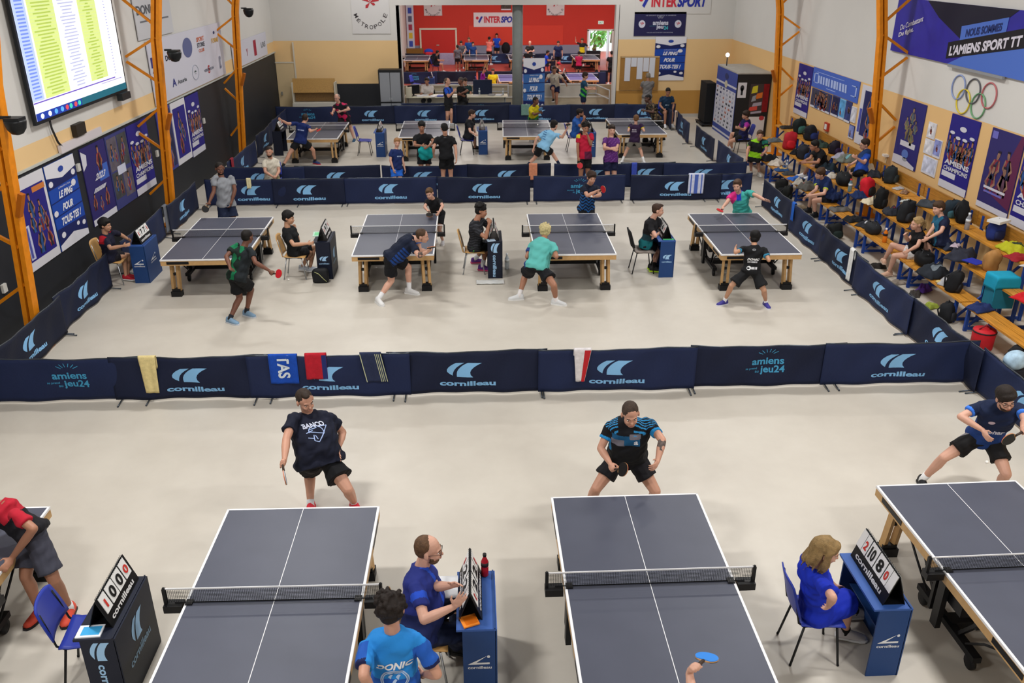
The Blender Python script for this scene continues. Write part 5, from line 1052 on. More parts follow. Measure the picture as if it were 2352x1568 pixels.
backpack(9.3, 15.85, T3, .4, '#23303a', '#3a6470', 'dark rucksack with teal trim against the wall behind the boy', 1.1, seed=22)
bottle(8.42, 16.55, T1, 'orange juice bottle with white cap on the lowest bench', '#d8d8dc', '#d87820', h=.3, r=.045, clear=False, group='bottles on the benches')
clothes(8.85, 16.2, T2, .4, '#1e2440', 'navy top beside the woman', .3, .25, .12, 23)
backpack(8.85, 16.75, T2, .9, '#1c1e22', '#2a2d33', 'large black rucksack behind the juice bottle', 1.2, seed=24)
clothes(8.95, 17.0, T2 + .35, .5, '#b8bcb8', 'white sleeve on top of the large black rucksack', .25, .14, .05, 25)
duffel(8.45, 17.2, T1, 1.5, '#202226', 'black bag with a lime stripe on the lowest bench', .45, .14, seed=26)
backpack(8.8, 17.8, T2, .2, '#101113', '#17181b', 'black rucksack standing by the wall riser', 1.1, seed=27)
clothes(8.8, 18.2, T2, .3, '#cfc4a8', 'cream towel lump on the second bench', .42, .3, .14, 28, name='towel_heap', cat='towel')
clothes(8.55, 17.75, T1, .7, '#24262e', 'dark jacket and white papers on the lowest bench', .5, .3, .1, 29, name='jacket', col2='#c4c6cc')
clothes(8.42, 18.1, T1, .2, '#191b20', 'black top on the lowest bench right of the boy in navy', .4, .3, .12, 30)
backpack(8.15, 18.25, 0, .2, '#131617', '#1c2a28', 'black and green rucksack on the floor below the lowest bench', 1.1, seed=31)
t = backpack(8.95, 18.75, T2, .8, '#c81c2c', '#191a1e', 'red rucksack with a black pocket on the second bench', 1.15, seed=32)
clothes(8.7, 18.65, T2, .1, '#1c2c58', 'dark blue top beside the red rucksack', .3, .3, .2, 33)
bottle(8.72, 19.2, T2, 'clear bottle with red cap on the second bench', '#c83038', '#8cb0bc', h=.3, r=.045, group='bottles on the benches')
backpack(9.3, 18.55, T3, .5, '#20262a', '#2a3436', 'dark leaning rucksack on the top bench under the tall purple banner', 1.1, seed=34)
clothes(9.25, 18.0, T3, .4, '#a4a4a8', 'silver grey bowl-shaped cap on the top bench', .24, .16, .05, 35, name='cap', cat='cap')
clothes(9.22, 17.65, T3, .9, '#8c6c54', 'brown sandals on the top bench', .24, .14, .08, 36, name='sandals', cat='shoes')
duffel(8.85, 19.9, T2, 1.3, '#15171a', 'long black bag on the second bench beside the column', .6, .17, seed=37)
clothes(8.55, 19.6, T1 + .1, .4, '#17264c', 'navy jacket behind the boy with yellow cuffs', .35, .3, .2, 38, name='jacket')
clothes(8.8, 20.5, T2, .1, '#c4beb4', 'white plastic bag on the second bench', .26, .2, .14, 39, name='plastic_bag', cat='bag')
clothes(8.42, 20.9, T1, .5, '#55534f', 'grey garment heap on the lowest bench', .5, .35, .22, 40)
clothes(8.4, 21.4, T1, .9, '#a8a49c', 'black and white patterned towel on the lowest bench', .4, .3, .18, 41, name='towel_heap', cat='towel', col2='#23242a')
clothes(8.35, 21.05, T1, .2, '#b81c24', 'red cloth hanging off the lowest bench', .2, .2, .12, 42)
clothes(8.2, 20.75, 0, .4, '#8a7c68', 'beige shoes under the lowest bench, farther half', .35, .25, .1, 43, name='shoe_heap', cat='shoes')
clothes(8.45, 21.9, T1, .3, '#2a5cb0', 'bright blue jacket at the end of the lowest bench', .4, .3, .1, 44, name='jacket')
backpack(8.2, 22.15, 0, .3, '#101112', '#16181a', 'black rucksack on the floor, farther of two', 1.25, seed=45)
backpack(8.1, 21.5, 0, .8, '#101312', '#18201e', 'black rucksack on the floor, nearer of two', 1.1, seed=46)
clothes(8.95, 21.1, T2, .5, '#1c2a34', 'dark teal marked bag between the two seated men', .5, .4, .25, 47)
backpack(9.25, 21.6, T3, .2, '#1a1422', '#2a1c3c', 'black and violet rucksack behind the man in the black tee', 1., seed=48)
clothes(9.2, 21.1, T3, .6, '#9a98a8', 'pale grey and white clothes on the top bench', .4, .3, .15, 49)
clothes(9.2, 20.7, T3, .1, '#6a7068', 'grey-green jacket beside the young man at the column', .45, .35, .2, 50, name='jacket', col2='#6c9aa0')
clothes(9.3, 19.7, T3, .3, '#bfae94', 'cream plastic carrier bag by the column', .3, .25, .2, 51, name='plastic_bag', cat='bag')
clothes(8.42, 22.9, T1, .2, '#2a4c7c', 'blue shoes and beige cloth on the lowest bench', .4, .3, .12, 52, name='shoe_heap', cat='shoes', col2='#c8a86a')
clothes(8.5, 23.6, T1, .8, '#c9c0b4', 'white towel and black tray on the lowest bench', .45, .35, .16, 53, name='towel_heap', cat='towel')
backpack(8.85, 22.7, T2, .6, '#24262e', '#2c4c8c', 'grey and blue rucksack on the second bench', 1.1, seed=54)
bottle(8.6, 23.05, T1, 'small clear bottle among the clothes on the lowest bench', '#e0e4e8', '#b8c4d0', h=.26, group='bottles on the benches')
backpack(8.9, 23.9, T2, .3, '#a81c28', '#c01824', 'grey and bright red rucksack on the second bench', 1.25, seed=55)
clothes(8.5, 24.2, T1, .3, '#1e2026', 'black jacket behind the man in black and lime', .5, .35, .2, 56, name='jacket')
backpack(9.25, 23.3, T3, .9, '#15161c', '#1c2c64', 'black and navy rucksack on the top bench by the blue banner', 1.2, seed=57)
backpack(9.3, 24.3, T3, .2, '#17201f', '#3f7068', 'dark rucksack with a sea green front on the top bench', 1.25, seed=58)
clothes(9.2, 25.1, T3, .2, '#33302e', 'dark shoes and cloth at the far end of the top bench', .35, .25, .1, 59, name='shoe_heap', cat='shoes')
clothes(8.85, 25.0, T2, .2, '#5c6468', 'grey tray-shaped bag at the far end of the second bench', .45, .3, .12, 60, name='tray_bag', cat='bag')
shoes(8.15, 23.0, 0, 2.6, '#c8c4bc', 'white trainer on the floor by the far benches')
backpack(8.3, 11.55, 0, .5, '#15171d', '#1e2230', 'dark bag under the nearest bench', 1.1, seed=61)
clothes(8.9, 11.55, T1 + .05, .5, '#22263a', 'dark blue clothes behind the nearest bench', .5, .4, .2, 62)
t = thing('blue_white_racket_bag', 'round white and sky blue bag on the barrier corner at the right edge', 'bag', (7.62, 10.62, 0)); MB().ell((0, 0, .62), (.17, .12, .15), n=16, k=10).build('body', mat('#a9c6dc', .6, var=.35, scale=9), t); MB().box((0, 0, .25), (.3, .25, .5)).build('box_below', mat('#1a1c26', .7), t)
# small black bag leaning on the dark desk of the thinking boy
t = thing('leaning_bag', 'small black bag with a pale curved line leaning on the thinking boy desk', 'bag', (-3.0, 15.92, 0)); blobmesh((.16, .06, .16), 70, .08, box=.9).build('body', mat('#15171b', .6), t); MB().tube([(-.1, -.068, .24), (-.02, -.072, .2), (.06, -.07, .1), (.12, -.066, .04)], .005).build('piping', mat('#c8cc90', .6), t)
for (p, lb) in (((1.93, 5.1, .98), 'ball'),): pass

for i, (x, y, z, c, c2, lb, sx, sy, h) in enumerate(((8.42, 12.9, T1, '#1d2c5c', None, 'navy blue top on the nearest low bench', .4, .3, .12), (8.85, 17.35, T2, '#2a2d36', '#5c2030', 'charcoal and maroon jacket between two black rucksacks', .4, .3, .18), (9.22, 16.6, T3, '#3c4148', None, 'grey hooded top on the top bench left of the water bottle', .4, .32, .16), (8.45, 18.95, T1, '#5c5a58', '#1c1e24', 'grey and black trousers on the lowest bench before the red rucksack', .45, .3, .1),
    (9.24, 19.2, T3, '#20242c', None, 'black tracksuit top on the top bench beside the nearer column', .4, .3, .14), (8.86, 20.95, T2, '#20305c', '#c8c8cc', 'navy and white shirt on the second bench by the man in the black tee', .36, .28, .14), (8.45, 22.45, T1, '#3a3d42', None, 'dark grey socks and towel on the far half of the lowest bench', .3, .25, .1), (8.88, 23.3, T2, '#17181c', None, 'black shorts between the blue and the red rucksacks', .3, .25, .12), (9.24, 22.5, T3, '#2a3c34', '#14181a', 'dark green jacket on the top bench under the blue banner', .45, .3, .16), (8.25, 16.3, 0, '#2a2623', None, 'black trainers under the lowest bench behind the woman', .32, .22, .1), (8.25, 19.0, 0, '#33302c', '#8c8478', 'grey shoes under the lowest bench by the boy with yellow cuffs', .32, .22, .1))):
    clothes(x, y, z, .3 + i, c, lb, sx, sy, h, 80 + i, name='garment' if z else 'shoe_heap', cat='clothing' if z else 'shoes', col2=c2)
JOINTS = {
 'red_bender': dict(H=1.78, pel=(-4.212,6.839,0.893), neck=(-4.48,6.889,1.183), head=(-4.568,6.819,1.181), sR=(-4.669,7.059,1.028), sL=(-4.189,6.619,1.245), hR=(-4.268,6.909,0.875), eR=(-4.679,6.939,0.834), wR=(-4.682,6.839,0.669), aR=(-4.277,6.717,0.08), kR=(-4.294,6.679,0.505), tR=(-0.278,-0.961,0.0), hL=(-4.157,6.769,0.875), eL=(-4.001,6.519,1.165), wL=(-4.301,6.579,0.804), aL=(-3.996,6.721,0.08), kL=(-4.004,6.62,0.495), tL=(0.109,-0.994,0.0), mL=(-0.109,-0.978,-0.177), f=(-0.896,-0.326,-0.301), bd=(-0.866,-0.5,0.0)),
 'banco': dict(H=1.8, pel=(-1.787,8.352,0.681), neck=(-1.908,8.584,1.154), head=(-1.905,8.506,1.346), sR=(-2.039,8.418,1.18), sL=(-1.692,8.587,1.084), hR=(-1.872,8.323,0.663), eR=(-2.072,8.141,1.077), wR=(-2.061,7.903,0.952), aR=(-1.943,8.348,0.08), kR=(-1.976,8.651,0.387), tR=(0.012,-1.0,0.0), mR=(0.182,-0.981,-0.074), hL=(-1.702,8.382,0.663), eL=(-1.556,8.671,0.833), wL=(-1.569,8.404,0.791), aL=(-1.441,8.357,0.08), kL=(-1.456,8.102,0.428), tL=(0.396,-0.918,0.0), mL=(0.153,-0.906,-0.395), f=(0.564,-0.805,-0.182), bd=(0.208,-0.978,0.0), bat=(-2.026,7.709,0.866), bs='R'),
 'andro': dict(H=1.8, pel=(1.659,8.152,0.759), neck=(1.643,8.015,1.281), head=(1.614,7.877,1.433), sR=(1.47,8.126,1.181), sL=(1.855,8.046,1.233), hR=(1.57,8.161,0.741), eR=(1.337,8.003,0.946), wR=(1.402,7.742,0.922), aR=(1.244,8.169,0.08), kR=(1.302,7.96,0.454), tR=(-0.196,-0.981,0.0), mR=(0.351,-0.935,-0.045), hL=(1.749,8.143,0.741), eL=(1.953,7.773,1.168), wL=(1.863,7.549,1.047), aL=(1.987,8.135,0.08), kL=(1.955,7.897,0.439), tL=(0.196,-0.981,0.0), mL=(-0.463,-0.885,-0.04), f=(0.0,-0.967,-0.254), bd=(0.0,-1.0,0.0), bat=(1.507,7.558,0.958), bs='R'),
 'lunger': dict(H=1.8, pel=(5.92,8.424,0.72), neck=(5.919,8.249,1.231), head=(5.842,8.127,1.379), sR=(5.801,8.428,1.137), sL=(6.131,8.252,1.19), hR=(5.832,8.445,0.702), eR=(5.531,8.363,1.031), wR=(5.716,8.184,0.949), aR=(5.358,8.524,0.08), kR=(5.461,8.379,0.474), tR=(-0.196,-0.981,0.0), mR=(-0.002,-0.929,-0.371), hL=(6.007,8.402,0.702), eL=(6.019,7.977,1.185), wL=(5.854,7.766,1.219), aL=(6.116,8.263,0.08), kL=(6.028,8.046,0.443), tL=(0.196,-0.981,0.0), f=(-0.135,-0.964,-0.23), bd=(0.0,-1.0,0.0), bat=(5.675,7.683,1.133), bs='L'),
 'polo_umpire': dict(H=1.82, pel=(-0.52,5.774,0.56), neck=(-0.507,5.959,1.074), head=(-0.434,5.93,1.268), sR=(-0.538,5.734,1.049), sL=(-0.478,6.111,0.905), hR=(-0.529,5.683,0.542), eR=(-0.465,5.473,0.919), wR=(-0.219,5.481,1.037), aR=(-0.245,6.042,0.1), kR=(-0.115,5.828,0.458), tR=(0.973,-0.23,0.0), mR=(0.519,-0.177,0.836), hL=(-0.511,5.864,0.542), eL=(-0.387,5.829,0.952), wL=(-0.236,5.66,1.105), aL=(-0.238,6.245,0.1), kL=(-0.2,6.183,0.531), tL=(0.987,0.162,0.0), mL=(0.473,-0.589,0.655), f=(0.994,-0.087,-0.073), bd=(0.999,-0.035,0.0)),
 'donic_boy': dict(H=1.7, pel=(-0.646,4.814,0.9), neck=(-0.644,4.83,1.41), head=(-0.644,4.838,1.605), sR=(-0.45,4.803,1.331), sL=(-0.833,4.8,1.315), hR=(-0.561,4.813,0.883), eR=(-0.328,4.71,1.096), wR=(-0.436,4.874,0.934), aR=(-0.541,4.813,0.08), kR=(-0.545,4.906,0.477), tR=(0.23,0.973,0.0), hL=(-0.731,4.815,0.883), eL=(-0.825,4.521,1.294), wL=(-0.788,4.611,1.058), aL=(-0.751,4.816,0.08), kL=(-0.735,4.908,0.477), tL=(-0.162,0.987,0.0), f=(0.0,1.0,-0.031), bd=(0.035,0.999,0.0)),
 'blue_dress': dict(H=1.68, pel=(2.996,5.888,0.55), neck=(2.894,5.858,1.043), head=(2.953,5.813,1.221), sR=(2.883,5.663,1.026), sL=(2.891,6.05,0.953), hR=(2.991,5.804,0.533), eR=(2.868,5.393,1.084), wR=(2.921,5.53,0.88), aR=(3.401,6.05,0.1), kR=(3.348,6.007,0.497), tR=(0.96,-0.281,0.0), hL=(3.001,5.971,0.533), eL=(3.063,6.121,0.747), wL=(3.247,6.131,0.576), aL=(3.604,6.315,0.1), kL=(3.317,6.151,0.336), tL=(0.994,0.11,0.0), f=(0.94,-0.252,-0.23), bd=(0.996,-0.087,0.0)),
 'blue_bat_player': dict(H=1.72, pel=(1.191,3.528,0.95), neck=(1.166,3.588,1.648), head=(1.192,3.648,1.676), sR=(1.369,3.547,1.58), sL=(0.969,3.618,1.58), hR=(1.276,3.513,0.933), eR=(1.302,3.819,1.629), wR=(1.324,4.072,1.674), aR=(1.296,3.51,0.08), kR=(1.29,3.538,0.502), tR=(0.363,0.932,0.0), mR=(0.06,-0.21,0.976), hL=(1.107,3.543,0.933), eL=(0.918,3.627,1.287), wL=(0.93,3.694,1.047), aL=(1.087,3.547,0.08), kL=(1.1,3.572,0.502), tL=(-0.023,1.0,0.0), f=(0.087,0.994,-0.061), bd=(0.174,0.985,0.0), bat=(1.477,4.222,1.654), bs='R'),
 'grey_polo': dict(H=1.8, pel=(-5.336,18.398,0.93), neck=(-5.386,18.505,1.457), head=(-5.41,18.544,1.659), sR=(-5.493,18.338,1.507), sL=(-5.209,18.619,1.436), hR=(-5.414,18.353,0.912), eR=(-5.504,18.195,1.247), wR=(-5.575,18.008,1.065), aR=(-5.432,18.343,0.08), kR=(-5.385,18.222,0.492), tR=(0.064,-0.998,0.0), mR=(-0.008,-0.928,-0.372), hL=(-5.258,18.442,0.912), eL=(-5.121,18.435,1.219), wL=(-5.191,18.307,0.992), aL=(-5.24,18.452,0.08), kL=(-5.212,18.321,0.491), tL=(0.443,-0.896,0.0), f=(0.418,-0.896,-0.152), bd=(0.259,-0.966,0.0), bat=(-5.615,17.816,0.977), bs='R'),
 'green_player': dict(H=1.72, pel=(-4.088,14.12,0.79), neck=(-3.958,14.303,1.255), head=(-3.888,14.373,1.425), sR=(-3.808,14.165,1.244), sL=(-4.121,14.42,1.251), hR=(-4.021,14.065,0.773), eR=(-3.696,13.946,1.104), wR=(-3.483,13.947,0.958), aR=(-4.052,14.278,0.08), kR=(-3.937,14.346,0.471), tR=(0.852,-0.524,0.0), mR=(0.737,-0.595,-0.32), hL=(-4.154,14.174,0.773), eL=(-4.241,14.191,1.135), wL=(-4.143,13.979,1.025), aL=(-4.265,13.961,0.08), kL=(-4.123,14.233,0.356), tL=(0.842,-0.54,0.0), f=(0.496,0.86,-0.122), bd=(0.643,0.766,0.0), bat=(-3.304,13.83,0.94), bs='R'),
 'red_boy_umpire': dict(H=1.6, pel=(-7.0,16.045,0.55), neck=(-6.973,15.975,1.024), head=(-6.933,15.96,1.203), sR=(-6.911,15.817,0.921), sL=(-6.887,16.147,0.993), hR=(-7.003,15.965,0.534), eR=(-6.766,15.605,0.859), wR=(-6.53,15.607,0.901), aR=(-6.834,16.203,0.1), kR=(-6.839,16.314,0.467), tR=(0.981,-0.196,0.0), hL=(-6.997,16.125,0.534), eL=(-6.859,16.385,0.883), wL=(-6.671,16.246,0.828), aL=(-6.824,16.271,0.1), kL=(-6.819,16.459,0.435), tL=(0.981,0.196,0.0), f=(0.994,-0.087,-0.061), bd=(1.0,-0.0,0.0)),
 'thinking_umpire': dict(H=1.68, pel=(-3.524,16.28,0.55), neck=(-3.605,16.191,1.039), head=(-3.557,16.2,1.226), sR=(-3.565,16.028,0.91), sL=(-3.533,16.38,0.969), hR=(-3.529,16.196,0.533), eR=(-3.432,15.805,0.813), wR=(-3.185,15.855,0.815), aR=(-3.475,16.608,0.1), kR=(-3.266,16.494,0.426), tR=(0.973,-0.23,0.0), hL=(-3.519,16.364,0.533), eL=(-3.462,16.411,0.703), wL=(-3.524,16.545,0.907), aL=(-3.306,16.527,0.1), kL=(-3.218,16.64,0.477), tL=(0.987,0.162,0.0), f=(0.977,-0.172,-0.122), bd=(0.999,-0.035,0.0)),
 'far_boy': dict(H=1.45, pel=(-0.779,18.3,0.674), neck=(-0.861,18.113,1.058), head=(-0.929,18.038,1.191), sR=(-0.996,18.209,0.982), sL=(-0.707,18.041,1.023), hR=(-0.845,18.328,0.66), eR=(-1.04,17.984,0.912), wR=(-0.968,17.78,0.89), aR=(-0.864,18.335,0.08), kR=(-0.9,18.138,0.364), tR=(-0.443,-0.896,0.0), hL=(-0.712,18.272,0.66), eL=(-0.651,17.813,0.981), wL=(-0.723,17.622,0.905), aL=(-0.693,18.265,0.08), kL=(-0.749,18.075,0.367), tL=(-0.064,-0.998,0.0), f=(-0.253,-0.944,-0.212), bd=(-0.259,-0.966,0.0), bat=(-0.923,17.572,0.858), bs='R'),
 'bending_player': dict(H=1.8, pel=(-1.516,15.008,0.792), neck=(-1.118,15.142,1.13), head=(-0.936,15.059,1.187), sR=(-1.118,14.927,1.062), sL=(-1.061,15.326,1.14), hR=(-1.53,14.919,0.774), eR=(-0.994,14.696,0.923), wR=(-0.812,14.549,1.059), aR=(-1.778,14.775,0.08), kR=(-1.543,15.022,0.345), tR=(0.483,-0.875,0.0), mR=(0.344,-0.76,0.552), hL=(-1.502,15.096,0.774), eL=(-1.01,15.236,0.861), wL=(-0.862,15.434,0.754), aL=(-1.244,15.241,0.08), kL=(-1.237,15.323,0.504), tL=(0.919,-0.395,0.0), f=(0.955,-0.256,-0.152), bd=(0.985,-0.174,0.0), bat=(-0.754,14.382,1.181), bs='R'),
 'curly_umpire': dict(H=1.78, pel=(0.015,16.389,0.56), neck=(0.047,16.336,1.09), head=(0.152,16.383,1.26), sR=(0.021,16.151,0.965), sL=(0.166,16.511,1.05), hR=(-0.003,16.302,0.542), eR=(0.225,15.976,0.848), wR=(0.295,16.049,1.095), aR=(0.152,16.441,0.1), kR=(0.267,16.634,0.463), tR=(0.973,-0.23,0.0), hL=(0.033,16.476,0.542), eL=(0.285,16.665,0.83), wL=(0.296,16.489,1.03), aL=(0.01,16.892,0.1), kL=(0.269,16.826,0.433), tL=(0.987,0.162,0.0), f=(0.973,-0.172,-0.152), bd=(0.999,-0.035,0.0)),
 'mint_player': dict(H=1.76, pel=(1.124,14.701,0.684), neck=(1.269,14.968,1.116), head=(1.304,15.145,1.208), sR=(1.421,14.822,1.058), sL=(1.078,15.026,1.021), hR=(1.209,14.676,0.666), eR=(1.466,14.574,0.915), wR=(1.392,14.827,0.921), aR=(1.472,14.565,0.08), kR=(1.413,14.366,0.447), tR=(0.913,-0.409,0.0), hL=(1.04,14.725,0.666), eL=(0.958,14.839,0.833), wL=(1.07,15.021,0.677), aL=(0.82,14.836,0.08), kL=(0.945,15.062,0.414), tL=(-0.996,-0.088,0.0), f=(0.138,0.979,-0.152), bd=(0.035,0.999,0.0)),
 'serving_player': dict(H=1.76, pel=(2.454,18.15,0.803), neck=(2.497,18.124,1.329), head=(2.528,18.016,1.497), sR=(2.351,17.975,1.29), sL=(2.679,18.204,1.241), hR=(2.373,18.116,0.785), eR=(2.411,17.709,1.19), wR=(2.641,17.67,1.313), aR=(2.355,18.109,0.08), kR=(2.412,17.878,0.429), tR=(-0.023,-1.0,0.0), mR=(0.123,-0.936,0.329), hL=(2.536,18.184,0.785), eL=(2.711,17.933,1.141), wL=(2.553,17.723,1.167), aL=(2.554,18.191,0.08), kL=(2.593,17.952,0.426), tL=(0.363,-0.932,0.0), f=(0.172,-0.973,-0.152), bd=(0.174,-0.985,0.0), bat=(2.704,17.478,1.387), bs='R'),
 'gradient_umpire': dict(H=1.76, pel=(3.44,16.347,0.56), neck=(3.535,16.339,1.079), head=(3.622,16.302,1.258), sR=(3.459,16.156,0.976), sL=(3.665,16.495,1.032), hR=(3.414,16.262,0.542), eR=(3.522,15.897,0.861), wR=(3.494,16.153,0.806), aR=(3.601,16.21,0.1), kR=(3.728,16.505,0.373), tR=(0.973,-0.23,0.0), hL=(3.465,16.431,0.542), eL=(3.766,16.393,0.779), wL=(3.588,16.198,0.778), aL=(3.593,16.355,0.1), kL=(3.784,16.642,0.344), tL=(0.987,0.162,0.0), f=(0.981,-0.173,-0.092), bd=(0.999,-0.035,0.0)),
 'black_boy_player': dict(H=1.52, pel=(4.96,14.363,0.662), neck=(5.011,14.488,1.097), head=(5.041,14.623,1.203), sR=(5.172,14.412,1.042), sL=(4.838,14.523,1.028), hR=(5.034,14.349,0.646), eR=(5.2,14.196,0.918), wR=(5.231,14.421,0.908), aR=(5.284,14.302,0.08), kR=(5.157,14.127,0.374), tR=(0.104,-0.995,0.0), hL=(4.885,14.376,0.646), eL=(4.641,14.369,1.013), wL=(4.703,14.588,1.018), aL=(4.559,14.423,0.08), kL=(4.607,14.287,0.415), tL=(-0.911,-0.412,0.0), f=(0.087,0.992,-0.092), bd=(0.035,0.999,0.0)),
 'pink_player': dict(H=1.76, pel=(5.858,18.0,0.713), neck=(5.69,17.83,1.184), head=(5.613,17.761,1.358), sR=(5.579,17.997,1.089), sL=(5.864,17.73,1.22), hR=(5.783,18.046,0.695), eR=(5.433,17.764,0.996), wR=(5.288,17.548,0.952), aR=(5.766,18.056,0.08), kR=(5.681,17.77,0.379), tR=(-0.52,-0.854,0.0), hL=(5.933,17.954,0.695), eL=(5.96,17.457,1.213), wL=(6.05,17.21,1.189), aL=(5.95,17.944,0.08), kL=(5.847,17.669,0.384), tL=(-0.151,-0.989,0.0), mL=(0.523,-0.851,0.043), f=(-0.496,-0.86,-0.122), bd=(-0.342,-0.94,0.0), bat=(5.176,17.365,0.935), bs='R'),
 'cream_man': dict(H=1.76, pel=(-5.235,22.41,0.52), neck=(-5.204,22.36,1.045), head=(-5.193,22.28,1.23), sR=(-5.335,22.202,0.989), sL=(-5.067,22.499,0.935), hR=(-5.313,22.371,0.502), eR=(-5.291,22.016,0.77), wR=(-5.089,21.868,0.686), aR=(-5.382,22.28,0.08), kR=(-5.465,22.667,0.228), tR=(-0.11,-0.994,0.0), hL=(-5.156,22.449,0.502), eL=(-5.012,22.324,0.71), wL=(-5.046,22.073,0.636), aL=(-5.039,22.264,0.08), kL=(-4.962,22.068,0.446), tL=(0.281,-0.96,0.0), f=(0.0,-0.996,-0.092), bd=(0.087,-0.996,0.0)),
 'blue_boy': dict(H=1.5, pel=(-1.985,22.355,0.78), neck=(-1.968,22.447,1.22), head=(-1.944,22.482,1.387), sR=(-2.09,22.312,1.209), sL=(-1.867,22.579,1.15), hR=(-2.052,22.32,0.765), eR=(-2.116,22.21,0.985), wR=(-2.051,22.168,0.774), aR=(-2.069,22.311,0.08), kR=(-2.046,22.194,0.42), tR=(-0.11,-0.994,0.0), hL=(-1.918,22.389,0.765), eL=(-1.822,22.45,0.944), wL=(-1.774,22.404,0.729), aL=(-1.901,22.398,0.08), kL=(-1.896,22.273,0.417), tL=(0.281,-0.96,0.0), f=(0.258,-0.964,-0.061), bd=(0.087,-0.996,0.0)),
 'towel_man': dict(H=1.76, pel=(-1.307,23.35,0.919), neck=(-1.343,23.355,1.445), head=(-1.338,23.311,1.643), sR=(-1.532,23.414,1.356), sL=(-1.135,23.359,1.38), hR=(-1.395,23.356,0.901), eR=(-1.537,23.184,1.179), wR=(-1.342,23.006,1.198), aR=(-1.415,23.357,0.08), kR=(-1.401,23.24,0.486), tR=(-0.196,-0.981,0.0), hL=(-1.219,23.344,0.901), eL=(-1.027,23.114,1.268), wL=(-1.164,22.897,1.203), aL=(-1.199,23.343,0.08), kL=(-1.206,23.227,0.486), tL=(0.196,-0.981,0.0), f=(0.0,-0.988,-0.152), bd=(0.0,-1.0,0.0)),
 'black_back_man': dict(H=1.78, pel=(-0.678,22.4,1.037), neck=(-0.705,22.499,1.561), head=(-0.708,22.428,1.753), sR=(-0.498,22.489,1.484), sL=(-0.91,22.477,1.49), hR=(-0.589,22.401,1.019), eR=(-0.429,22.322,1.252), wR=(-0.417,22.16,1.04), aR=(-0.569,22.402,0.08), kR=(-0.58,22.431,0.545), tR=(0.196,0.981,0.0), hL=(-0.767,22.399,1.019), eL=(-0.997,22.292,1.279), wL=(-1.011,22.476,1.086), aL=(-0.787,22.398,0.08), kL=(-0.778,22.428,0.545), tL=(-0.196,0.981,0.0), f=(-0.258,0.962,-0.092), bd=(0.0,1.0,0.0)),
 'red_shirt_man': dict(H=1.76, pel=(2.939,22.4,1.001), neck=(2.935,22.499,1.52), head=(2.955,22.533,1.718), sR=(2.758,22.403,1.545), sL=(3.13,22.551,1.528), hR=(2.853,22.38,0.983), eR=(2.74,22.346,1.26), wR=(2.76,22.287,1.004), aR=(2.834,22.375,0.08), kR=(2.847,22.349,0.527), tR=(-0.11,-0.994,0.0), mR=(0.149,-0.236,-0.96), hL=(3.024,22.42,0.983), eL=(3.081,22.355,1.32), wL=(2.985,22.306,1.561), aL=(3.044,22.425,0.08), kL=(3.037,22.394,0.527), tL=(0.281,-0.96,0.0), f=(0.172,-0.973,-0.152), bd=(0.087,-0.996,0.0), bat=(2.802,22.235,0.8), bs='R'),
 'purple_crossed': dict(H=1.8, pel=(3.604,22.245,0.95), neck=(3.609,22.347,1.48), head=(3.619,22.383,1.684), sR=(3.431,22.229,1.48), sL=(3.798,22.433,1.422), hR=(3.518,22.219,0.932), eR=(3.384,21.987,1.316), wR=(3.563,21.784,1.31), aR=(3.499,22.213,0.08), kR=(3.519,22.122,0.502), tR=(-0.11,-0.994,0.0), hL=(3.69,22.271,0.932), eL=(3.747,22.193,1.255), wL=(3.509,22.065,1.268), aL=(3.709,22.277,0.08), kL=(3.711,22.18,0.501), tL=(0.281,-0.96,0.0), f=(0.087,-0.994,-0.073), bd=(0.087,-0.996,0.0)),
 'blue_lunger': dict(H=1.74, pel=(-5.098,25.969,0.77), neck=(-4.99,26.078,1.269), head=(-4.942,26.233,1.386), sR=(-4.815,25.992,1.184), sL=(-5.198,26.035,1.264), hR=(-5.011,25.96,0.753), eR=(-4.745,25.728,1.093), wR=(-4.646,25.97,1.089), aR=(-4.789,26.34,0.08), kR=(-4.776,26.149,0.451), tR=(0.801,-0.599,0.0), hL=(-5.184,25.978,0.753), eL=(-5.402,25.838,1.303), wL=(-5.544,25.67,1.443), aL=(-5.639,25.658,0.08), kL=(-5.438,25.823,0.426), tL=(-0.993,-0.12,0.0), mL=(-0.274,-0.841,0.466), f=(0.173,0.983,-0.061), bd=(0.087,0.996,0.0), bat=(-4.503,25.81,1.11), bs='R'),
 'pink_black_man': dict(H=1.78, pel=(-4.278,29.561,0.825), neck=(-4.393,29.398,1.32), head=(-4.426,29.317,1.506), sR=(-4.539,29.536,1.222), sL=(-4.179,29.433,1.259), hR=(-4.363,29.585,0.808), eR=(-4.564,29.275,1.09), wR=(-4.574,29.009,1.077), aR=(-4.479,29.419,0.08), kR=(-4.427,29.297,0.486), tR=(-0.443,-0.896,0.0), hL=(-4.192,29.537,0.808), eL=(-4.039,29.196,1.157), wL=(-4.296,29.149,1.102), aL=(-4.013,29.703,0.08), kL=(-4.129,29.813,0.476), tL=(-0.064,-0.998,0.0), f=(-0.341,-0.936,-0.092), bd=(-0.259,-0.966,0.0), bat=(-4.563,28.794,1.074), bs='R'),
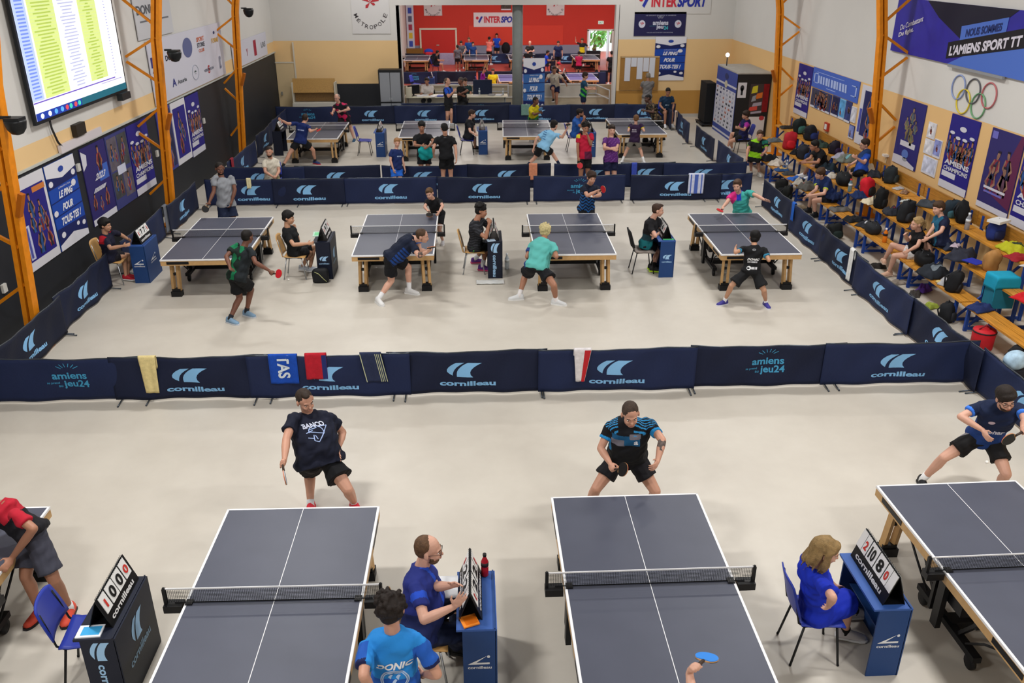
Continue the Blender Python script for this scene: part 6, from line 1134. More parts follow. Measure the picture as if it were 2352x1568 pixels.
 'far_umpire': dict(H=1.76, pel=(-0.141,27.514,0.55), neck=(-0.064,27.604,1.065), head=(0.012,27.558,1.246), sR=(-0.095,27.404,0.961), sL=(0.04,27.774,1.043), hR=(-0.158,27.427,0.532), eR=(-0.061,27.178,0.781), wR=(0.067,26.95,0.749), aR=(0.081,28.041,0.1), kR=(0.079,27.772,0.425), tR=(0.973,-0.23,0.0), hL=(-0.125,27.6,0.532), eL=(0.053,27.722,0.757), wL=(0.107,27.48,0.667), aL=(0.102,28.229,0.1), kL=(0.083,27.964,0.428), tL=(0.987,0.162,0.0), f=(0.989,-0.087,-0.122), bd=(0.999,-0.035,0.0)),
 'bald_coach': dict(H=1.8, pel=(-0.844,32.531,0.827), neck=(-0.886,32.602,1.361), head=(-0.864,32.629,1.565), sR=(-0.934,32.391,1.317), sL=(-0.768,32.775,1.325), hR=(-0.877,32.447,0.809), eR=(-0.83,32.238,1.085), wR=(-0.649,32.149,1.265), aR=(-0.921,32.596,0.08), kR=(-0.894,32.3,0.394), tR=(0.854,-0.52,0.0), hL=(-0.81,32.614,0.809), eL=(-0.712,32.915,1.069), wL=(-0.616,32.717,1.226), aL=(-0.763,32.466,0.08), kL=(-0.748,32.32,0.487), tL=(0.989,-0.151,0.0), f=(0.938,-0.341,-0.061), bd=(0.94,-0.342,0.0)),
 'dark_bald_man': dict(H=1.8, pel=(-0.323,33.35,0.74), neck=(-0.356,33.421,1.275), head=(-0.394,33.446,1.477), sR=(-0.489,33.574,1.203), sL=(-0.215,33.249,1.203), hR=(-0.381,33.419,0.722), eR=(-0.474,33.355,1.004), wR=(-0.338,33.122,0.993), aR=(-0.394,33.434,0.08), kR=(-0.608,33.23,0.395), tR=(-0.877,-0.48,0.0), hL=(-0.265,33.281,0.722), eL=(-0.133,32.964,1.188), wL=(-0.385,32.947,1.091), aL=(-0.253,33.266,0.08), kL=(-0.48,33.078,0.395), tL=(-0.625,-0.781,0.0), f=(-0.856,-0.494,-0.152), bd=(-0.766,-0.643,0.0)),
 'yellow_player': dict(H=1.72, pel=(2.076,29.45,0.794), neck=(2.063,29.152,1.216), head=(2.13,29.106,1.396), sR=(1.957,29.023,1.102), sL=(2.214,29.289,1.115), hR=(2.013,29.391,0.777), eR=(2.059,28.776,1.007), wR=(2.222,28.596,1.093), aR=(1.999,29.378,0.08), kR=(2.158,29.213,0.423), tR=(0.48,-0.877,0.0), hL=(2.139,29.509,0.777), eL=(2.293,29.513,0.96), wL=(2.314,29.275,1.058), aL=(2.154,29.522,0.08), kL=(2.298,29.344,0.423), tL=(0.781,-0.625,0.0), f=(0.763,-0.64,-0.092), bd=(0.643,-0.766,0.0), bat=(2.239,28.443,1.244), bs='R'),
 'sky_player': dict(H=1.76, pel=(2.095,25.42,0.621), neck=(2.346,25.56,1.063), head=(2.432,25.639,1.229), sR=(2.496,25.438,0.981), sL=(2.123,25.564,1.016), hR=(2.171,25.376,0.603), eR=(2.629,25.181,0.96), wR=(2.74,25.124,1.193), aR=(2.605,25.436,0.08), kR=(2.406,25.66,0.378), tR=(0.98,-0.197,0.0), hL=(2.018,25.463,0.603), eL=(1.892,25.497,0.853), wL=(1.815,25.451,0.604), aL=(1.602,25.403,0.08), kL=(1.868,25.678,0.261), tL=(-0.646,-0.763,0.0), f=(0.765,0.642,-0.061), bd=(0.643,0.766,0.0), bat=(2.763,24.991,1.36), bs='R'),
 'blue_tee_umpire': dict(H=1.78, pel=(3.304,27.795,0.56), neck=(3.355,27.706,1.084), head=(3.433,27.612,1.248), sR=(3.32,27.531,0.947), sL=(3.507,27.852,1.039), hR=(3.28,27.709,0.542), eR=(3.423,27.263,0.883), wR=(3.497,27.167,1.121), aR=(3.604,28.067,0.1), kR=(3.636,27.959,0.512), tR=(0.973,-0.23,0.0), hL=(3.329,27.88,0.542), eL=(3.63,28.007,0.822), wL=(3.606,27.875,1.053), aL=(3.647,28.257,0.1), kL=(3.681,28.136,0.508), tL=(0.987,0.162,0.0), f=(0.983,-0.173,-0.061), bd=(0.999,-0.035,0.0)),
 'purple_boy_player': dict(H=1.52, pel=(4.931,26.1,0.671), neck=(4.956,26.176,1.12), head=(4.957,26.205,1.292), sR=(5.109,26.087,1.126), sL=(4.81,26.277,1.094), hR=(5.004,26.077,0.656), eR=(5.162,25.879,0.997), wR=(5.142,26.106,1.001), aR=(5.233,26.044,0.08), kR=(5.154,26.257,0.366), tR=(0.123,-0.992,0.0), hL=(4.859,26.122,0.656), eL=(4.722,26.082,0.963), wL=(4.812,26.291,0.977), aL=(4.607,26.156,0.08), kL=(4.764,26.329,0.36), tL=(-0.443,-0.897,0.0), f=(0.087,0.994,-0.061), bd=(0.035,0.999,0.0)),
 'camo_man': dict(H=1.8, pel=(6.179,28.98,0.784), neck=(5.973,29.098,1.268), head=(5.864,29.146,1.438), sR=(5.928,29.282,1.204), sL=(6.008,28.879,1.23), hR=(6.155,29.067,0.766), eR=(5.943,29.508,1.012), wR=(5.798,29.28,1.011), aR=(5.972,28.54,0.08), kR=(6.035,28.808,0.421), tR=(-0.989,-0.151,0.0), hL=(6.203,28.894,0.766), eL=(5.969,28.627,1.079), wL=(5.708,28.685,1.116), aL=(6.523,29.321,0.08), kL=(6.387,29.117,0.434), tL=(-0.854,-0.52,0.0), f=(-0.95,-0.254,-0.182), bd=(-0.94,-0.342,0.0)),
 'rail_man': dict(H=1.8, pel=(3.392,35.75,0.979), neck=(3.322,35.513,1.459), head=(3.313,35.406,1.636), sR=(3.116,35.544,1.403), sL=(3.537,35.505,1.407), hR=(3.302,35.754,0.961), eR=(2.99,35.325,1.246), wR=(2.878,35.51,1.084), aR=(3.307,35.5,0.477), kR=(3.262,35.325,0.869), tR=(-0.196,-0.981,0.0), hL=(3.482,35.746,0.961), eL=(3.668,35.293,1.246), wL=(3.804,35.454,1.077), aL=(3.44,35.55,0.138), kL=(3.436,35.546,0.57), tL=(0.196,-0.981,0.0), f=(0.0,-0.988,-0.152), bd=(0.0,-1.0,0.0)),
 'navy_yellow': dict(H=1.78, pel=(8.554,19.743,0.54), neck=(8.302,19.828,1.003), head=(8.176,19.721,1.124), sR=(8.269,20.008,0.889), sL=(8.342,19.625,0.904), hR=(8.546,19.832,0.522), eR=(8.171,19.786,0.724), wR=(8.044,19.929,0.537), aR=(8.267,20.3,0.1), kR=(8.204,20.097,0.471), tR=(-0.981,0.196,0.0), hL=(8.562,19.654,0.522), eL=(8.229,19.423,0.723), wL=(7.983,19.508,0.664), aL=(8.279,19.892,0.1), kL=(8.137,19.734,0.471), tL=(-0.981,-0.196,0.0), f=(-0.956,-0.168,-0.242), bd=(-1.0,-0.0,0.0)),
 'black_tee': dict(H=1.76, pel=(9.006,21.52,0.9), neck=(8.721,21.383,1.323), head=(8.586,21.31,1.454), sR=(8.692,21.582,1.224), sL=(8.733,21.198,1.223), hR=(9.001,21.608,0.882), eR=(8.552,21.346,1.127), wR=(8.453,21.559,1.006), aR=(8.814,22.291,0.5), kR=(8.783,21.958,0.758), tR=(-0.981,0.196,0.0), hL=(9.01,21.432,0.882), eL=(8.603,20.963,1.112), wL=(8.357,21.055,1.087), aL=(8.917,22.066,0.5), kL=(8.795,21.797,0.802), tL=(-0.981,-0.196,0.0), f=(-0.962,-0.17,-0.212), bd=(-1.0,-0.0,0.0)),
 'post_boy': dict(H=1.7, pel=(9.066,19.546,1.24), neck=(9.236,19.814,1.639), head=(9.142,19.749,1.797), sR=(9.289,19.978,1.558), sL=(9.206,19.603,1.562), hR=(9.074,19.63,1.223), eR=(9.128,19.776,1.449), wR=(8.902,19.75,1.333), aR=(9.095,20.47,0.88), kR=(9.065,20.063,1.069), tR=(-0.987,0.162,0.0), hL=(9.058,19.461,1.223), eL=(9.049,19.405,1.44), wL=(8.833,19.343,1.562), aL=(9.031,20.271,0.88), kL=(9.023,19.877,1.067), tL=(-0.973,-0.23,0.0), f=(-0.98,-0.086,-0.182), bd=(-0.999,-0.035,0.0)),
 'green_black_man': dict(H=1.76, pel=(7.974,23.966,0.56), neck=(8.052,23.967,1.082), head=(8.015,23.838,1.234), sR=(7.849,24.025,1.018), sL=(8.226,23.863,1.056), hR=(7.89,23.992,0.542), eR=(7.721,23.849,0.827), wR=(7.668,23.688,0.624), aR=(8.031,24.256,0.1), kR=(8.007,24.404,0.495), tR=(-0.363,-0.932,0.0), hL=(8.058,23.941,0.542), eL=(8.191,23.671,0.841), wL=(8.045,23.455,0.798), aL=(8.232,24.166,0.1), kL=(8.213,24.34,0.485), tL=(0.023,-1.0,0.0), f=(-0.258,-0.962,-0.092), bd=(-0.174,-0.985,0.0)),
 'purple_booth': dict(H=1.78, pel=(8.64,27.317,0.55), neck=(8.694,27.218,1.072), head=(8.596,27.126,1.226), sR=(8.62,27.411,0.97), sL=(8.65,27.031,0.968), hR=(8.637,27.406,0.532), eR=(8.595,27.614,0.758), wR=(8.631,27.352,0.719), aR=(8.339,27.805,0.1), kR=(8.421,27.785,0.519), tR=(-0.981,0.196,0.0), hL=(8.643,27.228,0.532), eL=(8.501,26.827,0.817), wL=(8.292,26.682,0.897), aL=(8.417,27.626,0.1), kL=(8.255,27.333,0.365), tL=(-0.981,-0.196,0.0), f=(-0.994,-0.087,-0.061), bd=(-1.0,-0.0,0.0)),
 'blonde': dict(H=1.68, pel=(8.597,15.604,0.53), neck=(8.518,15.48,1.012), head=(8.422,15.439,1.174), sR=(8.566,15.668,0.908), sL=(8.495,15.292,0.986), hR=(8.604,15.688,0.513), eR=(8.352,15.511,0.829), wR=(8.204,15.363,0.969), aR=(8.237,16.047,0.25), kR=(8.251,15.875,0.614), tR=(0.278,0.961,0.0), hL=(8.591,15.521,0.513), eL=(8.346,15.109,0.841), wL=(8.133,14.983,0.796), aL=(8.214,15.73,0.1), kL=(8.189,15.602,0.481), tL=(-0.973,-0.23,0.0), f=(-0.996,-0.087,-0.031), bd=(-0.999,-0.035,0.0)),
 'navy_boy': dict(H=1.6, pel=(8.797,15.105,0.9), neck=(8.775,15.251,1.357), head=(8.686,15.275,1.516), sR=(8.777,15.428,1.3), sL=(8.754,15.054,1.334), hR=(8.796,15.185,0.884), eR=(8.654,15.248,1.151), wR=(8.492,15.123,1.026), aR=(8.748,15.449,0.5), kR=(8.708,15.566,0.864), tR=(-0.994,0.11,0.0), hL=(8.798,15.025,0.884), eL=(8.612,14.887,1.186), wL=(8.407,14.893,1.062), aL=(8.76,15.293,0.5), kL=(8.713,15.407,0.864), tL=(-0.96,-0.281,0.0), f=(-0.977,-0.172,-0.122), bd=(-0.996,-0.087,0.0)),
 'desk_man': dict(H=1.76, pel=(-1.719,35.4,0.54), neck=(-1.734,35.313,1.059), head=(-1.746,35.244,1.244), hR=(-1.805,35.415,0.522), kR=(-1.913,35.005,0.54), aR=(-1.919,34.971,0.126), sR=(-1.93,35.366,1.024), hL=(-1.632,35.385,0.522), kL=(-1.671,34.963,0.54), aL=(-1.677,34.928,0.126), sL=(-1.532,35.296,1.024), eR=(-1.952,35.244,0.778), wR=(-1.994,35.002,0.778), tR=(-0.321,-0.959,0.0), eL=(-1.553,35.174,0.778), wL=(-1.596,34.932,0.778), tL=(-0.026,-1.011,0.0), f=(-0.17,-0.965,-0.202), bd=(-0.174,-0.985,0.0)),
 'desk_helper': dict(H=1.7, pel=(-0.169,35.4,0.54), neck=(-0.212,35.326,1.042), head=(-0.246,35.267,1.22), hR=(-0.243,35.442,0.523), kR=(-0.476,35.106,0.54), aR=(-0.493,35.077,0.141), sR=(-0.373,35.439,1.008), hL=(-0.096,35.358,0.523), kL=(-0.27,34.987,0.54), aL=(-0.287,34.958,0.141), sL=(-0.034,35.243,1.008), eR=(-0.442,35.42,0.753), wR=(-0.471,35.201,0.651), tR=(-0.63,-0.791,0.0), eL=(-0.015,35.174,0.753), wL=(-0.191,35.04,0.651), tL=(-0.37,-0.941,0.0), f=(-0.49,-0.848,-0.202), bd=(-0.5,-0.866,0.0)),
 'board_man': dict(H=1.76, pel=(6.629,33.088,0.933), neck=(6.629,33.105,1.461), head=(6.629,33.141,1.646), hR=(6.717,33.088,0.915), kR=(6.734,33.123,0.502), aR=(6.752,33.088,0.088), sR=(6.831,33.088,1.426), hL=(6.541,33.088,0.915), kL=(6.523,33.123,0.502), aL=(6.505,33.088,0.088), sL=(6.426,33.088,1.426), eR=(6.831,33.211,1.179), wR=(6.831,33.457,1.179), tR=(0.15,1.0,0.0), eL=(6.426,33.211,1.179), wL=(6.426,33.457,1.179), tL=(-0.15,1.0,0.0), f=(0.0,0.979,-0.202), bd=(0.0,1.0,0.0)),
 'glasses_man': dict(H=1.78, pel=(7.151,32.117,0.54), neck=(7.159,32.029,1.065), head=(7.165,31.958,1.252), hR=(7.062,32.109,0.522), kR=(7.064,31.681,0.54), aR=(7.067,31.645,0.122), sR=(6.953,32.028,1.03), hL=(7.24,32.125,0.522), kL=(7.312,31.703,0.54), aL=(7.315,31.667,0.122), sL=(7.361,32.064,1.03), eR=(6.905,31.971,0.763), wR=(7.012,31.766,0.656), tR=(-0.062,-1.009,0.0), eL=(7.419,32.016,0.763), wL=(7.349,31.795,0.656), tL=(0.237,-0.983,0.0), f=(0.085,-0.976,-0.202), bd=(0.087,-0.996,0.0)),
 'walking_boy': dict(H=1.72, pel=(4.277,33.663,0.912), neck=(4.294,33.66,1.428), head=(4.328,33.654,1.608), hR=(4.262,33.579,0.894), kR=(4.293,33.556,0.49), aR=(4.256,33.545,0.086), sR=(4.243,33.469,1.393), hL=(4.292,33.748,0.894), kL=(4.329,33.759,0.49), aL=(4.298,33.782,0.086), sL=(4.311,33.858,1.393), eR=(4.361,33.448,1.152), wR=(4.598,33.406,1.152), tR=(0.959,-0.321,0.0), eL=(4.43,33.837,1.152), wL=(4.667,33.795,1.152), tL=(1.011,-0.026,0.0), f=(0.965,-0.17,-0.202), bd=(0.985,-0.174,0.0)),
 'grey_tee_back': dict(H=1.55, pel=(-0.801,55.874,-0.078), neck=(-0.801,55.889,0.386), head=(-0.801,55.92,0.549), hR=(-0.723,55.874,-0.094), kR=(-0.708,55.905,-0.458), aR=(-0.692,55.874,-0.823), sR=(-0.622,55.874,0.356), hL=(-0.878,55.874,-0.094), kL=(-0.894,55.905,-0.458), aL=(-0.909,55.874,-0.823), sL=(-0.979,55.874,0.356), eR=(-0.576,55.874,0.1), wR=(-0.576,55.936,-0.117), tR=(0.15,1.0,0.0), eL=(-1.025,55.874,0.1), wL=(-1.025,55.936,-0.117), tL=(-0.15,1.0,0.0), f=(0.0,0.979,-0.202), bd=(0.0,1.0,0.0)),
 'grey_facing': dict(H=1.65, pel=(-0.585,57.332,-0.026), neck=(-0.585,57.316,0.469), head=(-0.585,57.283,0.643), hR=(-0.668,57.332,-0.042), kR=(-0.684,57.299,-0.43), aR=(-0.701,57.332,-0.818), sR=(-0.775,57.332,0.436), hL=(-0.503,57.332,-0.042), kL=(-0.486,57.299,-0.43), aL=(-0.47,57.332,-0.818), sL=(-0.396,57.332,0.436), eR=(-0.825,57.283,0.189), wR=(-0.742,57.085,0.09), tR=(-0.15,-1.0,0.0), eL=(-0.346,57.283,0.189), wL=(-0.429,57.085,0.09), tL=(0.15,-1.0,0.0), f=(0.0,-0.979,-0.202), bd=(0.0,-1.0,0.0)),
 'blue_printed': dict(H=1.78, pel=(-0.091,58.414,0.043), neck=(-0.091,58.396,0.577), head=(-0.091,58.36,0.764), hR=(-0.18,58.414,0.026), kR=(-0.198,58.378,-0.393), aR=(-0.216,58.414,-0.811), sR=(-0.296,58.414,0.542), hL=(-0.002,58.414,0.026), kL=(0.015,58.378,-0.393), aL=(0.033,58.414,-0.811), sL=(0.113,58.414,0.542), eR=(-0.349,58.36,0.275), wR=(-0.26,58.147,0.168), tR=(-0.15,-1.0,0.0), eL=(0.167,58.36,0.275), wL=(0.078,58.147,0.168), tL=(0.15,-1.0,0.0), f=(0.0,-0.979,-0.202), bd=(0.0,-1.0,0.0)),
 'blue_behind': dict(H=1.6, pel=(0.151,57.331,-0.052), neck=(0.156,57.316,0.428), head=(0.167,57.286,0.596), hR=(0.075,57.304,-0.068), kR=(0.071,57.268,-0.444), aR=(0.045,57.293,-0.82), sR=(-0.022,57.268,0.396), hL=(0.226,57.358,-0.068), kL=(0.252,57.334,-0.444), aL=(0.256,57.369,-0.82), sL=(0.324,57.394,0.396), eR=(-0.067,57.252,0.132), wR=(-0.046,57.191,-0.092), tR=(0.201,-0.991,0.0), eL=(0.369,57.41,0.132), wL=(0.391,57.35,-0.092), tL=(0.483,-0.888,0.0), f=(0.335,-0.92,-0.202), bd=(0.342,-0.94,0.0)),
 'salmon': dict(H=1.74, pel=(1.223,59.227,0.022), neck=(1.232,59.242,0.544), head=(1.249,59.272,0.727), hR=(1.299,59.183,0.005), kR=(1.331,59.205,-0.404), aR=(1.329,59.166,-0.813), sR=(1.396,59.127,0.509), hL=(1.148,59.27,0.005), kL=(1.15,59.309,-0.404), aL=(1.118,59.288,-0.813), sL=(1.05,59.327,0.509), eR=(1.457,59.232,0.266), wR=(1.579,59.443,0.266), tR=(0.63,0.791,0.0), eL=(1.111,59.432,0.266), wL=(1.233,59.643,0.266), tL=(0.37,0.941,0.0), f=(0.49,0.848,-0.202), bd=(0.5,0.866,0.0)),
 'blue_black': dict(H=1.78, pel=(1.794,61.345,0.043), neck=(1.791,61.327,0.577), head=(1.785,61.292,0.764), hR=(1.707,61.36,0.026), kR=(1.683,61.329,-0.393), aR=(1.672,61.367,-0.811), sR=(1.593,61.381,0.542), hL=(1.882,61.33,0.026), kL=(1.893,61.291,-0.393), aL=(1.917,61.323,-0.811), sL=(1.996,61.309,0.542), eR=(1.571,61.258,0.293), wR=(1.528,61.012,0.293), tR=(-0.321,-0.959,0.0), eL=(1.974,61.187,0.293), wL=(1.931,60.941,0.293), tL=(-0.026,-1.011,0.0), f=(-0.17,-0.965,-0.202), bd=(-0.174,-0.985,0.0)),
 'dark_seated': dict(H=1.7, pel=(-2.152,54.956,-0.36), neck=(-2.067,54.956,0.142), head=(-1.999,54.956,0.32), hR=(-2.152,54.871,-0.377), kR=(-1.744,54.837,-0.36), aR=(-1.71,54.837,-0.759), sR=(-2.084,54.76,0.108), hL=(-2.152,55.041,-0.377), kL=(-1.744,55.075,-0.36), aL=(-1.71,55.075,-0.759), sL=(-2.084,55.151,0.108), eR=(-1.965,54.76,-0.13), wR=(-1.727,54.76,-0.13), tR=(1.0,-0.15,0.0), eL=(-1.965,55.151,-0.13), wL=(-1.727,55.151,-0.13), tL=(1.0,0.15,0.0), f=(0.979,-0.0,-0.202), bd=(1.0,-0.0,0.0)),
 'purple_seated': dict(H=1.72, pel=(0.552,46.45,-0.36), neck=(0.638,46.45,0.147), head=(0.706,46.45,0.328), hR=(0.552,46.364,-0.377), kR=(0.964,46.329,-0.36), aR=(0.999,46.329,-0.764), sR=(0.62,46.252,0.113), hL=(0.552,46.536,-0.377), kL=(0.964,46.57,-0.36), aL=(0.999,46.57,-0.764), sL=(0.62,46.647,0.113), eR=(0.62,46.011,0.199), wR=(0.689,46.011,0.44), tR=(1.0,-0.15,0.0), eL=(0.62,46.888,-0.128), wL=(0.689,46.888,-0.128), tL=(1.0,0.15,0.0), f=(0.979,-0.0,-0.202), bd=(1.0,-0.0,0.0)),
 'yellow_shirt': dict(H=1.6, pel=(1.074,43.609,-0.052), neck=(1.074,43.593,0.428), head=(1.074,43.561,0.596), hR=(0.994,43.609,-0.068), kR=(0.978,43.577,-0.444), aR=(0.962,43.609,-0.82), sR=(0.89,43.609,0.396), hL=(1.154,43.609,-0.068), kL=(1.17,43.577,-0.444), aL=(1.186,43.609,-0.82), sL=(1.258,43.609,0.396), eR=(0.842,43.609,0.132), wR=(0.842,43.545,-0.092), tR=(-0.15,-1.0,0.0), eL=(1.306,43.609,0.132), wL=(1.306,43.545,-0.092), tL=(0.15,-1.0,0.0), f=(0.0,-0.979,-0.202), bd=(0.0,-1.0,0.0)),
 'bald_crossed': dict(H=1.78, pel=(3.674,55.868,0.043), neck=(3.674,55.85,0.577), head=(3.674,55.814,0.764), hR=(3.585,55.868,0.026), kR=(3.568,55.832,-0.393), aR=(3.55,55.868,-0.811), sR=(3.47,55.868,0.542), hL=(3.763,55.868,0.026), kL=(3.781,55.832,-0.393), aL=(3.799,55.868,-0.811), sL=(3.879,55.868,0.542), eR=(3.416,55.779,0.293), wR=(3.648,55.69,0.31), tR=(-0.15,-1.0,0.0), eL=(3.932,55.779,0.293), wL=(3.701,55.69,0.275), tL=(0.15,-1.0,0.0), f=(0.0,-0.979,-0.202), bd=(0.0,-1.0,0.0)),
 'dark_player': dict(H=1.6, pel=(3.387,53.191,-0.052), neck=(3.387,53.207,0.428), head=(3.387,53.239,0.596), hR=(3.467,53.191,-0.068), kR=(3.483,53.223,-0.444), aR=(3.499,53.191,-0.82), sR=(3.571,53.191,0.396), hL=(3.307,53.191,-0.068), kL=(3.291,53.223,-0.444), aL=(3.275,53.191,-0.82), sL=(3.203,53.191,0.396), eR=(3.619,53.191,0.132), wR=(3.619,53.255,-0.092), tR=(0.15,1.0,0.0), eL=(3.155,53.191,0.132), wL=(3.155,53.255,-0.092), tL=(-0.15,1.0,0.0), f=(0.0,0.979,-0.202), bd=(0.0,1.0,0.0)),
 'navy_stander': dict(H=1.78, pel=(5.418,55.663,0.043), neck=(5.418,55.645,0.577), head=(5.418,55.609,0.764), hR=(5.329,55.663,0.026), kR=(5.311,55.627,-0.393), aR=(5.294,55.663,-0.811), sR=(5.213,55.663,0.542), hL=(5.507,55.663,0.026), kL=(5.525,55.627,-0.393), aL=(5.543,55.663,-0.811), sL=(5.623,55.663,0.542), eR=(5.16,55.663,0.248), wR=(5.16,55.591,-0.001), tR=(-0.15,-1.0,0.0), eL=(5.676,55.663,0.248), wL=(5.676,55.591,-0.001), tL=(0.15,-1.0,0.0), f=(0.0,-0.979,-0.202), bd=(0.0,-1.0,0.0)),
 'yellow_server': dict(H=1.7, pel=(7.246,58.4,0.001), neck=(7.24,58.384,0.511), head=(7.229,58.352,0.69), hR=(7.166,58.429,-0.016), kR=(7.139,58.403,-0.416), aR=(7.134,58.441,-0.815), sR=(7.062,58.467,0.477), hL=(7.326,58.371,-0.016), kL=(7.33,58.333,-0.416), aL=(7.358,58.359,-0.815), sL=(7.43,58.333,0.477), eR=(6.839,58.548,0.562), wR=(6.815,58.484,0.8), tR=(-0.483,-0.888,0.0), eL=(7.653,58.252,0.239), wL=(7.63,58.188,0.239), tL=(-0.201,-0.991,0.0), f=(-0.335,-0.92,-0.202), bd=(-0.342,-0.94,0.0)),
 'blue_sitter': dict(H=1.7, pel=(4.546,54.647,-0.36), neck=(4.63,54.632,0.142), head=(4.697,54.621,0.32), hR=(4.531,54.563,-0.377), kR=(4.927,54.459,-0.36), aR=(4.961,54.453,-0.759), sR=(4.579,54.443,0.108), hL=(4.561,54.731,-0.377), kL=(4.968,54.694,-0.36), aL=(5.002,54.688,-0.759), sL=(4.647,54.828,0.108), eR=(4.696,54.422,-0.13), wR=(4.931,54.381,-0.13), tR=(0.959,-0.321,0.0), eL=(4.764,54.807,-0.13), wL=(4.998,54.766,-0.13), tL=(1.011,-0.026,0.0), f=(0.965,-0.17,-0.202), bd=(0.985,-0.174,0.0)),
 'crimson_player': dict(H=1.55, pel=(6.263,51.778,-0.078), neck=(6.263,51.793,0.386), head=(6.263,51.824,0.549), hR=(6.34,51.778,-0.094), kR=(6.356,51.809,-0.458), aR=(6.371,51.778,-0.823), sR=(6.441,51.778,0.356), hL=(6.185,51.778,-0.094), kL=(6.17,51.809,-0.458), aL=(6.154,51.778,-0.823), sL=(6.085,51.778,0.356), eR=(6.441,51.886,0.139), wR=(6.441,52.103,0.139), tR=(0.15,1.0,0.0), eL=(6.085,51.886,0.139), wL=(6.085,52.103,0.139), tL=(-0.15,1.0,0.0), f=(0.0,0.979,-0.202), bd=(0.0,1.0,0.0)),
 'black_walker': dict(H=1.78, pel=(7.825,49.604,0.043), neck=(7.825,49.622,0.577), head=(7.825,49.657,0.764), hR=(7.914,49.604,0.026), kR=(7.932,49.64,-0.393), aR=(7.95,49.604,-0.811), sR=(8.03,49.604,0.542), hL=(7.736,49.604,0.026), kL=(7.718,49.64,-0.393), aL=(7.7,49.604,-0.811), sL=(7.62,49.604,0.542), eR=(8.083,49.604,0.248), wR=(8.083,49.675,-0.001), tR=(0.15,1.0,0.0), eL=(7.567,49.604,0.248), wL=(7.567,49.675,-0.001), tL=(-0.15,1.0,0.0), f=(0.0,0.979,-0.202), bd=(0.0,1.0,0.0)),
 'red_cap': dict(H=1.65, pel=(4.638,48.623,-0.36), neck=(4.721,48.623,0.127), head=(4.787,48.623,0.3), hR=(4.638,48.54,-0.376), kR=(5.034,48.507,-0.36), aR=(5.067,48.507,-0.748), sR=(4.704,48.433,0.094), hL=(4.638,48.705,-0.376), kL=(5.034,48.738,-0.36), aL=(5.067,48.738,-0.748), sL=(4.704,48.812,0.094), eR=(4.82,48.433,-0.137), wR=(5.051,48.433,-0.137), tR=(1.0,-0.15,0.0), eL=(4.82,48.812,-0.137), wL=(5.051,48.812,-0.137), tL=(1.0,0.15,0.0), f=(0.979,-0.0,-0.202), bd=(1.0,-0.0,0.0)),
}
# ------------------------------------------------------------ people
def U(v): v = V(v); v.normalize(); return v
def limb(mb, pts, rs, n=10):
    mb.tube(pts, list(rs), n=n)
    for p, r in zip(pts, rs): mb.ell(p, r, n=n, k=6)
def rings(mb, rows, n=18):
    """closed loft through elliptical rows: (centre, half width vector, half depth vector)"""
    vs = []; fs = []; rows = list(rows)
    a, b = rows[0], rows[-1]
    for (c, w, d) in rows:
        for k in range(n):
            t = 2 * PI * k / n; cx, sx = math.cos(t), math.sin(t)
            q = (abs(cx) ** 2.6 + abs(sx) ** 2.6) ** (-1 / 2.6)
            vs.append(V(c) + V(w) * cx * q + V(d) * sx * q)
    for i in range(len(rows) - 1):
        for k in range(n): p, q = i * n + k, i * n + (k + 1) % n; fs.append((p, q, q + n, p + n))
    fs.append(tuple(range(n - 1, -1, -1))); fs.append(tuple((len(rows) - 1) * n + k for k in range(n)))
    mb.add(vs, fs)
def hand(mb, w, dr, pn, side, mode, s, fine):
    dr = U(dr); pn = U(V(pn) - dr * dr.dot(V(pn))); th = dr.cross(pn) * (1 if side == 'R' else -1)
    R = Matrix((dr, th, pn)).transposed()
    mb.ell(V(w) + dr * .05 * s, (.052 * s, .042 * s, .019 * s), R=R, n=10, k=6)
    mb.tube([V(w) - dr * .01, V(w) + dr * .04 * s], [.026 * s, .026 * s], n=8)
    curl = {'relaxed': (.35, .45, .3), 'grip': (1.25, 1.35, .9), 'open': (.08, .12, .1), 'flat': (.15, .2, .1), 'fist': (1.4, 1.5, 1.0)}[mode]
    r = max(.0088 * s, fine * .82)
    for i, (o, L) in enumerate(((.029, .072), (.010, .080), (-.010, .075), (-.028, .060))):
        p = V(w) + dr * .086 * s + th * o * s; a = 0; pts = [p - dr * .02 * s]; sp = (i - 1.5) * -.07 * (1.6 if mode == 'open' else 1)
        pts.append(p)
        for j, seg in enumerate((.45, .32, .23)):
            a += curl[j] * (1 + .08 * i); d = dr * math.cos(a) + pn * math.sin(a) + th * sp
            p = p + U(d) * L * seg * s; pts.append(p)
        mb.tube(pts, [r, r, r, r * .95, r * .85], n=6); mb.ell(pts[-1], r * .85, n=6, k=4)
    p = V(w) + dr * .028 * s + th * .030 * s; g = mode in ('grip', 'fist')
    pts = [p, p + U(dr * .55 + th * (.8 if not g else .35) + pn * (.2 if not g else .7)) * .036 * s]; pts.append(pts[-1] + U(dr * .9 + th * .25 + pn * (.15 if not g else .6)) * .030 * s)
    mb.tube(pts, [r * 1.35, r * 1.15, r], n=6); mb.ell(pts[-1], r, n=6, k=4)
JOBS = []
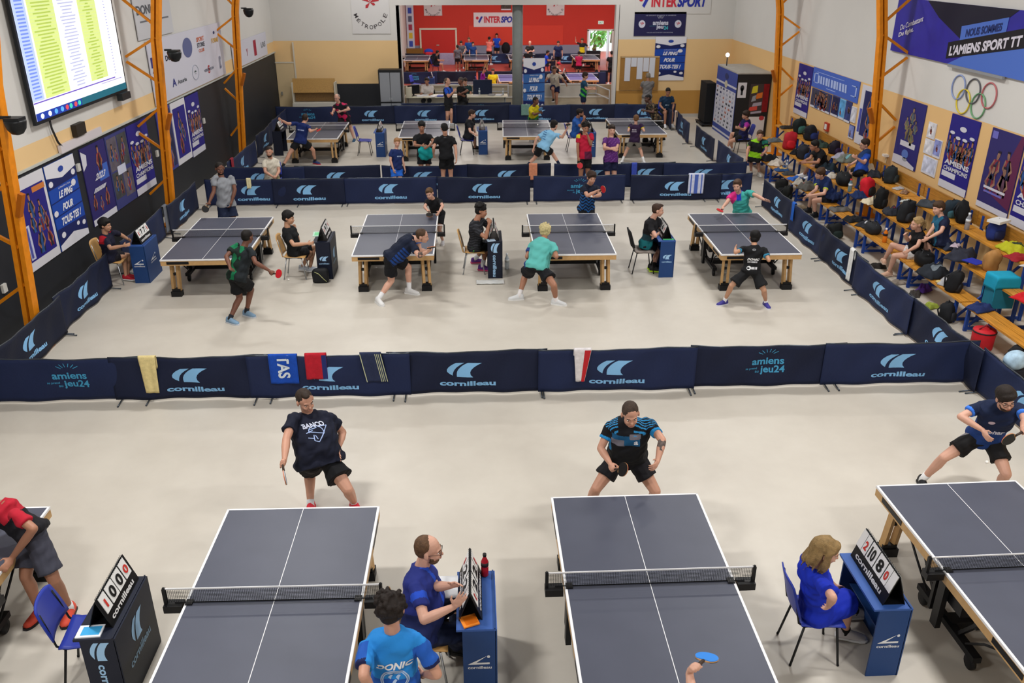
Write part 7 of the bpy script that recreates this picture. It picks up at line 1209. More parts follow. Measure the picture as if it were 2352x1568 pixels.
def wob_mesh(me, amp, sc_, seed):
    n = len(me.vertices); co = np.empty(n * 3); me.vertices.foreach_get('co', co); co = co.reshape(-1, 3); no = np.empty(n * 3); me.vertices.foreach_get('normal', no); no = no.reshape(-1, 3)
    x, y, z = co.T * sc_; s = seed * 1.7
    d = np.sin(x * 1.3 + y * .9 + z * 2.1 + s) + np.sin(-x * 2.3 + z * 3.3 + y * 1.1 + 2 * s) * .7 + np.sin(x * 3.1 - z * 4.7 + y * 3.9 + s * 3) * .45
    d = np.sign(d) * np.abs(d) ** .8
    co += no * (d * amp)[:, None]; me.vertices.foreach_set('co', co.ravel()); me.update()
def queue(mb, name, mats, parent, voxel, smooth=4, wob=0., pattern=None, seed=0, after=None):
    o = mb.build(name, mats, parent)
    r = o.modifiers.new('fuse', 'REMESH'); r.mode = 'VOXEL'; r.voxel_size = voxel; r.use_smooth_shade = True
    if smooth: s = o.modifiers.new('soft', 'SMOOTH'); s.iterations = smooth; s.factor = .5
    JOBS.append((o, wob, pattern, seed, after)); return o
def finish_people():
    dg = bpy.context.evaluated_depsgraph_get(); dg.update(); out = []
    for (o, wob, pattern, seed, after) in JOBS:
        me = bpy.data.meshes.new_from_object(o.evaluated_get(dg)); out.append(me)
    for (o, wob, pattern, seed, after), me in zip(JOBS, out):
        old = o.data; mats = [m for m in old.materials]; o.modifiers.clear(); o.data = me; me.name = o.name
        me.materials.clear()
        for m in mats: me.materials.append(m)
        bpy.data.meshes.remove(old)
        if wob: wob_mesh(me, wob, 14, seed)
        nf = len(me.polygons); idx = np.zeros(nf, int)
        if pattern:
            c = np.empty(nf * 3); me.polygons.foreach_get('center', c); idx = pattern(c.reshape(-1, 3)).astype(int)
        me.polygons.foreach_set('material_index', idx); me.polygons.foreach_set('use_smooth', np.ones(nf, bool)); me.update()
        if after: after(o, me)
SKIN = {'light': '#c2917a', 'pale': '#cc9d88', 'tan': '#a2725a', 'brown': '#704838', 'dark': '#54382c', 'asian': '#b88a6e'}
def person(key, label, skin='light', hair='#3a2a1e', style='short', shirt=('#1a1c24',), pattern=None, sleeve=.62, shorts='#14151a', sfrac=.62, shoe='#d8d8dc', sole='#e8e8e8', sock=None, sockh=.10, build=1.06, fine=.012,
           hL='relaxed', hR='relaxed', beard=None, glasses=False, decals=(), strip=None, bn=None, bat=None, pnL=None, pnR=None, loose=1., dress=False, trousers=False, group=None, tattoo=None, wide=1., cuff=None, cap=None, collar=None, name='person'):
    J = JOINTS[key]; H = J['H']; s = H / 1.76; hs = (.45 + .55 * s) * 1.12; b = build
    g = {k: V(v) for k, v in J.items() if isinstance(v, tuple)}
    base = V((g['aL'].x + g['aR'].x) / 2, (g['aL'].y + g['aR'].y) / 2, min(g['aL'].z, g['aR'].z) - .08)
    t = thing(name, label, 'person', base, 0, group)
    for k in g:
        if k not in ('f', 'bd', 'tL', 'tR', 'mL', 'mR'): g[k] = g[k] - base
    pel, neck, head = g['pel'], g['neck'], g['head']; up = U(neck - pel)
    sx = U(g['sR'] - g['sL']); hx = U(g['hR'] - g['hL'])
    def at(k, w, d, off=0., fw=0.):
        c = pel + (neck - pel) * k; r = U(hx * (1 - k) + sx * k); r = U(r - up * r.dot(up)); f = up.cross(r)
        return (c + f * fw, r * (w + off), f * (d + off))
    sh = (g['sR'] + g['sL']) / 2
    def torso(mb, off, k0=-.12, k1=.97, belly=0., neckr=None):
        ex = .014 if off > 0 else 0
        prof = [(-.12 - ex, .150 + ex * 1.6, .100 + ex * 1.3, .0), (0, .165 + ex, .112 + ex, -.01), (.18, .152, .108 + belly, .01 + belly * .6), (.42, .150, .105 + belly, .012 + belly * .5), (.65, .168, .115, .01), (.84, .184, .102, .0), (.93, .152, .082, -.006), (.98, .10, .070, -.008), (1.03, .062, .058, -.01)]
        rows = [at(k, w * s * b * (wide if k < .7 else 1), d * s * b * (wide if k < .7 else 1), off if k < .9 else off * .6, fw * s) for (k, w, d, fw) in prof if k >= k0 - .02 and k <= k1 + .06]
        rings(mb, rows)
    # body
    m = MB(); torso(m, -.02, k1=.94)
    def P(a, b_, k): return a + (b_ - a) * k
    for S in 'LR':
        sp, e, w, h, k, a = (g[c + S] for c in ('s', 'e', 'w', 'h', 'k', 'a'))
        ab = s * (1 + (b - 1) * .8)
        limb(m, [P(sp, neck, .12), P(sp, e, .5), e], [.028 * ab, .044 * ab, .038 * ab]); limb(m, [e, P(e, w, .35), w], [.038 * ab, .040 * ab, .026 * s])
        limb(m, [h, P(h, k, .5), k], [.085 * ab, .074 * ab, .054 * ab])
        back = U(k - P(h, a, .5)) if (k - P(h, a, .5)).length > .01 else V(0, 0, 0)
        limb(m, [k, P(k, a, .3) - back * .012, P(k, a, .65), a], [.053 * ab, .056 * ab, .042 * ab, .036 * s])
        fa = U(w - e); mode = hL if S == 'L' else hR
        pn = pnL if S == 'L' else pnR
        dr = g.get('m' + S, fa) if g.get('m' + S) is not None else fa
        if 'bs' in J and J['bs'] == S and 'bat' in g:
            mode = 'grip'; hd = U(g['bat'] - w); dr0 = dr - hd * .55 * dr.dot(hd)
            dr = U(dr0) if dr0.length > .2 else fa; th = U(hd - dr * hd.dot(dr)) if (hd - dr * hd.dot(dr)).length > .1 else U(dr.orthogonal())
            pn = th.cross(dr) if S == 'R' else dr.cross(th)
            g['palm'] = w + dr * .075 * s + pn * .02 * s
        if pn is None: pn = (-hx if S == 'R' else hx) + V(0, 0, -.2) + g['bd'] * -.3
        pn = V(pn)
        if U(pn).cross(dr).length < .2: pn = pn + V(.3, .5, .2)
        if fine < .018: hand(m, w, dr, pn, S, mode, s, fine)
        else: m.ell(w + dr * .07 * s, (.085 * s, .04 * s, .022 * s), R=Matrix((dr, U(pn.cross(dr)), U(dr.cross(pn.cross(dr))))).transposed(), n=8, k=6); m.ell(w + dr * .05 * s + U(pn.cross(dr)) * .035 * s, .02, n=6, k=4)
    f = U(g['f']); hu = U(head - neck) * .6 + V(0, 0, .4) ; hu = U(hu - f * hu.dot(f)); r = f.cross(hu); HR = Matrix((r, f, hu)).transposed()
    hp = lambda x, y, z: head + HR @ V(x, y, z) * hs
    def he(mb, c, rad, n=14, k=10, mi=0): mb.ell(hp(*c), tuple(q * hs for q in rad), mi, R=HR, n=n, k=k)
    limb(m, [neck - up * .03 * s, hp(0, -.025, -.07)], [.062 * s * (1 + (b - 1) * .7), .056 * s])
    he(m, (0, -.012, .03), (.076, .095, .085)); he(m, (0, .03, -.03), (.061, .060, .082)); he(m, (0, .048, -.088), (.036, .032, .026)); he(m, (0, .02, -.07), (.052, .05, .04))
    if fine < .018:
        he(m, (0, .096, -.030), (.014, .018, .016), 8, 6); he(m, (0, .088, -.012), (.009, .014, .026), 8, 6); he(m, (0, .074, .016), (.052, .018, .012), 10, 6); he(m, (0, .084, -.062), (.024, .012, .010), 8, 6)
        for q in (-1, 1): he(m, (q * .079, -.008, -.008), (.011, .020, .032), 8, 6); he(m, (q * .032, .068, -.035), (.022, .02, .02), 8, 6)
    bodymats = [mat(SKIN.get(skin, skin), .5, var=.06, scale=7, spec=.35)]
    bp = None
    if tattoo:
        e, w = g['e' + tattoo], g['w' + tattoo]; bodymats.append(mat('#5b4f4a', .6, var=.35, scale=40))
        def bp(c, e=e, w=w):
            c = c.copy(); ax = np.array(w - e); L = np.linalg.norm(ax); q = c - np.array(e); tt = q @ ax / L / L; d = np.linalg.norm(q - np.outer(tt, ax), axis=1)
            n = np.sin(c[:, 0] * 90) + np.sin(c[:, 2] * 70 + 1) + np.sin(c[:, 1] * 80)
            return ((tt > .05) & (tt < .55) & (d < .07) & (n > -.5)).astype(int)
    body = queue(m, 'body', bodymats, t, fine, 3 if fine > .01 else 2, pattern=bp)
    body['label'] = 'skin of the ' + label.split(' in ')[0] if False else 'bare skin of head, arms and legs'
    # face details
    if fine < .018:
        m = MB()
        for q in (-1, 1): he(m, (q * .031, .0745, -.002), (.0115, .009, .0058), 8, 6, 0); he(m, (q * .031, .0815, -.002), (.0052, .0045, .0050), 8, 6, 1)
        m.build('eyes', [mat('#d9d2cc', .3), mat('#2a1c14', .3)], t)
        m = MB()
        for q in (-1, 1): m.bar(hp(q * .017, .090, .018), hp(q * .045, .0785, .021), .005 * hs, .0055 * hs)
        m.build('eyebrows', mat(hair if style != 'long' else '#6a5238', .7), t)
        m = MB(); he(m, (0, .0925, -.062), (.021, .006, .006), 8, 6); m.build('lips', mat('#9c5f50', .5), t)
        if glasses:
            m = MB()
            for q in (-1, 1): m.tube([hp(q * .032 + .021 * math.cos(a), .096, -.004 + .017 * math.sin(a)) for a in [i * PI / 6 for i in range(12)]], .0022, n=5, closed=True); m.tube([hp(q * .052, .094, 0), hp(q * .078, .0, .002)], .002, n=5)
            m.tube([hp(-.011, .098, 0), hp(.011, .098, 0)], .002, n=5); m.build('glasses', mat('#15161a', .3), t)
    hv = max(fine * .9, .006)
    hm = mat(hair, .65, var=.25, scale=30, bump=.6, bscale=120)
    if beard:
        m = MB(); he(m, (0, .036, -.078), (.058, .050, .044)); he(m, (0, .03, -.05), (.0645, .035, .04)); queue(m, 'beard', mat(beard, .8, var=.2, scale=40, bump=.5, bscale=120), t, hv, 1)
    if style != 'bald':
        m = MB()
        if style == 'short': he(m, (0, -.020, .044), (.085, .100, .086)); he(m, (0, -.045, .0), (.078, .066, .062)); he(m, (0, .045, .085), (.055, .04, .03))
        elif style == 'buzz': he(m, (0, -.020, .040), (.0795, .0965, .082)); he(m, (0, -.045, .0), (.075, .064, .062))
        elif style == 'crop': he(m, (0, -.022, .040), (.0800, .094, .080)); he(m, (0, -.045, .0), (.075, .064, .062)); he(m, (0, .028, .095), (.04, .06, .028))
        elif style == 'balding': he(m, (0, -.027, .034), (.0805, .088, .082)); he(m, (0, -.045, .0), (.075, .064, .062))
        elif style == 'full': he(m, (0, -.018, .052), (.094, .106, .092)); he(m, (0, -.045, -.005), (.085, .07, .072)); he(m, (0, .055, .075), (.07, .038, .034))
        elif style in ('curly', 'spiky'):
            he(m, (0, -.022, .052), (.092, .104, .090)); he(m, (0, -.045, -.005), (.082, .066, .066)); rr = random.Random(3)
            for _ in range(70):
                a, z_ = rr.uniform(0, 2 * PI), rr.uniform(-.35, 1); q = math.sqrt(max(0, 1 - z_ * z_)); y = q * math.sin(a)
                if y > .72 and z_ < .45: continue
                he(m, (.096 * q * math.cos(a), -.018 + .108 * y, .05 + .098 * z_), (.020, .020, .020) if style == 'curly' else (.012, .012, .026), 6, 4)
        elif style == 'long':
            he(m, (0, -.018, .046), (.086, .102, .088)); he(m, (0, -.045, .0), (.080, .066, .07)); he(m, (0, .045, .085), (.055, .04, .03)); rr = random.Random(6)
            for q in range(64):
                a = rr.uniform(-2.15, 2.15); c_, s_ = math.cos(a), math.sin(a); e_ = rr.uniform(-.22, -.10); k_ = rr.uniform(.85, 1.12)
                m.tube([hp(s_ * .03, -.02 - c_ * .02, .13), hp(s_ * .088, -.02 - c_ * .095, .055), hp(s_ * .096, -.02 - c_ * .105, -.03), hp(s_ * .09 * k_, -.02 - c_ * .11 * k_, (e_ - .03) / 2), hp(s_ * .08 * k_ + rr.uniform(-.02, .02), -.03 - c_ * .10 * k_, e_)], [.008, .011, .011, .009, .004], n=5)
        elif style == 'pony': he(m, (0, -.020, .044), (.085, .101, .087)); he(m, (0, -.050, .0), (.08, .066, .066)); he(m, (0, -.125, .02), (.03, .05, .035)); he(m, (0, -.155, -.06), (.028, .03, .085)); he(m, (0, .045, .085), (.055, .04, .03))
        queue(m, 'hair', hm, t, hv, 2, wob=.0035 if style in ('full', 'long', 'pony', 'curly', 'spiky') else .0012, seed=len(key))
    if cap:
        m = MB(); he(m, (0, -.012, .055), (.092, .105, .085)); he(m, (0, .10, .055), (.06, .06, .012)); m.build('cap', mat(cap, .8), t)
    # shirt
    m = MB(); o2 = .012 * s + .006 * (loose - 1); torso(m, o2, -.12, .97, belly=.02 * (b > 1.1) + .01 * (loose > 1.2))
    for S in 'LR':
        sp, e = g['s' + S], g['e' + S]; q = P(sp, e, sleeve); ab = s * (1 + (b - 1) * .8)
        i = sp - sx * (.05 * s if S == 'R' else -.05 * s); m.ell(P(i, sp, .4), .058 * ab)
        m.tube([i, sp + U(e - sp) * .02, P(sp, e, .3), q], [.054 * ab, .058 * ab, .062 * ab * (1 + .1 * (loose - 1)), .060 * ab * (1 + .4 * (loose - 1))], n=12)
    mats = [mat(c, .85, bump=.2, bscale=220) for c in shirt]
    pelw, upw, rw_, fw_ = np.array(pel), np.array(up), np.array(U(hx * .4 + sx * .6)), np.array(up.cross(U(hx * .4 + sx * .6))); LT = (neck - pel).length; half = (g['sR'] - g['sL']).length / 2
    arm = {S: (np.array(g['s' + S]), np.array(g['e' + S])) for S in 'LR'}
    def coords(c):
        q = c - pelw; o = {'t': q @ upw / LT, 's': q @ rw_ / half, 'd': q @ fw_ / (.11 * s), 'raw': c}
        av = np.full(len(c), -1.)
        for S in 'LR':
            a, e = arm[S]; ax = e - a; L2 = ax @ ax; k = (c - a) @ ax / L2; dist = np.linalg.norm(c - a - np.outer(k, ax), axis=1)
            ok = (np.abs(q @ rw_) > half * .82) & (dist < .11 * s) & (k > -.1); av = np.where(ok, k, av)
        o['arm'] = av; return o
    pat = None
    if pattern or cuff:
        if cuff: mats.append(mat(cuff, .8)); ci = len(mats) - 1
        def pat(c):
            k = coords(c); r_ = pattern(k) if pattern else np.zeros(len(c), int)
            if cuff: r_ = np.where(k['arm'] > sleeve - .10, ci, r_)
            return r_
    fwd = up.cross(U(hx * .3 + sx * .7)); rgt = U(hx * .3 + sx * .7)
    def aft(o, me):
        if not decals: return
        bv = BVHTree.FromPolygons([v.co.copy() for v in me.vertices], [tuple(p.vertices) for p in me.polygons])
        for dc in decals:
            side = dc.get('side', 'front'); n = fwd if side == 'front' else (-fwd if side == 'back' else (rgt if side == 'right' else -rgt))
            rt = {'front': -rgt, 'back': rgt, 'right': fwd, 'left': -fwd}[side]
            o0 = pel + up * LT * dc['at'][1] + rt * half * dc['at'][0] * (1 if side in ('front', 'back') else .6); ww, hh_ = dc['size'][0] * s, dc['size'][1] * s
            tilt = dc.get('tilt', 0.); rx = rt * math.cos(tilt) + up * math.sin(tilt); ry = up * math.cos(tilt) - rt * math.sin(tilt)
            def fr(u, v, oo=0.):
                p = o0 + rx * (u - .5) * ww + ry * (v - .5) * hh_ + n * .6; h_ = bv.ray_cast(p, -n)
                if h_[0] is None: h_ = bv.find_nearest(p - n * .5)
                return h_[0] + n * (.0035 + oo)
            m = MB()
            if dc['kind'] == 'text': put_text(m, fr, dc['text'], 0, 0, 1, 1, 0, .035, dc.get('shear', 0.))
            elif dc['kind'] == 'bars': bars(fr, 0, 0, 1, 1, dc.get('n', 8), m, 2)
            elif dc['kind'] == 'disc': m.add([fr(x, y) for x, y in disc_pts(.5, .5, .5, .5, 16)], [tuple(range(16))])
            elif dc['kind'] == 'ring':
                for (q0, q1) in ((.40, .44), (.46, .5)):
                    n_ = 40; vs = [fr(.5 + q * math.cos(2 * PI * i / n_), .5 + q * math.sin(2 * PI * i / n_)) for i in range(n_) for q in (q0, q1)]
                    m.add(vs, [(2 * i, 2 * i + 1, (2 * i + 3) % (2 * n_), (2 * i + 2) % (2 * n_)) for i in range(n_)])
                for (x, y) in ((.35, .62), (.62, .62), (.5, .40)): m.add([fr(x + .09 * a_, y + .13 * b_) for a_, b_ in ((-1, 0), (-.4, .6), (.2, 1), (1, .8), (.4, .1), (.1, -.9), (-.4, -.5))], [tuple(range(7))])
                put_text(m, fr, 'ASTT AMIENS', .30, .78, .70, .88, 0, .02)
            elif dc['kind'] == 'sketch':
                rr = random.Random(5)
                def line(p0, p1, w_=.02):
                    for i in range(6):
                        a_, b_ = i / 6, (i + 1) / 6; x0, y0 = p0[0] + (p1[0] - p0[0]) * a_, p0[1] + (p1[1] - p0[1]) * a_; x1, y1 = p0[0] + (p1[0] - p0[0]) * b_, p0[1] + (p1[1] - p0[1]) * b_
                        dx, dy = -(y1 - y0), x1 - x0; L_ = math.hypot(dx, dy) + 1e-9; dx, dy = dx / L_ * w_, dy / L_ * w_
                        m.add([fr(x0 - dx, y0 - dy), fr(x1 - dx, y1 - dy), fr(x1 + dx, y1 + dy), fr(x0 + dx, y0 + dy)], [(0, 1, 2, 3)])
                arcp = [(.45 + .32 * math.cos(a_), .62 + .32 * math.sin(a_)) for a_ in [PI * (1.05 - i * .13) for i in range(10)]]
                for p0, p1 in zip(arcp, arcp[1:]): line(p0, p1)
                for p0, p1 in (((.62, .90), (1, .95)), ((1, .95), (.45, .05)), ((.45, .05), (.25, .12)), ((.78, .50), (.15, .62)), ((.0, .55), (.3, .7)), ((.3, .45), (.25, .12)), ((.36, .42), (.42, .2)), ((.02, .3), (.28, .25)), ((.2, .75), (.5, .85))): line(p0, p1)
            m.build(dc.get('name', 'shirt_print'), mat(dc['col'], .7), o)
    queue(m, 'shirt' if not dress else 'dress_top', mats, t, fine * 1.1, max(3, int(.045 / fine)), wob=.005 * min(loose, 1.6), pattern=pat, seed=len(label), after=aft)
    if collar:
        m = MB(); c0 = neck - up * .012; rr2 = U(sx - up * sx.dot(up)); ff = up.cross(rr2); m.tube([c0 + rr2 * .072 * s * math.cos(a) + ff * .072 * s * math.sin(a) + up * .012 * math.cos(a * 2) for a in [i * PI / 8 for i in range(16)]], .012 * s, n=6, closed=True); m.build('collar', mat(collar, .8), t)
    # shorts, trousers or skirt
    m = MB(); bb = .014 * s
    rings(m, [at(k, w * s * b * wide, d * s * b, bb, 0) for (k, w, d) in ((-.16, .135, .10), (-.06, .160, .112), (.03, .155, .100), (.10, .135, .090))])
    for S in 'LR':
        h, k, a = g['h' + S], g['k' + S], g['a' + S]; ab = s * (1 + (b - 1) * .8)
        if trousers: m.tube([h, P(h, k, .5), k, P(k, a, .5), P(k, a, .95)], [.105 * ab, .092 * ab, .075 * ab, .068 * ab, .060 * ab], n=12); m.ell(k, .075 * ab)
        elif dress: m.tube([h, P(h, k, .5), P(h, k, .97)], [.115 * ab, .125 * ab, .125 * ab], n=12)
        else: m.tube([h, P(h, k, sfrac * .5), P(h, k, sfrac)], [.106 * ab, .100 * ab, .098 * ab * loose], n=12)
        m.ell(h, .106 * ab)
    if dress:
        a_, b_ = P(g['hL'], g['kL'], .55), P(g['hR'], g['kR'], .55); m.ell((a_ + b_) / 2, (.14, .14, .07)); a_, b_ = P(g['hL'], g['kL'], .9), P(g['hR'], g['kR'], .9); m.tube([P(g['hL'], g['hR'], .5), (a_ + b_) / 2], [.12, .08], n=10)
    sm = [mat(shorts, .8, bump=.2, bscale=200)]; sp_ = None
    if strip:
        sm.append(mat(strip, .7)); hxw = np.array(hx); ph = np.array(pel)
        def sp_(c): q = c - ph; x = q @ hxw; f_ = q @ np.array(up.cross(hx)); return ((np.abs(x) > .13 * s) & (np.abs(f_) < .025)).astype(int)
    queue(m, 'shorts' if not (trousers or dress) else ('trousers' if trousers else 'skirt'), sm, t, fine * 1.1, 3, wob=.004, seed=3 + len(label), pattern=sp_)
    # socks and shoes
    for S in 'LR':
        a, k = g['a' + S], g['k' + S]; td = U(g['t' + S]); z0 = a.z - .08
        if sock: m = MB(); m.tube([a - V(0, 0, .03), a, P(a, k, sockh / (k - a).length)], [.044 * s, .042 * s, .046 * s], n=12); m.build('sock', mat(sock, .9), t)
        sd = V(-td.y, td.x, 0); c = V(a.x, a.y, z0)
        def row(x, w, h, z): return [(c + td * x * s + sd * w * s * math.cos(q) + V(0, 0, z * s + h * s * math.sin(q) * (1 if math.sin(q) > 0 else .3))) for q in [2 * PI * i / 14 for i in range(14)]]
        R_ = [row(-.080, .026, .045, .035), row(-.070, .040, .080, .03), row(-.03, .044, .092, .03), row(.03, .046, .082, .03), row(.08, .050, .058, .03), row(.13, .052, .044, .028), row(.18, .042, .034, .026), row(.205, .020, .018, .026)]
        vs = [p for q in R_ for p in q]; fs = [(i * 14 + j, i * 14 + (j + 1) % 14, (i + 1) * 14 + (j + 1) % 14, (i + 1) * 14 + j) for i in range(7) for j in range(14)] + [tuple(range(13, -1, -1)), tuple(98 + j for j in range(14))]
        so = MB().add(vs, fs, 0, True); so = so.build('shoe', mat(shoe, .6), t)
        R_ = [[(c + td * x * s + sd * w * s * q + V(0, 0, z * s)) for q in (-1, 1) for z in (0, .024)] for (x, w) in ((-.092, .026), (-.075, .044), (0, .047), (.08, .055), (.14, .056), (.19, .042), (.215, .018))]
        vs = [p for q in R_ for p in q]; fs = [(i * 4 + a_, i * 4 + b_, (i + 1) * 4 + b_, (i + 1) * 4 + a_) for i in range(6) for a_, b_ in ((0, 1), (1, 3), (3, 2), (2, 0))] + [(0, 2, 3, 1), (24, 25, 27, 26)]
        MB().add(vs, fs).build('sole', mat(sole, .5), so)
    if 'bat' in g and bat: make_bat(base + g['palm'], base + g['bat'], bn, bat[0], bat[1], bat[2])
    return t
def make_bat(hp_, c, bn, col_front, col_back, label):
    """bat with its blade centred at c and handle running back to hp_"""
    h = U(hp_ - c); n = V(bn) if bn is not None else (CAM - c).normalized() * .9 + V(.1, 0, .1); n = U(n - h * n.dot(h)); x = h.cross(n)
    t = thing('table_tennis_bat', label, 'bat', c, 0, 'bats in the players hands')
    def slab(pts, z0, z1): 
        m = MB(); k = len(pts); m.add([x * a - h * b + n * z0 for a, b in pts] + [x * a - h * b + n * z1 for a, b in pts], [tuple(range(k - 1, -1, -1)), tuple(range(k, 2 * k))] + [(i, (i + 1) % k, k + (i + 1) % k, k + i) for i in range(k)]); return m
    P_ = [(.076 * math.cos(a), .081 * math.sin(a)) for a in [2 * PI * i / 28 for i in range(28)]]
    slab(P_, -.003, .003).build('blade', mat('#b98d5a', .5), t)
    Q = [(a * .985, b * .985) for a, b in P_ if b > -.066]
    slab(Q, .003, .0075).build('front_rubber', mat(col_front, .45), t); slab(Q, -.0075, -.003).build('back_rubber', mat(col_back, .45), t)
    MB().tube([h * .07, h * .10, h * .165], [.013, .012, .015], n=8).build('handle', mat('#3a2c24' if col_front != '#b98d5a' else '#a07848', .5), t)
    return t
RD, BK = '#c01c2c', '#0d0d10'

# ---- the people themselves
def at_(c, *conds):
    r = np.zeros(len(c['t']), int)
    for (q, i) in conds: r = np.where(q, i, r)
    return r
F0, F1, F2, F3 = .0070, .0100, .0135, .021
person('red_bender', 'person in a red and black shirt and grey shorts bending at the left edge', 'tan', '#2a1c14', 'short', ('#15141a', '#b01c30'), lambda c: at_(c, ((c['arm'] > -.5) | ((c['t'] > .55) & (c['d'] < .9)), 1)), shorts='#3b3c48', sfrac=.8, shoe='#d8503c', sole='#1a1a1e', sock='#d8d8d8', sockh=.06, fine=.009, loose=1.15)
person('banco', 'heavily built man in a navy printed shirt and red shoes behind the front left table', 'light', '#2e221a', 'crop', ('#14182a',), shorts='#0e0f13', sfrac=.62, shoe='#d02c3c', sole='#c81c30', sock='#d9d9dc', sockh=.05, build=1.2, wide=1.25, fine=F0, loose=1.35, hL='open', pnL=(.6, .3, 0), bn=(1, .12, 0), bat=('#b8bcc8', RD, 'bat held edge-on pointing down by the man in the navy printed shirt'),
  decals=[dict(kind='text', text='BANCO', at=(-.12, .72), size=(.24, .055), col='#c8cde0', tilt=.12, name='shirt_lettering'), dict(kind='sketch', at=(-.02, .53), size=(.24, .20), col='#9fb4e0', name='shirt_drawing')])
person('andro', 'crouching man in a black shirt with blue shoulder stripes at the front middle table', 'light', '#3e3027', 'buzz', ('#101116', '#15527c', '#6c6a74', '#2f8cc8'), lambda c: at_(c, ((c['t'] > .60) & (c['t'] < .80) & (c['d'] > 0) & (np.abs(c['s']) < .75), 1), ((c['d'] > 0) & (c['t'] > .58) & (c['t'] < .70) & (c['s'] > .1) & (c['s'] < .8), 2), ((c['d'] > 0) & (c['t'] > .74) & (c['t'] < .84) & (c['s'] < -.2) & (c['s'] > -.8), 2), ((c['t'] > .80) & (np.abs(c['s']) > .42) & (np.sin(c['d'] * 22) > .35) & (c['arm'] < .42), 3)),
  cuff='#1f86c6', shorts='#121117', build=1.12, wide=1.12, fine=F0, loose=1.1, hL='relaxed', tattoo='L', collar='#101116', shoe='#d8d8dc', sock='#d8d8dc', bat=(BK, RD, 'black-faced bat with a red rim in the right hand of the crouching man'), decals=[dict(kind='text', text='a', at=(.38, .66), size=(.045, .045), col='#dfe4ec', name='chest_emblem')])
person('lunger', 'man with glasses in a blue-trimmed navy shirt lunging at the right edge', 'pale', '#221a16', 'full', ('#14203e', '#1c3a78'), lambda c: at_(c, ((c['t'] < .45), 1)), cuff='#3a78e0', shorts='#131214', strip='#8a868c', fine=F0 + .001, glasses=True, shoe='#17181c', sole='#101014', sock='#d8d8d8', beard='#3a2a20', loose=1.1, bn=(.85, -.3, .45), bat=(BK, RD, 'black bat behind the hip of the lunging man with glasses'),
  decals=[dict(kind='text', text='tibhar', at=(.05, .42), size=(.22, .05), col='#c6c8d8', tilt=-.1, name='shirt_lettering'), dict(kind='disc', at=(-.35, .70), size=(.07, .045), col='#b8a8b4', name='chest_emblem')])
person('polo_umpire', 'bearded balding man with glasses in a royal blue polo, seated at the front desk', 'pale', '#5a402c', 'balding', ('#1f2a72', '#1d46b4', '#16204e'), lambda c: at_(c, ((c['t'] < .35), 2), ((c['arm'] > .25) & (c['arm'] < .47), 1), ((np.abs(c['s']) < .12) & (c['d'] > 0) & (c['t'] > .4), 1)), shorts='#16203e', trousers=True, collar='#1d50c8', fine=F0, glasses=True, beard='#5a4430', build=1.12, wide=1.15, shoe='#17181c', sole='#222', sock='#c8c8cc', hR='flat', hL='flat', pnR=(.2, .9, .2), pnL=(.2, -.9, .2), sleeve=.66,
  decals=[dict(kind='text', text='PETIT DOMICILE', side='back', at=(-.0, .80), size=(.26, .035), col='#b8bcd8', name='back_lettering'), dict(kind='text', text='MARCHELEPOT', side='back', at=(.0, .71), size=(.22, .03), col='#b8bcd8', name='back_lettering'), dict(kind='bars', at=(-.4, .72), size=(.05, .05), n=3, col='#b8bcd8', name='chest_emblem')])
person('donic_boy', 'curly dark haired boy seen from behind in a bright blue shirt, bottom edge', 'light', '#1c130f', 'curly', ('#2480cc', '#1f55ae'), lambda c: at_(c, ((c['arm'] > .05), 1), ((c['t'] < .3), 1)), cuff='#141c4a', fine=F0, loose=1.2, shorts='#15161c', sleeve=.72,
  decals=[dict(kind='text', text='DONIC', side='back', at=(.02, .56), size=(.27, .062), col='#e2e4e6', shear=.08, tilt=.08, name='back_lettering'), dict(kind='ring', side='back', at=(.05, .30), size=(.22, .20), col='#a9c0de', name='back_emblem')])
person('blue_dress', 'fair haired woman in a bright blue dress seated at the right scoreboard desk', 'pale', '#8a7048', 'long', ('#142cae',), dress=True, shorts='#142cae', fine=F0 + .001, loose=1.9, sleeve=.75, shoe='#c8c4c4', sock='#1a1a1a', sockh=.04, sole='#d8d8d8')
person('blue_bat_player', 'player mostly below the bottom edge, forearm raised with a blue bat', 'pale', '#5a3a24', 'full', ('#20242c',), fine=F0, bn=(0, .25, .97), bat=('#2f86e0', BK, 'bright blue bat over the front middle table'))
# middle row
person('grey_polo', 'dark-skinned man in a grey tee standing at the far end of the middle left table', 'brown', '#18120f', 'buzz', ('#83868c',), shorts='#15203a', fine=F1, loose=1.2, shoe='#22252c', beard='#1c1512', bat=(BK, RD, 'black bat held low by the man in the grey tee'))
person('green_player', 'young player in a green and black shirt and black shorts with a red bat', 'brown', '#14100e', 'buzz', ('#14241f', '#127048', '#1c2226'), lambda c: at_(c, ((np.sin(c['raw'][:, 0] * 40) + np.sin(c['raw'][:, 2] * 34 + 1) + np.sin(c['raw'][:, 1] * 37) > .2) & (c['s'] < .45), 1), (c['s'] > .5, 2)), shorts='#0e0f12', sfrac=.7, fine=F1, loose=1.25, shoe='#7896b0', sole='#c9ced6', sock='#22242a', sockh=.07, bat=(RD, BK, 'red bat of the young player in green'))
person('red_boy_umpire', 'dark haired boy in a red and black shirt seated behind a blue desk', 'asian', '#120e0d', 'full', ('#14152a', '#b01a28'), lambda c: at_(c, ((np.abs(c['s']) > .55) & (c['t'] > .72) & (c['arm'] < .45) & (c['d'] < .6), 1)), shorts='#16141c', strip='#c02020', fine=F1, sleeve=.7, shoe='#b02030')
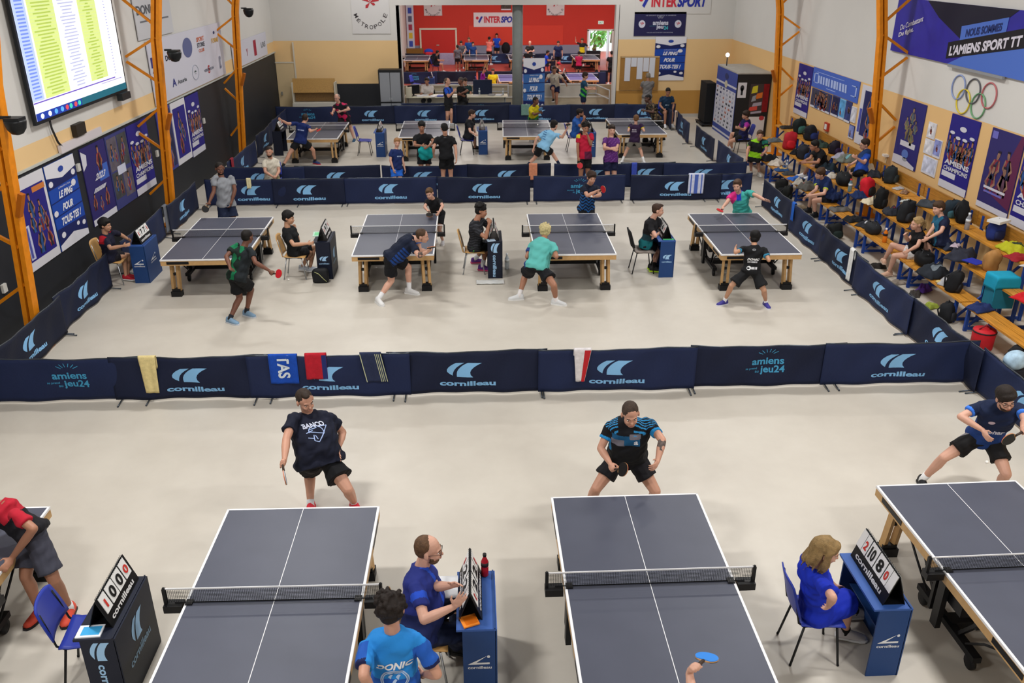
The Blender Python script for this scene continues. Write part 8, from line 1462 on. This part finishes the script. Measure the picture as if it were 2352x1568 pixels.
person('thinking_umpire', 'boy in black seated with a hand at his chin by the dark desk', 'asian', '#100d0d', 'full', ('#131518',), shorts='#141518', fine=F1, sleeve=.6, sfrac=.75, shoe='#b8c0cc', sole='#e0e0e0', hL='fist', loose=1.15)
person('far_boy', 'small boy in a black polo bending at the far end of the middle table', 'pale', '#5a4028', 'short', ('#111216',), shorts='#101115', fine=F1, cuff='#2a2d33', shoe='#c8c8cc', bat=(BK, RD, 'dark bat of the small boy in black at the far end'))
person('bending_player', 'tall man in navy bending forward over the table edge, white socks and shoes', 'pale', '#4a3626', 'buzz', ('#111a30', '#153a7c'), lambda c: at_(c, ((c['t'] < .55) & (c['d'] > -.2) & (np.sin(c['t'] * 60 + c['s'] * 5) > -.3), 1)), cuff='#2a6cd0', shorts='#101116', fine=F1 - .001, build=1.14, wide=1.05, loose=1.15, shoe='#d8d8d8', sole='#e6e6e6', sock='#e0e0e2', sockh=.17, sfrac=.68, tattoo='R', bn=(0, -.3, .95), bat=(RD, BK, 'red bat of the tall bending man in navy'))
person('curly_umpire', 'curly black haired umpire in a dark patterned shirt and green striped shorts', 'tan', '#0f0c0c', 'curly', ('#1c1d22', '#34363c'), lambda c: at_(c, ((np.sin(c['raw'][:, 2] * 120 + np.sin(c['raw'][:, 0] * 30) * 2) > .6), 1)), shorts='#16181c', strip='#58c850', sfrac=.85, fine=F1, shoe='#5a2c7c', sole='#c03c6a', sock='#d0d0d4', sockh=.12, hR='fist', hL='fist')
person('mint_player', 'bleached blond player in a mint green shirt seen from behind', 'tan', '#c6b888', 'spiky', ('#5cb2ac', '#26407c'), lambda c: at_(c, ((c['arm'] > .45) & (c['s'] < 0), 1)), shorts='#101218', fine=F1 - .001, build=1.14, wide=1.08, loose=1.3, sleeve=.68, shoe='#d6d8da', sole='#e8e8e8', sock='#e2dede', sockh=.11, decals=[])
person('serving_player', 'dark haired player in a navy patterned shirt about to serve at the far end', 'light', '#33221a', 'full', ('#141a2e', '#1c5a9c'), lambda c: at_(c, ((np.sin(c['raw'][:, 2] * 90 + np.sin(c['raw'][:, 0] * 45) * 2.4) > .1) & (c['t'] < .72), 1)), shorts='#0f1014', fine=F1, bat=(RD, BK, 'red bat of the player about to serve'), hL='open', pnL=(0, 0, 1))
person('gradient_umpire', 'umpire in a black shirt fading to teal, seated on a black chair', 'pale', '#3c2a20', 'crop', ('#17171b', '#1c3a44', '#176a72'), lambda c: at_(c, ((c['t'] < .42), 1), ((c['t'] < .2), 2)), shorts='#141620', fine=F1, shoe='#1a1c20', sole='#b8e030', sock='#111', decals=[dict(kind='disc', side='back', at=(0, .62), size=(.09, .05), col='#b02a80', name='back_emblem'), dict(kind='bars', side='back', at=(.2, .85), size=(.09, .04), n=4, col='#c87830', name='back_lettering')])
person('black_boy_player', 'boy in a black printed shirt and shorts with purple shoes, seen from behind', 'asian', '#0b0a0b', 'full', ('#111215',), cuff='#2f7a9c', shorts='#121316', sfrac=.8, fine=F1 - .001, loose=1.35, hL='open', shoe='#3a3488', sole='#dfe0e8', sock='#e0e0e2', sockh=.07, decals=[dict(kind='text', text='DONIC', side='back', at=(0, .46), size=(.23, .045), col='#dcdcdc', shear=.1, name='back_lettering'), dict(kind='bars', side='back', at=(.0, .36), size=(.2, .03), n=9, col='#b8b8bc', name='back_lettering'), dict(kind='disc', side='back', at=(-.28, .12), size=(.09, .085), col='#d8dadc', name='back_emblem'), dict(kind='bars', side='back', at=(.25, .12), size=(.12, .05), n=5, col='#d0d0d4', name='back_lettering'), dict(kind='disc', side='back', at=(0, .84), size=(.08, .045), col='#7a7c80', name='neck_badge')])
person('pink_player', 'player in a mint shirt with pink and violet shoulders swinging a red bat', 'pale', '#4a3426', 'short', ('#40a8a0', '#d62a82', '#2c34b4'), lambda c: at_(c, ((c['t'] + c['s'] * -.35 > 9), 1), ((c['t'] - c['s'] * -.45 > .78) & (c['t'] > .5), 1), ((c['s'] < -.15) & (c['s'] > -.62) & (c['t'] > .8), 2), (c['s'] < -.62, 0)), shorts='#101116', fine=F1, loose=1.25, bn=(0, -.5, .85), bat=(RD, BK, 'red bat of the pink and mint player'), hL='open')
# between the rows
person('cream_man', 'bearded man in a cream tee seated between the barrier rows', 'light', '#2c2019', 'buzz', ('#cfc8b8',), shorts='#8a8060', sfrac=.95, fine=F2, beard='#2a1e18', hL='fist', hR='fist')
person('blue_boy', 'fair haired boy in a dark blue shirt and bright blue shorts between the barriers', 'pale', '#9c7048', 'short', ('#16285c', '#16285c'), shorts='#2468d0', fine=F2, decals=[dict(kind='bars', at=(.0, .62), size=(.16, .03), n=7, col='#a8bce0', name='shirt_lettering')])
person('towel_man', 'dark haired man in black drying his hands with a teal cloth', 'tan', '#0f0d0d', 'full', ('#111216',), shorts='#121318', fine=F2, collar='#1c1d22', sleeve=.6)
person('black_back_man', 'man all in black seen from behind next to the teal cloth', 'light', '#15110f', 'short', ('#121317',), shorts='#0f1013', fine=F2, loose=1.15, decals=[dict(kind='text', text='butterfly', side='back', at=(0, .9), size=(.06, .012), col='#8a8c90', name='neck_badge')])
person('red_shirt_man', 'young man in a red shirt with a hand on his chin and a red bat', 'tan', '#14100f', 'curly', ('#b41a38', '#5a1a3a', '#c8c030'), lambda c: at_(c, ((c['t'] < .25) & (c['s'] < .3), 1), ((c['arm'] > -.5) & (c['arm'] < .2) & (c['s'] > 0), 2)), shorts='#131418', fine=F2, hL='fist', bat=(RD, BK, 'red bat hanging in the hand of the man in the red shirt'))
person('purple_crossed', 'man in a purple shirt with folded arms between the barriers', 'pale', '#2c201a', 'short', ('#55246c', '#8a5aa0'), lambda c: at_(c, ((np.abs(np.sin((c['s'] * .7 + c['t'] * 2.4) * 9)) < .12) & (c['d'] > 0), 1)), shorts='#121838', fine=F2)
# back row
person('blue_lunger', 'player in a navy blue shirt stretching both arms at the far left table', 'light', '#2c1f18', 'crop', ('#15265e',), shorts='#0f1014', fine=F2, hL='open', shoe='#2a3a6a', sole='#c02838', sock='#202020', bat=(RD, BK, 'red bat of the stretching player at the far left table'), decals=[dict(kind='bars', side='back', at=(0, .6), size=(.2, .03), n=8, col='#aab8dc', name='back_lettering')])
person('pink_black_man', 'older man in a black and pink shirt beyond the left back table', 'pale', '#8a8078', 'balding', ('#1c1820', '#c02458'), lambda c: at_(c, ((np.sin(c['raw'][:, 2] * 30) + np.sin(c['raw'][:, 0] * 33 + 1) + np.sin(c['raw'][:, 1] * 28) > .7), 1)), shorts='#141418', fine=F2, glasses=True, build=1.1, shoe='#1c4a6a', bat=(RD, BK, 'red bat of the older man in black and pink'))
person('far_umpire', 'umpire in black seated on a blue chair on the back court', 'pale', '#33241c', 'short', ('#16181d',), shorts='#1a2048', fine=F2, shoe='#15161a', hR='relaxed')
person('bald_coach', 'bald man in a blue and black polo standing before the officials desk', 'light', '#5a4a3c', 'balding', ('#15171c', '#1a4cb8'), lambda c: at_(c, ((np.abs(c['s']) < .45) & (c['t'] > .5), 1), (c['arm'] > -.5, 1)), shorts='#111215', fine=F2, build=1.1, shoe='#c8ccd0', sole='#e0e0e0')
person('dark_bald_man', 'grey cropped man in a black tee leaning by the officials desk', 'brown', '#4a4440', 'buzz', ('#101113',), shorts='#17181b', fine=F2, build=1.12)
person('yellow_player', 'player in a yellow and green shirt at the far end of the third back table', 'brown', '#15100e', 'buzz', ('#c8b81c', '#1c7a3c'), lambda c: at_(c, ((c['t'] < .22), 1)), shorts='#0f1013', fine=F2, bat=('#5a9ad0', RD, 'blue-faced bat of the player in yellow'))
person('sky_player', 'player in a light blue shirt stretching with a black bat, seen from behind', 'pale', '#17110f', 'full', ('#86bce0', '#3c6ca0'), lambda c: at_(c, ((np.abs(c['s']) < .25) & (np.sin(c['t'] * 50) > .3) & (c['d'] < 0) & (c['t'] > .3), 1)), shorts='#111217', fine=F2, loose=1.15, sock='#16203c', sockh=.3, bat=(BK, RD, 'black bat raised by the player in light blue'))
person('blue_tee_umpire', 'dark bearded man in a blue tee seated at the third back table desk', 'tan', '#1c1512', 'short', ('#2a5aa8',), shorts='#15161a', fine=F2, beard='#1c1512', hR='fist', hL='fist')
person('purple_boy_player', 'boy in a dark purple shirt and grey shorts at the right back table, from behind', 'pale', '#6a4a30', 'short', ('#2c1838', '#1c1a20'), lambda c: at_(c, ((c['t'] < .2), 0)), cuff='#c8b828', shorts='#77746e', fine=F2, shoe='#d0d0d0', sole='#e0e0e0', sock='#dcdcdc', sockh=.1, decals=[dict(kind='bars', side='back', at=(0, .68), size=(.16, .035), n=7, col='#c0b8c8', name='back_lettering'), dict(kind='text', text='DONIC', side='back', at=(0, .56), size=(.18, .035), col='#c0b8c8', name='back_lettering')])
person('camo_man', 'dark-skinned player in a camouflage patterned shirt leaning left at the back table', 'dark', '#100d0c', 'buzz', ('#1a1815', '#4a3a2c', '#7a6a4c'), lambda c: at_(c, ((np.sin(c['raw'][:, 2] * 55) + np.sin(c['raw'][:, 0] * 50 + 1) + np.sin(c['raw'][:, 1] * 47) > .3), 1), ((np.sin(c['raw'][:, 2] * 65 + 2) + np.sin(c['raw'][:, 0] * 70) + np.sin(c['raw'][:, 1] * 57) > 1.4), 2)), shorts='#101012', fine=F2, loose=1.2, shoe='#111', sock='#15161a')
person('rail_man', 'man in a cream tee leaning back on the guard rail, one foot raised', 'tan', '#3a2a20', 'short', ('#c6bcac',), shorts='#151c40', fine=F2, loose=1.2, glasses=False, shoe='#15161a', decals=[dict(kind='bars', at=(0, .72), size=(.03, .1), n=1, col='#1c2238', name='hanging_sunglasses')])
person('desk_man', 'man in a white shirt writing at the officials desk', 'tan', '#2c2019', 'short', ('#c2bcb8',), sleeve=.98, trousers=True, shorts='#2a2c34', fine=F2)
person('desk_helper', 'person in dark green sitting behind the coach at the officials desk', 'light', '#33251c', 'short', ('#1c3a3c',), fine=F2)
person('board_man', 'grey haired man in a grey tee reading the notice board', 'tan', '#7c7468', 'buzz', ('#6e6c6c',), shorts='#a8a49c', trousers=True, fine=F2, build=1.05)
person('glasses_man', 'smiling man with dark glasses in a petrol blue tee seated in the far right corner', 'tan', '#17120f', 'short', ('#16304a',), fine=F2, glasses=True, decals=[dict(kind='bars', at=(0, .5), size=(.14, .04), n=5, col='#a8c0d8', name='shirt_lettering')])
person('walking_boy', 'young player in a petrol and green shirt walking behind the back barrier', 'light', '#2e2019', 'full', ('#17405c', '#3fa838'), lambda c: at_(c, ((c['t'] < .5) & (np.sin(c['raw'][:, 2] * 30 + c['raw'][:, 0] * 25) > .2), 1)), shorts='#14203c', fine=F2)
# right-hand benches
person('navy_yellow', 'brown haired boy in navy with yellow cuffs leaning forward on the lowest bench', 'pale', '#4a3424', 'full', ('#182a58',), cuff='#c4d838', shorts='#12141c', fine=F2 - .001, shoe='#14151a', sole='#222', sock='#15161a')
person('black_tee', 'man in a black tee sitting with forearms on his knees on the second bench', 'tan', '#15110f', 'short', ('#131317',), shorts='#15151a', fine=F2)
person('post_boy', 'young man in blue beside the nearer orange column looking down', 'pale', '#2f211a', 'short', ('#16305c', '#1c44a0'), lambda c: at_(c, ((c['s'] < .2), 1)), shorts='#101114', fine=F2, glasses=True)
person('green_black_man', 'man in a black and lime shirt facing the court from the end of the benches', 'light', '#4a3626', 'short', ('#14181a', '#8ac81c', '#1c6a5c'), lambda c: at_(c, (((c['t'] < .36) & (c['t'] > .08) & (c['d'] > 0)) | ((c['t'] > .86) & (np.abs(c['s']) < .55)), 1), ((c['arm'] > 0) & (c['arm'] < .35), 2)), cuff='#6aa81c', shorts='#0f1012', fine=F2, shoe='#d0ccc4')
person('purple_booth', 'man in a navy and magenta shirt seated with folded arms beside the booth', 'light', '#2c1f18', 'full', ('#17194a', '#9c2a92'), lambda c: at_(c, ((c['arm'] > -.1), 1)), shorts='#0f1014', fine=F2)
person('blonde', 'fair haired woman in a black top and white shorts on the lowest bench', 'pale', '#a08458', 'pony', ('#0e0e12',), shorts='#cfcac8', sfrac=.45, fine=F2 - .002, shoe='#d0a890', sole='#c8b0a0', sleeve=.5)
person('navy_boy', 'boy in a navy and petrol shirt seated on the second bench behind the woman', 'pale', '#44301f', 'full', ('#151c38', '#1c5a78'), lambda c: at_(c, ((c['s'] > -.1) & (c['d'] > .2), 1)), shorts='#131522', fine=F2 - .002)
# red hall
for (k, lb, sk, hr, stl, sh, so, kw) in (
 ('grey_tee_back', 'boy in a grey tee seen from behind at the far table of the red hall', 'tan', '#17110f', 'short', '#56565e', '#15161a', {}),
 ('grey_facing', 'boy in dark grey facing the camera behind the boy in the grey tee', 'light', '#2a1e18', 'full', '#44464e', '#15161a', {}),
 ('blue_printed', 'tall player in a dark blue printed shirt in the red hall', 'light', '#5a4634', 'short', '#183e7c', '#14161c', {}),
 ('blue_behind', 'smaller player in dark blue half hidden by the tall one in the red hall', 'light', '#2a1f19', 'short', '#17366c', '#14161c', {}),
 ('salmon', 'player in a salmon pink shirt in the red hall', 'tan', '#17110f', 'short', '#e0786c', '#101114', {}),
 ('blue_black', 'man in a bright blue and black shirt by the red wall next to the pillar', 'light', '#17110f', 'short', '#1c4cc4', '#101114', {}),
 ('dark_seated', 'person in black with a red stripe seated in the red hall', 'tan', '#100d0c', 'short', '#17151a', '#15161a', {}),
 ('purple_seated', 'person in purple seated with a raised arm behind the rail', 'tan', '#17110f', 'short', '#7c1a8c', '#15161a', {}),
 ('yellow_shirt', 'child in a yellow shirt behind the rail left of the pillar', 'light', '#4a3628', 'short', '#d8c41c', '#15161a', {}),
 ('bald_crossed', 'bald man in black with folded arms by the wall right of the pillar', 'pale', '#8a7868', 'bald', '#17181a', '#101114', {}),
 ('dark_player', 'player in black with yellow seen from behind right of the pillar', 'light', '#17110f', 'short', '#16171a', '#101114', {}),
 ('navy_stander', 'man in a navy polo standing by the red wall', 'light', '#2a1f19', 'short', '#16224a', '#101114', {}),
 ('yellow_server', 'player in black and yellow raising a dark bat in the red hall', 'light', '#5a3a24', 'full', '#17181a', '#101114', dict(pattern=lambda c: at_(c, ((c['t'] < .55), 1)), extra='#d0b81c')),
 ('blue_sitter', 'person in bright blue seated between the far tables', 'tan', '#100d0c', 'short', '#1c40c0', '#15161a', {}),
 ('crimson_player', 'player in crimson seen from behind at the far right table', 'tan', '#17110f', 'short', '#a81c4a', '#101114', {}),
 ('black_walker', 'person all in black walking away beside the right jamb', 'tan', '#100d0c', 'short', '#111215', '#111114', {}),
 ('red_cap', 'person with a red cap seated behind the man leaning on the rail', 'light', '#2a1f19', 'short', '#1c1a22', '#15161a', dict(cap='#b01c30'))):
    kw = dict(kw); ex = kw.pop('extra', None)
    person(k, lb, sk, hr, stl, (sh,) if not ex else (sh, ex), shorts=so, fine=F3, **kw)
finish_people()
# teal cloth in the hands of the man in black, balls in the air
t = thing('teal_cloth', 'bunched teal cloth held by the man in black', 'cloth', (-1.24, 23.0, 1.02)); MB().ell((0, 0, 0), (.21, .1, .2), n=20, k=14).build('cloth', mat('#159a9c', .85, var=.15, scale=9), t); wob_mesh(t.children[0].data, .02, 16, 2)
def ball(p, lb): tag(MB().ell((0, 0, 0), .02, n=12, k=8).build('ping_pong_ball', BALL, None, p), lb, 'ball', 'white balls in play')
BALLS = [((1.467, 6.35, 0.684), 'ball flying just beyond the net of the front middle table'), ((5.728, 8.0, 0.644), 'ball in front of the knees of the lunging man'), ((-3.654, 16.054, 0.02), 'ball low on the floor right of the red bat'), ((5.135, 17.0, 0.955), 'ball at the red bat of the pink and mint player'), ((2.451, 17.35, 1.27), 'ball in the palm of the player about to serve'), ((2.011, 26.6, 1.077), 'ball over the third back table')]
for (p, lb) in BALLS: ball(p, lb)
